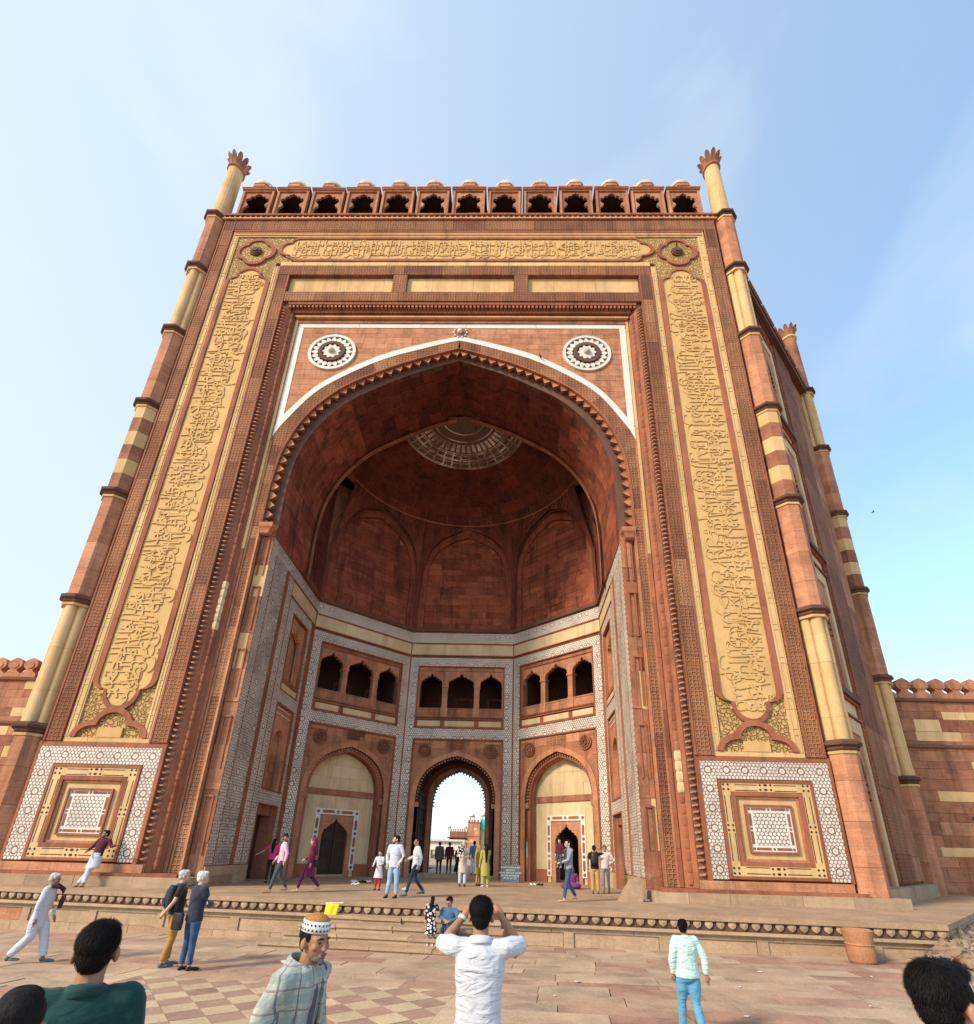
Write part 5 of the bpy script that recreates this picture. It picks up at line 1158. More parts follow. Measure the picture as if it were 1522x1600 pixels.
# ================================================================== boundary walls either side
def bwall(label, fr, L, h, z0=-0.9):
    W = empty('boundary_wall', (0, 0, 0), label=label, cat='wall', group='red walls flanking the gateway')
    put('wall_core', M().box(fr, 0, L, z0, h, -1.2, -0.06), 'red_trim', W)
    near = lambda u: u < 9 or fr.o[0] < 0 and u > L - 9
    zs = courses(z0, h - .1, .52); rest = M()
    for a, b2 in zip(zs, zs[1:]):
        us = cuts(0, L, 1.7)
        for p, q in zip(us, us[1:]):
            if (p < 8 if fr.o[0] > 0 else q > L - 8): block('wall_block', 'cream_sandstone' if random.random() < .14 else 'red_sandstone', fr, p + .006, q - .006, a + .006, b2 - .006, -.2, random.uniform(-.012, .012), W)
            else: rest.box(fr, p + .006, q - .006, a + .006, b2 - .006, -.2, 0)
    put('far_wall_blocks', rest, 'red_sandstone', W, kind='stuff', var=6)
    put('wall_string', M().box(fr, 0, L, h - .1, h + .06, -1.2, .12).box(fr, 0, L, h - 2.55, h - 2.4, -.2, .10), 'dark_trim', W)
    mp_ = [(.44, 0), (.44, .22), (.20, .40), (.17, .48), (.36, .62), (.40, .80), (.30, 1.0), (.12, 1.10), (0, 1.16)]
    pts = [(u, z) for u, z in mp_] + [(-u, z) for u, z in mp_[::-1][1:]]
    mf = Fr((0, 0), (1, 0)); me = M().poly(mf, pts, -.4, 0.0).poly(mf, [(u * .55, .62 + (z - .62) * .6) for u, z in pts[3:-3]], 0, .04).mesh('merlon'); me.materials.append(MATS['pink_sandstone'])
    n = int(L / .90)
    for k in range(n):
        c = fr.p((k + .5) * .9, h + .06, .02); put('merlon', me, None, W, mw=Matrix.Translation(c) @ Matrix.Rotation(math.atan2(fr.U[1], fr.U[0]), 4, 'Z'))
    for u, z in ((3.0, 3.4), (4.6, 3.35)):
        if fr.o[0] > 0: put('wall_hole', disc(fr, u, z, .13, -.1, .02, 10), 'black_inlay', W)
bwall('red sandstone wall with rounded merlons to the right of the gateway', Fr((22.6, 8.6), (54, 8.6)), 31.4, 9.4)
bwall('red sandstone wall with rounded merlons to the left of the gateway', Fr((-54, 8.6), (-22.6, 8.6)), 31.4, 9.6)
# ================================================================== the court beyond the passage
put('courtyard_floor', M().wbox(-60, 60, 24.02, 190, -.6, .15), 'platform_stone', kind='structure')
tomb = empty('white_tomb', (-8.5, 75, 0), label='low white marble tomb across the court seen through the arch', cat='tomb')
put('tomb_wall', M().wbox(-6, 4.2, 0, 9, 1.5, 2.9), 'white_marble', tomb); put('tomb_roof', M().wbox(-6.3, 4.5, -.5, 9.4, 2.9, 3.2), 'white_marble', tomb)
put('tomb_base', M().wbox(-6.2, 4.4, .3, 9, .1, 1.5), 'platform_stone', tomb)
for k in range(6): put('tomb_screen', M().wbox(-5.6 + 1.6 * k, -4.4 + 1.6 * k, -.03, .1, .75, 1.4), 'marble_lattice', tomb)
for k in range(7): put('tomb_post', M().wbox(-6.1 + 1.6 * k, -5.9 + 1.6 * k, -.1, .1, .15, 1.5), 'dome_stone', tomb)
def chhatri(P, x, y, z, k, dm='dome_stone'):
    G = empty('roof_kiosk', (x, y, z), parent=P)
    m = M()
    for a in (-.42, .42):
        for b2 in (-.42, .42): m.wbox(a * k - .05 * k, a * k + .05 * k, b2 * k - .05 * k, b2 * k + .05 * k, 0, k)
    put('kiosk_column', m, 'red_sandstone', G); put('kiosk_eave', M().wbox(-.75 * k, .75 * k, -.75 * k, .75 * k, k, 1.1 * k), 'red_trim', G)
    put('kiosk_dome', M().lathe([(.52 * k, 1.1 * k), (.56 * k, 1.3 * k), (.46 * k, 1.6 * k), (.2 * k, 1.85 * k), (.05 * k, 1.95 * k), (.06 * k, 2.05 * k), (.0, 2.45 * k)], 0, 0, 14), dm, G, smooth=True)
cl = empty('cloister_range', (0, 125, 0), label='distant red cloister with small domed kiosks along its roof', cat='building')
put('cloister_wall', M().wbox(-11.6, -3, 0, 10, .1, 6.2), 'red_sandstone', cl); put('cloister_eave', M().wbox(-12.2, -3, -1.2, 10, 4.6, 4.8), 'dark_trim', cl)
for k in range(8):
    put('cloister_merlon', M().wbox(-11.5 + .62 * k, -11.15 + .62 * k, -.1, .2, 6.2, 6.85), 'pink_sandstone', cl); put('cloister_arch', M().wbox(-11.3 + 1.05 * k, -10.7 + 1.05 * k, -.05, .1, .1, 3.6), 'dark_interior', cl)
chhatri(cl, -11.8, .6, 6.25, .75); chhatri(cl, -7.5, .6, 6.25, .8)
tw = empty('red_gate_tower', (0, 110, 0), label='red stone tower block with two domed kiosks beyond the arch', cat='building')
put('tower_wall', M().wbox(-5.9, -3.1, 0, 5, .1, 7.9), 'pink_sandstone', tw)
for k in range(4): put('tower_merlon', M().wbox(-5.88 + .72 * k, -5.45 + .72 * k, -.1, .2, 7.9, 8.45), 'pink_sandstone', tw)
put('tower_moulding', M().wbox(-5.98, -3.05, -.1, 5, 4.6, 4.75).wbox(-5.98, -3.05, -.1, 5, 7.7, 7.85), 'red_trim', tw)
for x0, z0 in ((-4.5, 6.0), (-5.4, 3.4), (-4.3, 5.2)): put('tower_block', M().wbox(x0, x0 + .9, -.04, .2, z0, z0 + .6), 'cream_sandstone', tw)
chhatri(tw, -5.0, .8, 8.0, 1.05); chhatri(tw, -2.2, 1.5, 8.3, 1.0)
put('tower_wing', M().wbox(-3.08, 5, 1.0, 8, .1, 8.5), 'cream_plaster', tw)
plain('green_netting', (.05, .50, .40), .8, .15, 3.0, .3, dist=.05)
put('scaffold_netting', M().wbox(-3.05, 5.0, .7, .9, 6.3, 8.6), 'green_netting', tw); put('tower_window', M().wbox(-1.8, -.6, .9, 1.05, 2.5, 5.6), 'wood', tw)
for k in range(3): put('scaffold_pole', M().wbox(-2.9 + k, -2.84 + k, .5, .56, .1, 9.2), 'wood', tw)
# ================================================================== people
def cloth(name, cols, kind='plain', rough=0.85, fold=0.5, scale=6.0):
    m = bpy.data.materials.new(name); n, l, b = nodes_of(m)
    tcn = n.new('ShaderNodeTexCoord'); O = tcn.outputs['Object']; sp = n.new('ShaderNodeSeparateXYZ'); l.new(O, sp.inputs[0])
    mp0 = n.new('ShaderNodeMapping'); mp0.inputs[3].default_value = (0.8, 0.8, 2.4); l.new(O, mp0.inputs[0])
    f = noise(n, l, mp0.outputs[0], scale, 3, .5, 1.2); fi = noise(n, l, O, 160, 2)
    col = cols[0]
    if kind == 'plaid':
        def bars(ax, k, lo, hi, ph=0.0):
            fr = mth(n, l, 'FRACT', mth(n, l, 'ADD', mth(n, l, 'MULTIPLY', ax, k), ph)); return mth(n, l, 'MULTIPLY', mth(n, l, 'GREATER_THAN', fr, lo), mth(n, l, 'LESS_THAN', fr, hi))
        ang = mth(n, l, 'ARCTAN2', sp.outputs[1], sp.outputs[0]); ax = mth(n, l, 'ADD', mth(n, l, 'MULTIPLY', ang, .21), mth(n, l, 'MULTIPLY', f, .02))
        wz = mth(n, l, 'ADD', sp.outputs[2], mth(n, l, 'MULTIPLY', f, .03))
        c0 = mix(n, l, mth(n, l, 'MULTIPLY', bars(ax, 9.0, .0, .45), .45), cols[0], cols[1])
        c0 = mix(n, l, mth(n, l, 'MULTIPLY', bars(wz, 9.0, .0, .45), .45), c0, cols[1])
        c0 = mix(n, l, mth(n, l, 'MULTIPLY', bars(ax, 9.0, .66, .75), .75), c0, cols[2]); c0 = mix(n, l, mth(n, l, 'MULTIPLY', bars(wz, 9.0, .66, .75), .75), c0, cols[3])
        col = c0
    elif kind == 'print':
        v = n.new('ShaderNodeTexVoronoi'); v.inputs['Scale'].default_value = 16; l.new(O, v.inputs['Vector'])
        r = ramp(n, [(.40, 1.0), (.46, 0.0)]); l.new(v.outputs['Distance'], r.inputs[0])
        pk = ramp(n, [(0, cols[1]), (1, cols[2])]); l.new(v.outputs['Color'], pk.inputs[0])
        col = mix(n, l, r.outputs[0], cols[0], pk.outputs[0])
    elif kind == 'dots':
        v = n.new('ShaderNodeTexVoronoi'); v.inputs['Scale'].default_value = 11; v.inputs['Randomness'].default_value = .6; l.new(O, v.inputs['Vector'])
        r = ramp(n, [(.18, 1.0), (.26, 0.0)]); l.new(v.outputs['Distance'], r.inputs[0]); col = mix(n, l, mth(n, l, 'MULTIPLY', r.outputs[0], .6), cols[0], cols[1])
    elif kind == 'denim':
        r = ramp(n, [(.35, cols[0]), (.65, cols[1])]); l.new(noise(n, l, O, 5.0, 5, .6), r.inputs[0]); col = r.outputs[0]
    r1 = ramp(n, [(.3, .88), (.7, 1.08)]); l.new(fi, r1.inputs[0])
    l.new(mix(n, l, 1.0, col, r1.outputs[0], 'MULTIPLY'), b.inputs['Base Color'])
    bp = n.new('ShaderNodeBump'); bp.inputs['Strength'].default_value = fold; bp.inputs['Distance'].default_value = .035; l.new(f, bp.inputs['Height']); l.new(bp.outputs[0], b.inputs['Normal'])
    b.inputs['Roughness'].default_value = rough; b.inputs['Specular IOR Level'].default_value = .2
    if 'Sheen Weight' in b.inputs: b.inputs['Sheen Weight'].default_value = .15
    MATS[name] = m; return m
def skin(name, c):
    m = plain(name, c, .55, .10, 22, .12, dist=.003); b = m.node_tree.nodes['Principled BSDF']
    b.inputs['Subsurface Weight'].default_value = .08; b.inputs['Subsurface Radius'].default_value = (.02, .008, .004); return m
skin('skin_brown', (.33, .165, .095)); skin('skin_fair', (.56, .33, .23)); skin('skin_tan', (.40, .21, .125))
def hairm(name, c, spec=.12):
    m = bpy.data.materials.new(name); n, l, b = nodes_of(m); tcn = n.new('ShaderNodeTexCoord'); mp0 = n.new('ShaderNodeMapping'); mp0.inputs[3].default_value = (1, 1, .22); l.new(tcn.outputs['Object'], mp0.inputs[0])
    f = noise(n, l, mp0.outputs[0], 90, 4, .6, .6); r = ramp(n, [(.3, tuple(x * .6 for x in c)), (.75, tuple(min(1, x * 1.7) for x in c))]); l.new(f, r.inputs[0]); l.new(r.outputs[0], b.inputs['Base Color'])
    bp = n.new('ShaderNodeBump'); bp.inputs['Strength'].default_value = .8; bp.inputs['Distance'].default_value = .008; l.new(f, bp.inputs['Height']); l.new(bp.outputs[0], b.inputs['Normal'])
    b.inputs['Roughness'].default_value = .62; b.inputs['Specular IOR Level'].default_value = spec; MATS[name] = m; return m
hairm('black_hair', (.008, .0065, .006)); hairm('grey_hair', (.42, .41, .40), .2); hairm('white_hair', (.66, .65, .63), .2); hairm('dark_beard', (.030, .024, .020), .15); hairm('grey_beard', (.12, .105, .095), .15)
for nm, c, k, f in (('white_shirt', [(.54, .55, .59)], 'plain', .9), ('pale_blue_jeans', [(.20, .31, .47), (.33, .45, .60)], 'denim', .6), ('dark_jeans', [(.018, .03, .065), (.035, .055, .10)], 'denim', .5), ('blue_jeans', [(.025, .06, .13), (.05, .10, .19)], 'denim', .5),
        ('magenta_blouse', [(.58, .055, .17)], 'plain', .6), ('black_cloth', [(.012, .012, .014)], 'plain', .5), ('pink_shirt', [(.76, .42, .52)], 'plain', .5), ('slate_trousers', [(.05, .075, .085)], 'plain', .5), ('maroon_kurta', [(.16, .012, .045)], 'plain', .6), ('purple_leggings', [(.09, .012, .075)], 'plain', .5),
        ('red_leggings', [(.55, .015, .03)], 'plain', .3), ('beige_kurta', [(.52, .43, .33)], 'plain', .6), ('blue_cloth', [(.06, .17, .35)], 'plain', .5), ('lime_kurta', [(.38, .34, .09)], 'plain', .6), ('mustard_kurta', [(.36, .25, .035)], 'plain', .6), ('grey_denim', [(.20, .23, .26), (.28, .31, .34)], 'denim', .6),
        ('khaki_trousers', [(.42, .28, .11)], 'plain', .5), ('ochre_trousers', [(.36, .19, .045)], 'plain', .5), ('pale_shirt', [(.62, .52, .52)], 'plain', .5), ('grey_trousers', [(.22, .25, .29)], 'plain', .5), ('purple_sari', [(.16, .03, .14)], 'plain', .8), ('pink_print', [(.70, .45, .45), (.8, .3, .3), (.7, .6, .55)], 'print', .6),
        ('floral_dress', [(.02, .015, .02), (.80, .62, .68), (.85, .80, .82)], 'print', .4), ('grey_leggings', [(.22, .22, .26)], 'plain', .3), ('denim_top', [(.045, .11, .20), (.07, .15, .26)], 'denim', .6), ('navy_shirt', [(.025, .030, .050)], 'plain', .5), ('mint_jacket', [(.50, .68, .62), (.33, .47, .48)], 'dots', .9),
        ('sky_trousers', [(.10, .30, .46)], 'plain', .7), ('green_shirt', [(.006, .042, .036)], 'plain', .35), ('plaid_coat', [(.42, .42, .33), (.20, .27, .26), (.07, .10, .15), (.22, .13, .16)], 'plaid', .5), ('charcoal_shirt', [(.10, .10, .12)], 'plain', .6), ('dark_scarf', [(.045, .025, .022)], 'plain', .6), ('maroon_jacket', [(.085, .010, .022)], 'plain', .6), ('burka', [(.008, .008, .009)], 'plain', .6), ('grey_wrap', [(.08, .08, .075)], 'plain', .6), ('child_pink', [(.70, .35, .55)], 'plain', .5)):
    cloth(nm, c, k, fold=f)
plain('shoe_black', (.015, .014, .014), .45); plain('shoe_white', (.75, .73, .70), .5); plain('shoe_pink', (.75, .52, .50), .5); plain('shoe_grey', (.10, .11, .13), .5); plain('eye_dark', (.02, .015, .012), .3); plain('stubble', (.20, .115, .078), .75, .3, 90, .3, dist=.002); plain('lip', (.25, .11, .08), .5); plain('leather_black', (.015, .015, .016), .5, .2, 30, .3); plain('strap_white', (.62, .62, .60), .5)
def ell(m, c, r, seg=12, rings=8): return m.ball(c, r, seg, rings)
def rings_loft(m, rows, seg=18):
    """rows: (x, y, z, rx, ry)"""
    return m.loft([[(x + rx * math.cos(2 * PI * k / seg), y + ry * math.sin(2 * PI * k / seg), z) for k in range(seg)] for x, y, z, rx, ry in rows])
def xf(m, start, mat):
    for i in range(start, len(m.v)): m.v[i] = tuple(mat @ Vector(m.v[i]))
def solid(name, m, mat, parent, vox, smooth=5, disp=0.0, dscale=.12):
    o = put(name, m, mat, parent, smooth=True)
    r = o.modifiers.new('union', 'REMESH'); r.mode = 'VOXEL'; r.voxel_size = vox; r.use_smooth_shade = True
    s = o.modifiers.new('soften', 'SMOOTH'); s.iterations = smooth; s.factor = .5
    if disp:
        t = bpy.data.textures.new('folds', 'CLOUDS'); t.noise_scale = dscale; t.noise_depth = 2
        d = o.modifiers.new('folds', 'DISPLACE'); d.texture = t; d.strength = disp; d.mid_level = .5; d.texture_coords = 'LOCAL'
    return o
def lerp(a, b, t): return tuple(a[i] + (b[i] - a[i]) * t for i in range(3))
def hand(m, w, e, curl=.35, side=1):
    """palm, four fingers and a thumb beyond the wrist w, the forearm coming from e"""
    d = (Vector(w) - Vector(e)).normalized(); a = Vector((0, 0, 1)) if abs(d.z) < .85 else Vector((0, -1, 0)); sx = d.cross(a).normalized() * side; up = sx.cross(d).normalized() * side
    W = Vector(w); pc = W + d * .045
    m.tube([W - d * .02, W + d * .02, W + d * .085], [.026, .034, .034], 8, 1.0)
    for k, (o, L) in enumerate(((-.027, .066), (-.009, .076), (.009, .072), (.026, .056))):
        p0 = W + d * .07 + sx * o; p1 = p0 + d * L * .55 - up * L * curl * .25; p2 = p1 + d * L * .40 - up * L * curl * .7
        m.tube([p0, p1, p2], [.0105, .0095, .0075], 6)
    t0 = W + d * .025 - sx * .028; m.tube([t0, t0 + d * .03 - sx * .025 - up * .01, t0 + d * .062 - sx * .030 - up * .02], [.013, .011, .008], 6)
def foot(m, a, yaw=0.0, r=1.0):
    s0 = len(m.v); ell(m, (0, .005, .035 * r), (.036 * r, .045 * r, .038 * r)); ell(m, (0, -.085 * r, .026 * r), (.042 * r, .085 * r, .027 * r)); ell(m, (0, -.15 * r, .020 * r), (.038 * r, .045 * r, .021 * r))
    xf(m, s0, Matrix.Translation((a[0], a[1], a[2] - .08)) @ Matrix.Rotation(yaw, 4, 'Z'))
def strands(P, HM, s, mat, seed, N=9000, top=.026, back=.009, parting=0.0):
    rs = np.random.RandomState(seed); V = []; F = []
    for c, r, n, L0, keep in (((0, .034, .052), (.0815, .0905, .0845), N, top, lambda p: (p[1] > -.035 or p[2] > .085) and p[2] > .012), ((0, .052, .0), (.0695, .0635, .0795), N // 3, back, lambda p: p[1] > .0 and p[2] < .02 and p[2] > -.072), ((0, -.03, .095), (.0635, .0615, .0395), N // 4, top, lambda p: p[2] > .075)):
        U = rs.normal(size=(n, 3)); U /= np.linalg.norm(U, axis=1)[:, None]
        for u in U:
            p = np.array(c) + u * np.array(r)
            if not keep(p): continue
            nn = u / np.array(r); nn /= np.linalg.norm(nn)
            cd = np.array((.12 * np.sign(p[0] - parting) + .30, .25 if p[2] < .09 else -.15, -.9 + rs.normal() * .1)); cd -= nn * cd.dot(nn); cd /= np.linalg.norm(cd) + 1e-6
            L = L0 * rs.uniform(.5, 1.25); t = cd * .92 + nn * .18 + rs.normal(size=3) * .16; t /= np.linalg.norm(t); w = np.cross(t, nn); w = w / (np.linalg.norm(w) + 1e-6) * .0011
            b = len(V); mid = p + t * L * .55; end = p + (t * .8 + cd * .35 - nn * .05) * L
            V += [p - w, p + w, mid + w * .8, mid - w * .8, end]; F += [(b, b + 1, b + 2, b + 3), (b + 3, b + 2, b + 4)]
    m = M(); m.v = [tuple((HM @ Vector(v)) * s) for v in V]; m.f = F
    return put('hair_strands', m, mat, P)
def person(label, loc, rz, H, sk='skin_brown', hair='black_hair', J=None, top='white_shirt', sleeve='long', hem=.80, bottom='dark_jeans', skirt=None, shoes=None, long_hair=0, head_yaw=0.0, head_pitch=0.0, fat=1.0, vox=.014, near=False, cat='person', group=None, flare=1.0, beard=None, cap=None, headscarf=None, lean=(0, 0), disp=0.0, tuck=False, collar=False, baggy=1.0):
    P = empty('person', loc, rz, label, cat, group); s = H / 1.72; j = dict(pel=(0, 0, .93), nek=(0, .01, 1.46), head=None)
    for k, sg in (('l', 1), ('r', -1)):
        j['sh' + k] = (.175 * sg, .012, 1.405); j['el' + k] = (.225 * sg, .03, 1.13); j['wr' + k] = (.235 * sg, -.05, .88); j['hi' + k] = (.088 * sg, 0, .91); j['kn' + k] = (.095 * sg, -.015, .50); j['an' + k] = (.10 * sg, .015, .08)
    if J: j.update(J)
    nx, ny, nz = j['nek']; px, py_, pz = j['pel']
    for k, sg in (('l', 1), ('r', -1)):
        if not (J and 'sh' + k in J): j['sh' + k] = (j['sh' + k][0] * (.9 if fat < .9 else 1) + nx, j['sh' + k][1] + ny - .01, nz - .055)
        if not (J and 'hi' + k in J): j['hi' + k] = (j['hi' + k][0] + px, j['hi' + k][1] + py_, pz - .02)
    hd = j['head'] or (nx, ny - .02, nz + .136)
    S = lambda p: (p[0] * s, p[1] * s, p[2] * s)
    def fin(m):
        for i, v in enumerate(m.v): m.v[i] = S(v)
        return m
    HM = Matrix.Translation(hd) @ Matrix.Rotation(head_yaw, 4, 'Z') @ Matrix.Rotation(head_pitch, 4, 'X')
    # --- body: head, neck, arms, hands, ankles and feet in one skin
    m = M(); s0 = 0
    ell(m, (0, .012, .035), (.074, .094, .088), 16, 12); ell(m, (0, -.028, -.035), (.056, .066, .072), 14, 10); ell(m, (0, -.062, -.085), (.030, .026, .026)); ell(m, (0, -.045, .015), (.062, .055, .06))
    m.tube([(0, -.088, .012), (0, -.105, -.018), (0, -.112, -.030), (0, -.090, -.042)], [.010, .013, .016, .012], 8)
    for sg in (1, -1):
        ell(m, (.081 * sg, .014, -.008), (.013, .021, .034)); ell(m, (.074 * sg, .006, -.01), (.014, .014, .026)); ell(m, (.044 * sg, -.062, -.022), (.024, .024, .022)); ell(m, (.026 * sg, -.086, .024), (.022, .010, .008))
    ell(m, (0, -.090, -.066), (.024, .013, .008)); ell(m, (0, -.088, -.078), (.021, .013, .008))
    xf(m, 0, HM)
    m.tube([lerp(hd, j['nek'], .25), (nx, ny + .005, nz - .03), (nx, ny + .01, nz - .10)], [.054, .056, .075], 12)
    m.tube([(nx, ny + .01, nz - .06), lerp((nx, ny, nz), (px, py_, pz), .5), (px, py_, pz)], [.07, .085, .085], 10)
    for k, sg in (('l', 1), ('r', -1)):
        m.tube([j['sh' + k], lerp(j['sh' + k], j['el' + k], .5), j['el' + k], lerp(j['el' + k], j['wr' + k], .3), j['wr' + k]], [.048, .042, .036, .037, .025], 10); hand(m, j['wr' + k], j['el' + k], side=sg)
        m.tube([lerp(j['kn' + k], j['an' + k], .45), j['an' + k]], [.045, .034], 10)
        if not shoes: foot(m, j['an' + k])
        m.tube([(px, py_, pz + .02), j['hi' + k], j['kn' + k], lerp(j['kn' + k], j['an' + k], .6)], [.07, .062, .042, .040], 8)
        m.tube([(nx, ny + .01, nz - .08), j['sh' + k]], [.05, .046], 8)
    body = solid('body', fin(m), sk, P, min(vox, .0085 if not near else .006), 3)
    m = M()
    for sg in (1, -1): ell(m, (.031 * sg, -.086, .004), (.012, .008, .006))
    for sg in (1, -1): m.tube([(.012 * sg, -.101, .026), (.030 * sg, -.101, .031), (.052 * sg, -.082, .024)], [.005, .006, .004], 6)
    xf(m, 0, HM); put('eyes', fin(m), 'eye_dark', P, smooth=True)
    m = M(); m.tube([(-.022, -.097, -.0715), (0, -.1045, -.071), (.022, -.097, -.0715)], [.003, .0045, .003], 6); xf(m, 0, HM); put('lips', fin(m), 'lip', P, smooth=True)
    # --- hair
    if hair and not headscarf:
        m = M(); ell(m, (0, .034, .052), (.080, .089, .083), 16, 12); ell(m, (0, .052, .0), (.068, .062, .078)); ell(m, (0, -.03, .095), (.062, .060, .038))
        for sg in (1, -1): ell(m, (.066 * sg, -.008, .040), (.013, .028, .040))
        if long_hair:
            m.tube([(0, .07, .0), (0, .10, -.12), (0, .11, -.22), (0, .12, -.22 - long_hair * .3)], [.075, .085, .075, .035], 12, 1.0)
        xf(m, 0, HM); ho = solid('hair', fin(m), hair, P, .009 if not near else .006, 3 if near else 2, .004 if near else .006, .03)
        if near and not long_hair and not beard: st_ = strands(P, HM, s, hair, len(label)); st_['kind'] = 'stuff'
    if headscarf:
        m = M(); ell(m, (0, .025, .04), (.092, .100, .095), 16, 12); m.tube([(0, .05, .0), (0, .07, -.13), (0, .06, -.24), (0, .05, -.45)], [.088, .10, .14, .15], 14); xf(m, 0, HM); solid('headscarf', fin(m), headscarf, P, .011, 3)
    if beard:
        m = M(); ell(m, (0, -.050, -.088), (.046, .044, .030)); ell(m, (0, -.080, -.102), (.024, .02, .026))
        if not near: [m.tube([(.066 * sg, -.012, -.02), (.060 * sg, -.035, -.06), (.036 * sg, -.066, -.085)], [.006, .010, .013], 8) for sg in (1, -1)]
        m.tube([(-.028, -.100, -.063), (0, -.108, -.056), (.028, -.100, -.063)], [.006, .008, .006], 6)
        xf(m, 0, HM); solid('beard', fin(m), beard, P, .006, 2, .006, .02)
    if beard and near:
        m = M(); ell(m, (0, -.022, -.052), (.0575, .0665, .060), 14, 10); ell(m, (0, -.03, -.04), (.058, .05, .04)); xf(m, 0, HM); solid('stubble', fin(m), 'stubble', P, .006, 2)
    if cap == 'baseball':
        m = M(); ell(m, (0, .015, .065), (.086, .102, .072), 14, 10); m.loft([[(x, y, .068 + zz) for x, y in ((-.075, -.06), (.075, -.06), (.055, -.165), (-.055, -.165))] for zz in (0, .012)]); xf(m, 0, HM); solid('cap', fin(m), 'black_cloth', P, .008, 2)
    # --- garments
    w = fat
    def sp(t): return (px + (nx - px) * t, py_ + (ny - py_) * t)
    m = M(); rows = []
    hz_ = hem; zt = nz
    prof = [(hz_, .172 * flare, .128 * flare), ((hz_ + .98) / 2 if hz_ < .9 else hz_ + .02, .168 * (1 + flare) / 2, .125 * (1 + flare) / 2), (1.02, .155, .112), (1.16, .158, .112), (1.28, .172, .118), (1.37, .178, .108), (1.415, .150, .088), (1.455, .085, .068), (1.478, .062, .058)]
    for z, rx, ry in prof:
        t = max(-.2, min(1.05, (z - pz) / (nz - pz))) if z > pz else 0.0
        cx_, cy_ = sp(max(0, t)); zz = z if z < pz else pz + (z - .93) / (1.46 - .93) * (nz - pz)
        rows.append((cx_, cy_, zz if z >= .93 else z + (pz - .93), rx * w, ry * w))
    rings_loft(m, rows)
    for k in 'lr':
        ell(m, lerp((nx, ny, nz - .05), j['sh' + k], .93), .068 * w)
        m.tube([lerp((nx, ny, nz - .05), j['sh' + k], .5), j['sh' + k], lerp(j['sh' + k], j['el' + k], .15)], [.065 * w, .066 * w, .062 * w], 10)
        if sleeve == 'long': m.tube([j['sh' + k], lerp(j['sh' + k], j['el' + k], .5), j['el' + k], lerp(j['el' + k], j['wr' + k], .5), lerp(j['el' + k], j['wr' + k], .96)], [.062 * w, .060 * w, .052 * w, .047 * w, .040 * w], 10)
        elif sleeve == 'rolled': m.tube([j['sh' + k], lerp(j['sh' + k], j['el' + k], .5), j['el' + k], lerp(j['el' + k], j['wr' + k], .10)], [.070 * w, .070 * w, .064 * w, .058 * w], 12)
        elif sleeve == 'short': m.tube([j['sh' + k], lerp(j['sh' + k], j['el' + k], .72)], [.064 * w, .058 * w], 10)
    tname = 'kurta' if hem < .65 else 'shirt'
    solid(tname, fin(m), top, P, vox if not near else .010, 4 if not near else 3, disp, .11)
    if collar:
        m = M(); n = 20; m.loft([[(nx + r * math.cos(2 * PI * k / n), ny + .005 + r * .95 * math.sin(2 * PI * k / n), nz - .035 + z + .022 * math.sin(2 * PI * k / n)) for k in range(n)] for r, z in ((.070, .0), (.068, .045), (.075, .048), (.092, .0), (.080, -.006))], cap=False); put('collar', fin(m), top, P, smooth=True)
    if skirt:
        pass
    if bottom:
        m = M(); rings_loft(m, [(px, py_, pz + .09, .145 * w, .105 * w), (px, py_, pz + .0, .160 * w, .118 * w), (px, py_, pz - .08, .158 * w, .115 * w), (px, py_, pz - .13, .12 * w, .09 * w)])
        for k in 'lr':
            b1 = baggy; m.tube([j['hi' + k], lerp(j['hi' + k], j['kn' + k], .5), j['kn' + k], lerp(j['kn' + k], j['an' + k], .4), lerp(j['kn' + k], j['an' + k], .94)], [.086 * w, .078 * w * b1, .062 * b1, .058 * b1, .050 * b1], 12)
        solid('trousers' if hem > .6 else 'leggings', fin(m), bottom, P, vox if not near else .011, 4, disp * .8, .10)
    if shoes:
        for k in 'lr':
            m = M(); foot(m, j['an' + k], 0.0, 1.12); m.tube([j['an' + k], (j['an' + k][0], j['an' + k][1], j['an' + k][2] - .04)], [.04, .044], 10); solid('shoe', fin(m), shoes, P, .01, 2)
    return P
WALK = lambda a=.28: dict(knl=(.09, -.16 * a / .28, .50), anl=(.09, -.26 * a / .28, .085), knr=(-.09, .02, .49), anr=(-.09, .30 * a / .28, .14), elr=(-.225, -.04, 1.13), wrr=(-.22, -.18, .92), ell=(.225, .10, 1.13), wrl=(.225, .06, .88))
PL0 = 0.0
# --- people on the platform
person('man in maroon jacket and white kurta leaning on the inlaid panel', (-10.35, -.60, PL0), R(4), 1.68, top='maroon_jacket', hem=.80, bottom='white_shirt', head_yaw=R(-50), beard='dark_beard', baggy=1.25,
       J=dict(pel=(.07, .12, .92), nek=(.10, .24, 1.45), ell=(.40, .20, 1.20), wrl=(.62, .10, 1.26), elr=(-.16, .14, 1.18), wrr=(-.14, -.08, 1.06), knl=(.07, .0, .50), anl=(-.06, -.20, .085), knr=(.04, -.04, .50), anr=(.10, -.18, .085)))
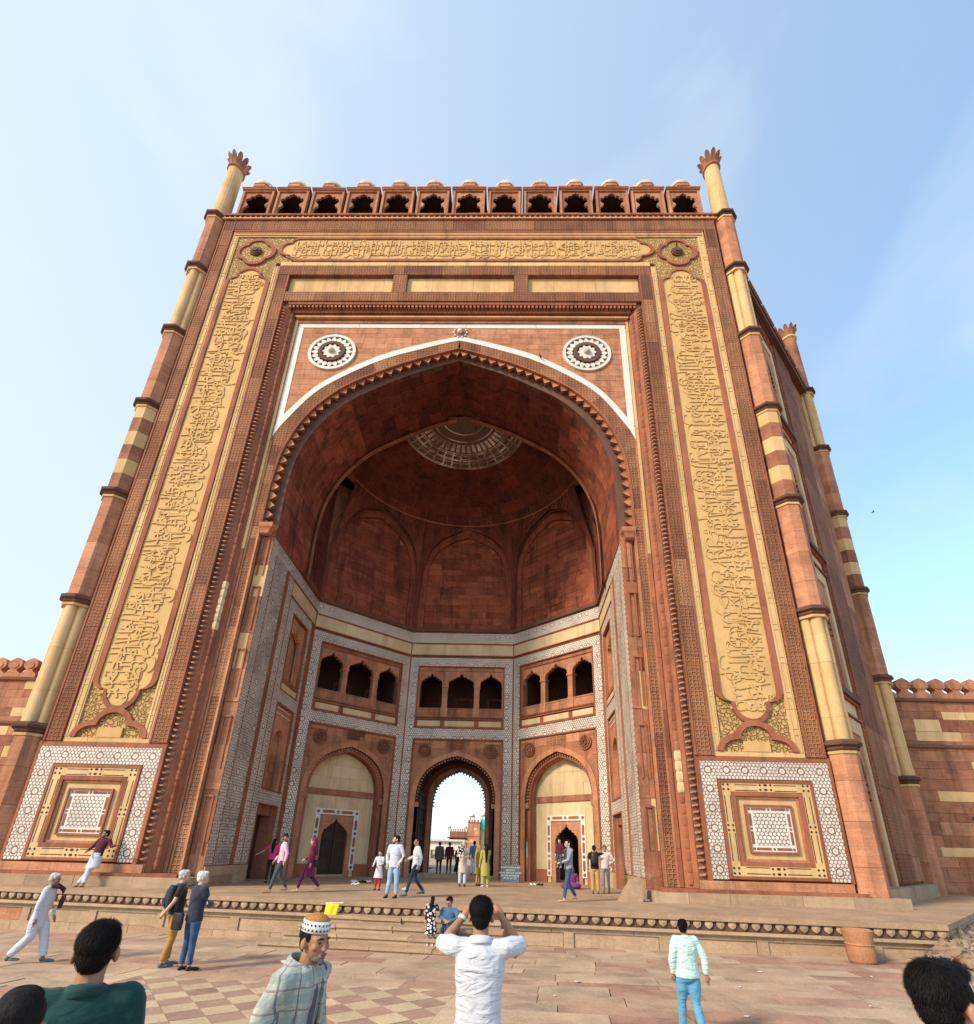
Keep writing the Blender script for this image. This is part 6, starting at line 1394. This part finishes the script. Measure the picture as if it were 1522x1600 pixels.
# the white kurta that shows below the jacket
kp = [o for o in bpy.data.objects if o.get('label', '').startswith('man in maroon jacket')][0]
m = M(); rings_loft(m, [(.07, .12, .90, .165, .125), (.07, .10, .72, .185, .14), (.07, .05, .56, .20, .15), (.07, .045, .52, .20, .15)]); solid('kurta', m, 'white_shirt', kp, .014)
person('woman in magenta blouse reaching out beside the left jamb', (-6.35, 3.6, PL0), R(186), 1.60, sk='skin_fair', top='magenta_blouse', sleeve='short', hem=.90, bottom='black_cloth', long_hair=.8, shoes='shoe_black', J=dict(ell=(.42, -.06, 1.22), wrl=(.66, -.14, 1.10), elr=(-.20, -.10, 1.15), wrr=(-.10, -.25, 1.05)))
person('man in pink shirt and black cap striding past', (-4.20, -.75, PL0), R(-62), 1.70, top='pink_shirt', hem=.84, bottom='slate_trousers', cap='baseball', beard='dark_beard', head_yaw=R(120), J=WALK(.25))
person('woman in maroon kurta and headscarf walking left', (-3.55, 0.05, PL0), R(-88), 1.62, sk='skin_fair', top='maroon_kurta', hem=.46, flare=1.35, bottom='purple_leggings', headscarf='maroon_kurta', J=dict(WALK(.34), elr=(-.22, -.06, 1.12), wrr=(-.16, -.28, 1.0)))
person('small girl in white frock and red leggings', (-1.62, 1.45, PL0), R(-8), 1.27, sk='skin_fair', top='white_shirt', hem=.52, flare=1.5, bottom='red_leggings', shoes='shoe_black', fat=.92, J=dict(ell=(.20, -.08, 1.15), wrl=(.08, -.22, 1.08), elr=(-.23, -.10, 1.16), wrr=(-.18, -.30, 1.08)))
person('young man in white shirt and faded jeans facing out', (-.55, -1.35, PL0), R(-10), 1.72, sk='skin_fair', top='white_shirt', hem=.82, bottom='pale_blue_jeans', shoes='shoe_black', beard='dark_beard', head_yaw=R(-62), collar=True, baggy=1.15, J=dict(ell=(.26, .04, 1.14), wrl=(.19, -.10, .93), elr=(-.25, .03, 1.13), wrr=(-.20, -.06, .90), anl=(.14, -.02, .08), knl=(.12, -.02, .49), anr=(-.13, -.05, .08)))
person('young man in loose white shirt and dark jeans turning away', (-.02, -.55, PL0), R(-68), 1.68, top='white_shirt', hem=.78, bottom='dark_jeans', shoes='shoe_grey', head_yaw=R(-8), fat=1.05, J=dict(WALK(.30), elr=(-.20, -.08, 1.14), wrr=(-.10, -.26, 1.06)))
person('man in beige kurta carrying a baby at the arch', (1.05, 4.9, PL0), R(5), 1.72, sk='skin_fair', hair=None, top='beige_kurta', hem=.50, flare=1.1, bottom='white_shirt', shoes='shoe_black', beard='grey_beard', baggy=1.2, head_yaw=R(20), J=dict(elr=(-.24, -.02, 1.15), wrr=(-.02, -.27, 1.14), ell=(.24, -.02, 1.14), wrl=(.04, -.27, 1.06)))
person('baby in black and white held against a beige kurta', (.98, 4.68, .86), R(0), .72, sk='skin_fair', top='floral_dress', hem=.80, bottom='white_shirt', shoes='shoe_black', J=dict(knl=(.12, -.10, .6), anl=(.12, -.10, .25), knr=(-.12, -.10, .6), anr=(-.12, -.08, .25)))
person('man in blue shirt and white trousers beyond the arch', (1.12, 11.9, .17), R(185), 1.70, top='blue_cloth', hem=.82, bottom='white_shirt', shoes='shoe_black', baggy=1.2)
person('woman in lime green suit with long black hair', (1.98, 4.9, PL0), R(200), 1.64, sk='skin_fair', top='lime_kurta', hem=.42, flare=1.2, bottom='lime_kurta', long_hair=1.4, shoes='shoe_white', baggy=1.5, J=dict(elr=(-.20, -.08, 1.15), wrr=(-.10, -.2, 1.2)))
person('woman in mustard suit standing beside the lime suit', (1.66, 5.7, PL0), R(60), 1.60, sk='skin_tan', top='mustard_kurta', hem=.48, flare=1.2, bottom='khaki_trousers', headscarf='mustard_kurta', shoes='shoe_black')
person('man in dark grey wrap silhouetted at the left of the arch', (-.82, 12.4, .17), R(180), 1.62, top='grey_wrap', hem=.74, flare=1.15, bottom='black_cloth', shoes='shoe_black', fat=1.15)
person('man in dark maroon shirt silhouetted under the arch', (-.30, 12.7, .17), R(180), 1.62, top='maroon_jacket', hem=.82, bottom='black_cloth', shoes='shoe_black')
person('figure in black burka inside the arch', (.22, 12.8, .17), R(170), 1.42, top='burka', hem=.12, flare=1.9, bottom=None, headscarf='burka', shoes='shoe_black')
person('child in pink frock beyond the arch', (1.40, 12.6, .17), R(150), .95, top='child_pink', hem=.40, flare=1.6, bottom='child_pink', shoes='shoe_white', fat=1.0)
person('man in grey denim jacket walking with a child on his arm', (4.72, -.92, PL0), R(-70), 1.74, sk='skin_fair', top='grey_denim', hem=.88, bottom='blue_jeans', head_yaw=R(-5), collar=True, J=dict(WALK(.24), elr=(-.24, -.05, 1.14), wrr=(-.14, -.28, 1.10), ell=(.20, -.12, 1.14), wrl=(.05, -.30, 1.06)))
person('small boy in dark clothes carried by the man in grey denim', (4.44, -1.02, .84), R(-30), .92, sk='skin_fair', top='maroon_jacket', hem=.85, bottom='slate_trousers', J=dict(knl=(.12, -.12, .62), anl=(.12, -.10, .25), knr=(-.12, -.12, .6), anr=(-.12, -.05, .25)))
person('man in black tee and khaki trousers wearing a backpack', (6.10, 2.7, PL0), R(172), 1.66, top='black_cloth', sleeve='short', hem=.86, bottom='khaki_trousers', shoes='shoe_grey', baggy=1.2, J=dict(ell=(.24, .02, 1.16), wrl=(.24, -.04, .92), elr=(-.36, -.05, 1.43), wrr=(-.22, -.10, 1.56)))
person('man in pale shirt with hand on hip beside the backpacker', (6.62, 3.4, PL0), R(-12), 1.68, sk='skin_tan', top='pale_shirt', hem=.86, bottom='grey_trousers', shoes='shoe_grey', J=dict(ell=(.36, .04, 1.18), wrl=(.17, -.06, 1.0), elr=(-.20, -.05, 1.2), wrr=(-.2, -.2, 1.32)))
person('woman in purple sari seated on the floor by the open door', (5.62, 5.5, -.55), R(-20), 1.58, sk='skin_tan', top='purple_sari', hem=.66, flare=1.3, bottom=None, headscarf='purple_sari', J=dict(knl=(.22, -.35, .72), anl=(.05, -.42, .62), knr=(-.22, -.35, .72), anr=(-.05, -.42, .62), pel=(0, .05, .72), nek=(0, -.02, 1.22)))
pk = [o for o in bpy.data.objects if o.get('label', '').startswith('woman in purple sari')][0]
m = M(); ell(m, (-.02, -.18, .56 + .10), (.42, .36, .15)); ell(m, (.22, -.3, .68), (.2, .22, .12)); ell(m, (-.25, -.28, .66), (.2, .2, .12)); solid('sari_skirt', m, 'purple_sari', pk, .02, 4, .03, .1)
# --- people on and below the steps
def onstep(x, d): return (x, py(x) - d)
x, y = 1.02, -4.12; person('little girl in floral dress standing on the steps', (x, y, -.80), R(176), 1.08, sk='skin_fair', top='floral_dress', hem=.42, flare=1.45, bottom='grey_leggings', shoes='shoe_pink', long_hair=.5, fat=1.0, J=dict(elr=(-.24, -.08, 1.22), wrr=(-.14, -.2, 1.38)))
person('woman in denim sitting on the steps looking down', (1.52, -3.85, -.86), R(-14), 1.62, sk='skin_tan', top='denim_top', hem=.70, bottom='dark_jeans', shoes='shoe_white', head_pitch=R(28), head_yaw=R(-20), J=dict(pel=(0, .10, .46), nek=(-.06, -.16, .94), hil=(.09, .04, .46), hir=(-.09, .04, .46), knl=(.16, -.36, .58), anl=(.12, -.44, .10), knr=(-.17, -.34, .62), anr=(-.16, -.36, .26), ell=(.24, -.28, .72), wrl=(.05, -.46, .66), elr=(-.26, -.26, .72), wrr=(-.08, -.44, .68)))
def GP(x, y): return (x, y, gz(x, y))
person('old man in white kurta pyjama walking with bent back', GP(-6.75, -6.35), R(108), 1.66, hair='grey_hair', top='white_shirt', hem=.66, flare=1.12, bottom='white_shirt', shoes='shoe_grey', baggy=1.45, disp=.012, head_pitch=R(14), J=dict(WALK(.27), pel=(0, 0, .93), nek=(0, -.05, 1.44), elr=(-.26, -.02, 1.08), wrr=(-.25, -.04, .82), ell=(.26, -.04, 1.08), wrl=(.26, -.16, .84)))
wk = [o for o in bpy.data.objects if o.get('label', '').startswith('old man in white')][0]
m = M(); m.tube([(-.07, -.22, 1.37), (-.10, -.12, 1.405), (0, -.07, 1.41), (.11, -.12, 1.405), (.11, -.24, 1.33), (.11, -.27, 1.12), (.10, -.26, .96)], [.035, .04, .045, .045, .05, .05, .04], 10); solid('scarf', m, 'dark_scarf', wk, .014, 3)
person('man in black tee and ochre trousers with his hands behind him', GP(-3.92, -6.40), R(128), 1.74, sk='skin_fair', hair='grey_hair', top='black_cloth', sleeve='short', hem=.90, bottom='ochre_trousers', shoes='shoe_grey', fat=1.12, disp=.012, baggy=1.15, head_yaw=R(-8), J=dict(ell=(.28, .10, 1.15), wrl=(.12, .20, .96), elr=(-.28, .12, 1.15), wrr=(-.10, .22, .94), anl=(.13, -.04, .08), anr=(-.14, .08, .08)))
person('white haired man in navy shirt and blue jeans seen from behind', GP(-3.28, -6.85), R(150), 1.73, sk='skin_fair', hair='white_hair', top='navy_shirt', hem=.84, bottom='blue_jeans', shoes='shoe_black', fat=1.12, disp=.012, head_yaw=R(-25), J=dict(ell=(.22, -.12, 1.15), wrl=(.05, -.27, 1.14), elr=(-.24, -.06, 1.15), wrr=(-.06, -.27, 1.12), anl=(.10, .0, .08), anr=(-.08, -.05, .08)))
person('boy in mint printed jacket and blue trousers walking away', GP(5.12, -10.30), R(186), 1.31, top='mint_jacket', hem=.86, bottom='sky_trousers', shoes='shoe_white', fat=1.2, disp=.022, vox=.011, near=True, collar=True, head_yaw=R(-30), baggy=1.15, J=dict(WALK(.20), elr=(-.29, .06, 1.14), wrr=(-.31, .04, .89), ell=(.26, .02, 1.12), wrl=(.22, -.06, .90)))
# --- the near row
P0 = person('man in white shirt holding up a phone, seen from behind', GP(2.58, -13.86), R(180), 1.755, top='white_shirt', sleeve='rolled', hem=.70, flare=1.0, bottom='black_cloth', shoes='shoe_black', fat=.98, vox=.010, near=True, collar=True, disp=.016, J=dict(ell=(.268, -.08, 1.42), wrl=(.135, -.20, 1.575), elr=(-.268, -.08, 1.42), wrr=(-.135, -.20, 1.585)))
m = M(); m.tube([(.150 * 1.02, -.185 * 1.02, 1.555 * 1.02), (.140 * 1.02, -.195 * 1.02, 1.575 * 1.02)], [.034, .033], 14); put('wrist_band', m, 'strap_white', P0, smooth=True)
ph = empty('mobile_phone', (2.58, -13.60, gz(2.58, -13.8) + 1.66), 0, 'black phone held up by the man in white shirt', 'phone')
put('phone_body', M().wbox(-.078, .078, -.004, .004, -.037, .037), 'leather_black', ph); put('phone_screen', M().wbox(-.074, .074, -.0052, -.0042, -.033, .033), 'eye_dark', ph)
P1 = person('bearded man in plaid coat and embroidered skullcap', GP(1.44, -14.26), R(72), 1.66, top='charcoal_shirt', sleeve='none', hem=.78, bottom='charcoal_shirt', shoes='shoe_black', beard='grey_beard', vox=.010, near=True, sk='skin_brown', fat=.88, head_yaw=R(-14), collar=True, J=dict(nek=(0, -.07, 1.43), head=(0, -.11, 1.565)))
s1 = 1.66 / 1.72
m = M(); rings_loft(m, [(0, .02, .62, .20, .16), (0, .02, .9, .195, .155), (0, .0, 1.12, .195, .15), (0, -.03, 1.28, .205, .145), (0, -.05, 1.36, .20, .125), (0, -.06, 1.405, .165, .10), (0, -.065, 1.44, .09, .075)], 24)
for sg in (1, -1): m.tube([(.10 * sg, -.05, 1.385), (.185 * sg, -.05, 1.37), (.245 * sg, .0, 1.20), (.27 * sg, .0, 1.09), (.26 * sg, -.08, .90), (.26 * sg, -.10, .86)], [.075, .082, .075, .07, .062, .058], 14)
for i, v in enumerate(m.v): m.v[i] = tuple(c * s1 for c in v)
co = solid('coat', m, 'plaid_coat', P1, .010, 3, .022, .12)
# the coat hangs open in front: a strip of the shirt lies over it
m = M(); rings = []
for z, y0, w in ((1.40, -.135, .045), (1.30, -.178, .055), (1.15, -.165, .062), (.95, -.150, .07), (.70, -.158, .08)): rings.append([(x * s1, yy * s1, z * s1) for x, yy in ((-w, y0 + .03), (0, y0 - .012), (w, y0 + .03), (w, y0 + .07), (-w, y0 + .07))])
put('shirt_front', M().loft(rings), 'charcoal_shirt', P1, smooth=False)
for sg in (1, -1):
    m = M(); rr_ = []
    for z, y0, w in ((1.47, -.03, .085), (1.42, -.12, .07), (1.34, -.185, .065), (1.15, -.178, .075), (.95, -.165, .085), (.68, -.172, .095)): rr_.append([(sg * x * s1, yy * s1, z * s1) for x, yy in ((w - .012, y0), (w + .03, y0 + .005), (w + .06, y0 + .06), (w + .03, y0 + .06))])
    put('coat_lapel', m.loft(rr_), 'plaid_coat', P1, smooth=True)
m = M(); ac = [R(-52 + (284) * k / 18) for k in range(19)]   # open at the throat (-Y)
m.loft([[((r * math.cos(a)) * s1, (-.055 + r * 1.02 * math.sin(a)) * s1, (z + .035 * math.sin(a)) * s1) for a in ac] for r, z in ((.100, 1.405), (.088, 1.455), (.094, 1.462), (.122, 1.410), (.112, 1.400))], cap=False, closed=False)
co2 = put('coat_collar', m, 'plaid_coat', P1, smooth=True); co2.modifiers.new('t', 'SOLIDIFY').thickness = .006
HMc = Matrix.Scale(s1, 4) @ Matrix.Translation((0, -.11, 1.565)) @ Matrix.Rotation(R(-14), 4, 'Z') @ Matrix.Rotation(R(6), 4, 'X')
def capring(r, z, n=36): return [tuple(HMc @ Vector((r * .90 * math.cos(2 * PI * k / n), .014 + r * 1.06 * math.sin(2 * PI * k / n), z))) for k in range(n)]
kc = put('cap_band', M().loft([capring(.092, .062), capring(.095, .064), capring(.091, .132), capring(.086, .132)]), 'strap_white', P1, smooth=True)
put('cap_crown', M().loft([capring(.088, .130), capring(.084, .140), capring(.055, .160), capring(.022, .172), capring(.004, .174)]), 'cap_felt' if 'cap_felt' in MATS else plain('cap_felt', (.36, .15, .04), .9, .25, 60, .4).name, P1, smooth=True)
m = M()
for row, (z, up) in enumerate(((.082, 1), (.108, -1))):
    for k in range(22):
        a = 2 * PI * (k + .5 * row) / 22; r0 = .0965 - .001 * row
        tri = [(-.009, -.008 * up), (.009, -.008 * up), (0, .008 * up)]
        vs = [tuple(HMc @ Vector((r0 * .90 * math.cos(a + u / .095), .014 + r0 * 1.06 * math.sin(a + u / .095), z + v))) for u, v in tri]; m.add(vs, [(0, 1, 2)])
put('cap_embroidery', m, 'dark_scarf', kc)
P2_ = person('man in dark green shirt seen from behind', GP(.90, -15.36), R(210), 1.715, top='green_shirt', hem=.80, bottom='black_cloth', shoes='shoe_black', vox=.010, near=True, collar=True, fat=1.08, head_yaw=R(-4), sk='skin_brown', disp=.010)
person('person with smooth black hair at the left edge of the crowd', GP(1.215, -16.10), R(215), 1.60, top='black_cloth', hem=.80, bottom='black_cloth', shoes='shoe_black', long_hair=.8, near=True, vox=.012)
person('man with thick black hair at the right edge of the crowd', GP(4.21, -15.96), R(112), 1.70, sk='skin_tan', top='navy_shirt', hem=.80, bottom='black_cloth', shoes='shoe_black', near=True, vox=.012)
# ================================================================== small things
def backpack(label, loc, rz, k=1.0, mat='leather_black'):
    B = empty('backpack', loc, rz, label, 'backpack'); m = M(); rings_loft(m, [(0, .0, 0, .14 * k, .085 * k), (0, .02, .12 * k, .155 * k, .105 * k), (0, .015, .32 * k, .145 * k, .09 * k), (0, -.01, .44 * k, .10 * k, .06 * k)]); solid('bag_body', m, mat, B, .014, 3)
    m = M(); rings_loft(m, [(0, .09 * k, .05 * k, .10 * k, .05 * k), (0, .10 * k, .2 * k, .10 * k, .05 * k)]); solid('front_pocket', m, mat, B, .012, 3)
    for sg in (1, -1): put('strap', M().tube([(.08 * sg, -.05, .42 * k), (.10 * sg, -.20, .48 * k), (.11 * sg, -.26, .30 * k), (.12 * sg, -.10, .05 * k)], .016, 6), mat, B, smooth=True)
    return B
backpack('black backpack worn over the black tee by the right alcove', (6.10, 2.53, .98), R(-8 + 180 + 180))
for o in [o for o in bpy.data.objects if o.get('label', '').startswith('black backpack')]: o.rotation_euler = (0, 0, R(172)); o.location = (6.08, 2.56, .98)
bp_ = backpack('dark blue backpack on the man in ochre trousers', (-4.04, -6.50, gz(-4, -6.5) + 1.02), R(128), 1.0, 'navy_shirt')
sb = empty('shoulder_bag', (-3.52, -6.98, gz(-3.5, -7) + .70), R(150), 'black shoulder bag hanging at the navy shirt man\'s hip', 'bag')
m = M(); rings_loft(m, [(0, 0, 0, .15, .06), (0, 0, .15, .16, .075), (0, 0, .30, .14, .06)]); solid('bag_body', m, 'leather_black', sb, .014, 3); put('strap', M().tube([(.1, 0, .3), (-.02, .08, .55), (-.20, .12, .76), (-.30, .0, .80)], .014, 6), 'leather_black', sb, smooth=True)
hb = empty('handbag', (-3.40, .05, .72), 0, 'small black handbag behind the woman in maroon', 'bag'); m = M(); rings_loft(m, [(0, 0, 0, .10, .05), (0, 0, .12, .11, .055), (0, 0, .22, .08, .04)]); solid('bag_body', m, 'leather_black', hb, .012, 3); put('strap', M().tube([(-.06, 0, .2), (-.10, 0, .45), (-.12, .0, .62)], .01, 6), 'leather_black', hb)
# fallen shoes in pairs
sh = M(); ell(sh, (0, 0, .03), (.045, .13, .035)); ell(sh, (0, .06, .05), (.042, .06, .045)); sh_me = {}
for mt in ('shoe_white', 'shoe_black'):
    me = sh.mesh('shoe', True).copy(); me.materials.append(MATS[mt]); sh_me[mt] = me
for k, (x, y, mt, lab) in enumerate(((-3.55, 5.6, 'shoe_white', 'pair of white shoes left by the shut door'), (-3.15, 5.5, 'shoe_black', 'pair of black shoes left nearest the shut door jamb'), (-2.95, 5.75, 'shoe_white', 'pair of pale shoes near the arch pier'), (-3.05, 3.9, 'shoe_white', 'pair of white sandals lying out on the open floor'), (4.05, 7.2, 'shoe_white', 'pair of white shoes left by the open door'), (4.35, 7.1, 'shoe_black', 'pair of black shoes left by the open door'), (-.7, 1.9, 'shoe_white', 'pair of white shoes behind the two young men'))):
    S_ = empty('shoe_pair', (x, y, 0), random.uniform(-1, 1), lab, 'shoes', 'shoes left on the platform floor')
    for dx in (-.08, .08): put('shoe', sh_me[mt], None, S_, mw=Matrix.Translation((dx, random.uniform(-.04, .04), 0)) @ Matrix.Rotation(random.uniform(-.3, .3), 4, 'Z'))
# notice board leaning on the right pier of the arch
plain('board_grey', (.10, .12, .14), .7, .15, 10, .1); sg_ = empty('notice_board', (3.05, 9.05, 0), R(-12), 'grey notice board with white lettering leaning by the arch', 'sign')
put('board', M().loft([[(x, .14 - .0, .0) if False else (x, yy, z) for x, yy, z in ((-.46, -.12, 0.0), (.46, -.12, 0.0), (.46, -.08, 0.0), (-.46, -.08, 0.0))], [(x, yy, z) for x, yy, z in ((-.46, .10, .78), (.46, .10, .78), (.46, .14, .78), (-.46, .14, .78))]]), 'board_grey', sg_)
lines = ('يرجى خلع الأحذية', 'قبل الدخول إلى المسجد')
def flat_text(t, size, mat, parent, mw, name='lettering'):
    cu = bpy.data.curves.new(name, 'FONT'); cu.body = t; cu.size = size; cu.align_x = 'CENTER'; cu.extrude = .003; cu.resolution_u = 2
    o = bpy.data.objects.new(name, cu); COL.objects.link(o); me = bpy.data.meshes.new_from_object(o.evaluated_get(bpy.context.evaluated_depsgraph_get())); bpy.data.objects.remove(o)
    return put(name, me, mat, parent, mw=mw)
tl = math.atan2(.22, .78)
rws = [(-.34, .62), (-.34, .50), (-.34, .38), (-.34, .26), (-.34, .14)]
HI = ('मस्जिद में प्रवेश से पहले', 'जूते उतार दें', 'PLEASE REMOVE SHOES', 'BEFORE ENTERING', 'सिर ढक कर आएं')
for (x, z), t in zip(rws, HI):
    f = z / .78; flat_text(t, .105, 'strap_white', sg_, Matrix.Translation((0, -.12 + .22 * f - .006, z)) @ Matrix.Rotation(-tl, 4, 'X') @ Matrix.Rotation(R(90), 4, 'X'))
# loose block of stone by the right jamb
sb_ = M(); sb_.add([(-.42, -.25, 0), (.30, -.28, 0), (.30, .25, 0), (-.40, .25, 0), (.02, -.2, .66), (.28, -.22, .74), (.28, .2, .72), (.0, .2, .62)], [(0, 3, 2, 1), (4, 5, 6, 7), (0, 1, 5, 4), (1, 2, 6, 5), (2, 3, 7, 6), (3, 0, 4, 7)])
tag(put('stone_block', sb_, 'platform_stone', mw=Matrix.Translation((6.75, -.1, 0))), 'pale wedge shaped stone block standing by the right jamb', 'stone')
bt = empty('plastic_bottle', (7.25, -.05, .035), R(20), 'clear plastic bottle lying by the stone block', 'bottle'); put('bottle_body', M().tube([(-.13, 0, 0), (-.12, 0, 0), (.05, 0, 0), (.10, 0, 0), (.12, 0, 0)], [.01, .035, .035, .014, .012], 10), 'strap_white', bt, smooth=True); put('bottle_cap', M().tube([(.12, 0, 0), (.15, 0, 0)], .014, 8), 'blue_cloth', bt)
# yellow cloth on a short white stick at the platform edge
plain('yellow_cloth', (.85, .55, .02), .75, .12, 20, .4); yf = empty('yellow_pennant', (-1.74, -2.86, 0), TH, 'bright yellow pennant hung over the platform edge', 'flag')
m = M(); nx_ = 8
for i in range(nx_ + 1):
    for k in range(7):
        u, v = i / nx_, k / 6; zz = -.06 - v * .48 * (1 - .55 * max(0, u - .3)); m.v.append((-.22 + .36 * u - .05 * v, -.05 + .018 * math.sin(9 * u + 3 * v), zz))
for i in range(nx_):
    for k in range(6): a = i * 7 + k; m.f.append((a, a + 7, a + 8, a + 1))
o = put('pennant_cloth', m, 'yellow_cloth', yf, smooth=True); o.modifiers.new('thickness', 'SOLIDIFY').thickness = .006
put('pennant_stick', M().tube([(-.24, -.04, -.05), (.22, -.06, -.03)], .012, 6), 'strap_white', yf); put('stick_knob', M().ball((.23, -.06, -.03), .03), 'strap_white', yf, smooth=True)
# clay planter at the right end of the platform
pt = empty('clay_planter', GP(10.76, -4.70), 0, 'tall terracotta planter with a crooked waist standing against the platform', 'planter')
put('planter_body', M().lathe([(.24, 0), (.27, .05), (.285, .22), (.28, .34), (.26, .37), (.275, .39), (.29, .52), (.315, .66), (.29, .675), (.24, .64)], 0, 0, 24), 'terracotta', pt, smooth=False)
put('planter_band', M().lathe([(.285, .36), (.295, .38), (.285, .40)], 0, 0, 24), 'terracotta', pt)
# rubble bank at the far right
rb_ = random.Random(3)
for k in range(110):
    x = 12.1 + rb_.random() * 4.6; t = rb_.random(); e_ = rb_.random() ** 1.4; y = -4.55 + max(0, x - 12.6) * .98 - .1 - e_ * (1.3 if x > 12.5 else .5)
    r = rb_.uniform(.09, .22); m = M(); m.ball((0, 0, 0), (r * rb_.uniform(.8, 1.3), r * rb_.uniform(.7, 1.1), r * rb_.uniform(.6, .9)), 7, 5)
    m.v = [(a + rb_.uniform(-.25, .25) * r, b + rb_.uniform(-.25, .25) * r, c + rb_.uniform(-.2, .2) * r) for a, b, c in m.v]
    d = 1 - e_
    tag(put('rubble_stone', m, 'rubble_stone', mw=Matrix.Translation((x, y, gz(x, y) + .04 + d * .40 * (.5 + .5 * rb_.random())))), 'rough stone in the rubble bank at the right end of the platform', 'stone', 'stones of the rubble bank')
m = M(); m.add([(12.2, -5.2, -.85), (13.4, -5.6, -.85), (19, -.8, -.8), (18.6, 1.5, -.25), (12.9, -4.5, -.45)], [(0, 1, 2, 3, 4)]); put('earth_bank', m, 'rubble_stone', kind='structure')
# scraps of litter on the paving
for k, (x, y) in enumerate(((4.1, -7.2), (6.9, -7.4), (8.4, -8.6), (3.6, -8.3), (6.2, -9.3), (9.9, -6.3), (-4.6, -5.4), (-1.5, -5.6), (11.3, -5.3), (7.9, -6.0))):
    m = M(); w = random.uniform(.03, .06); m.add([(-w, -w * .6, .004), (w, -w * .5, .012), (w * .8, w * .6, .006), (-w * .7, w * .7, .016)], [(0, 1, 2, 3)]); o = put('paper_scrap', m, 'strap_white', mw=Matrix.Translation((x, y, gz(x, y) + .012)) @ Matrix.Rotation(random.random() * 6, 4, 'Z')); o.modifiers.new('t', 'SOLIDIFY').thickness = .003
    tag(o, 'scrap of white paper lying on the paving', 'litter', 'scraps of litter on the paving')
# birds in the air and on the stonework
def bird(x, y, z, rz, k, label, sz=1.0):
    B = empty('bird', (x, y, z), rz, label, 'bird', 'birds about the gateway'); B.scale = (sz,) * 3; m = M(); m.tube([(0, -.16, 0), (0, -.06, .01), (0, .06, 0), (0, .2, 0)], [.01, .05, .05, .02], 8); m.ball((0, -.17, .02), .035, 8, 6); put('body', m, 'eye_dark', B, smooth=True)
    for sg in (1, -1):
        w = M(); w.add([(0, -.05, 0), (sg * .22, -.09, .09 * k), (sg * .42, .02, .03 * k), (sg * .2, .05, .07 * k), (0, .06, 0)], [(0, 1, 2, 3, 4)]); o = put('wing', w, 'eye_dark', B); o.modifiers.new('t', 'SOLIDIFY').thickness = .01
for k, (x, y, z) in enumerate(((-30, 30, 57), (-38, 28, 54), (-22, 26, 44), (-31, 25, 30), (18, 16, 37), (21, 18, 38), (1, 20, 50), (60, 60, 33), (52, 58, 45), (64, 62, 42), (-11, 40, 72), (38, 24, 33))): bird(x, y, z, random.random() * 6, random.choice((1, -1, .6)), 'small dark bird flying in the sky', .75)
for x, z, d, lb in ((11.45, 32.05, .18, 'dark pigeon perched on the boss of the right rosette'), (4.1, 24.35, -.42, 'dark pigeon perched on the white line of the arch')): bird(x, -d, z, 1.2, -.9, lb, .45)
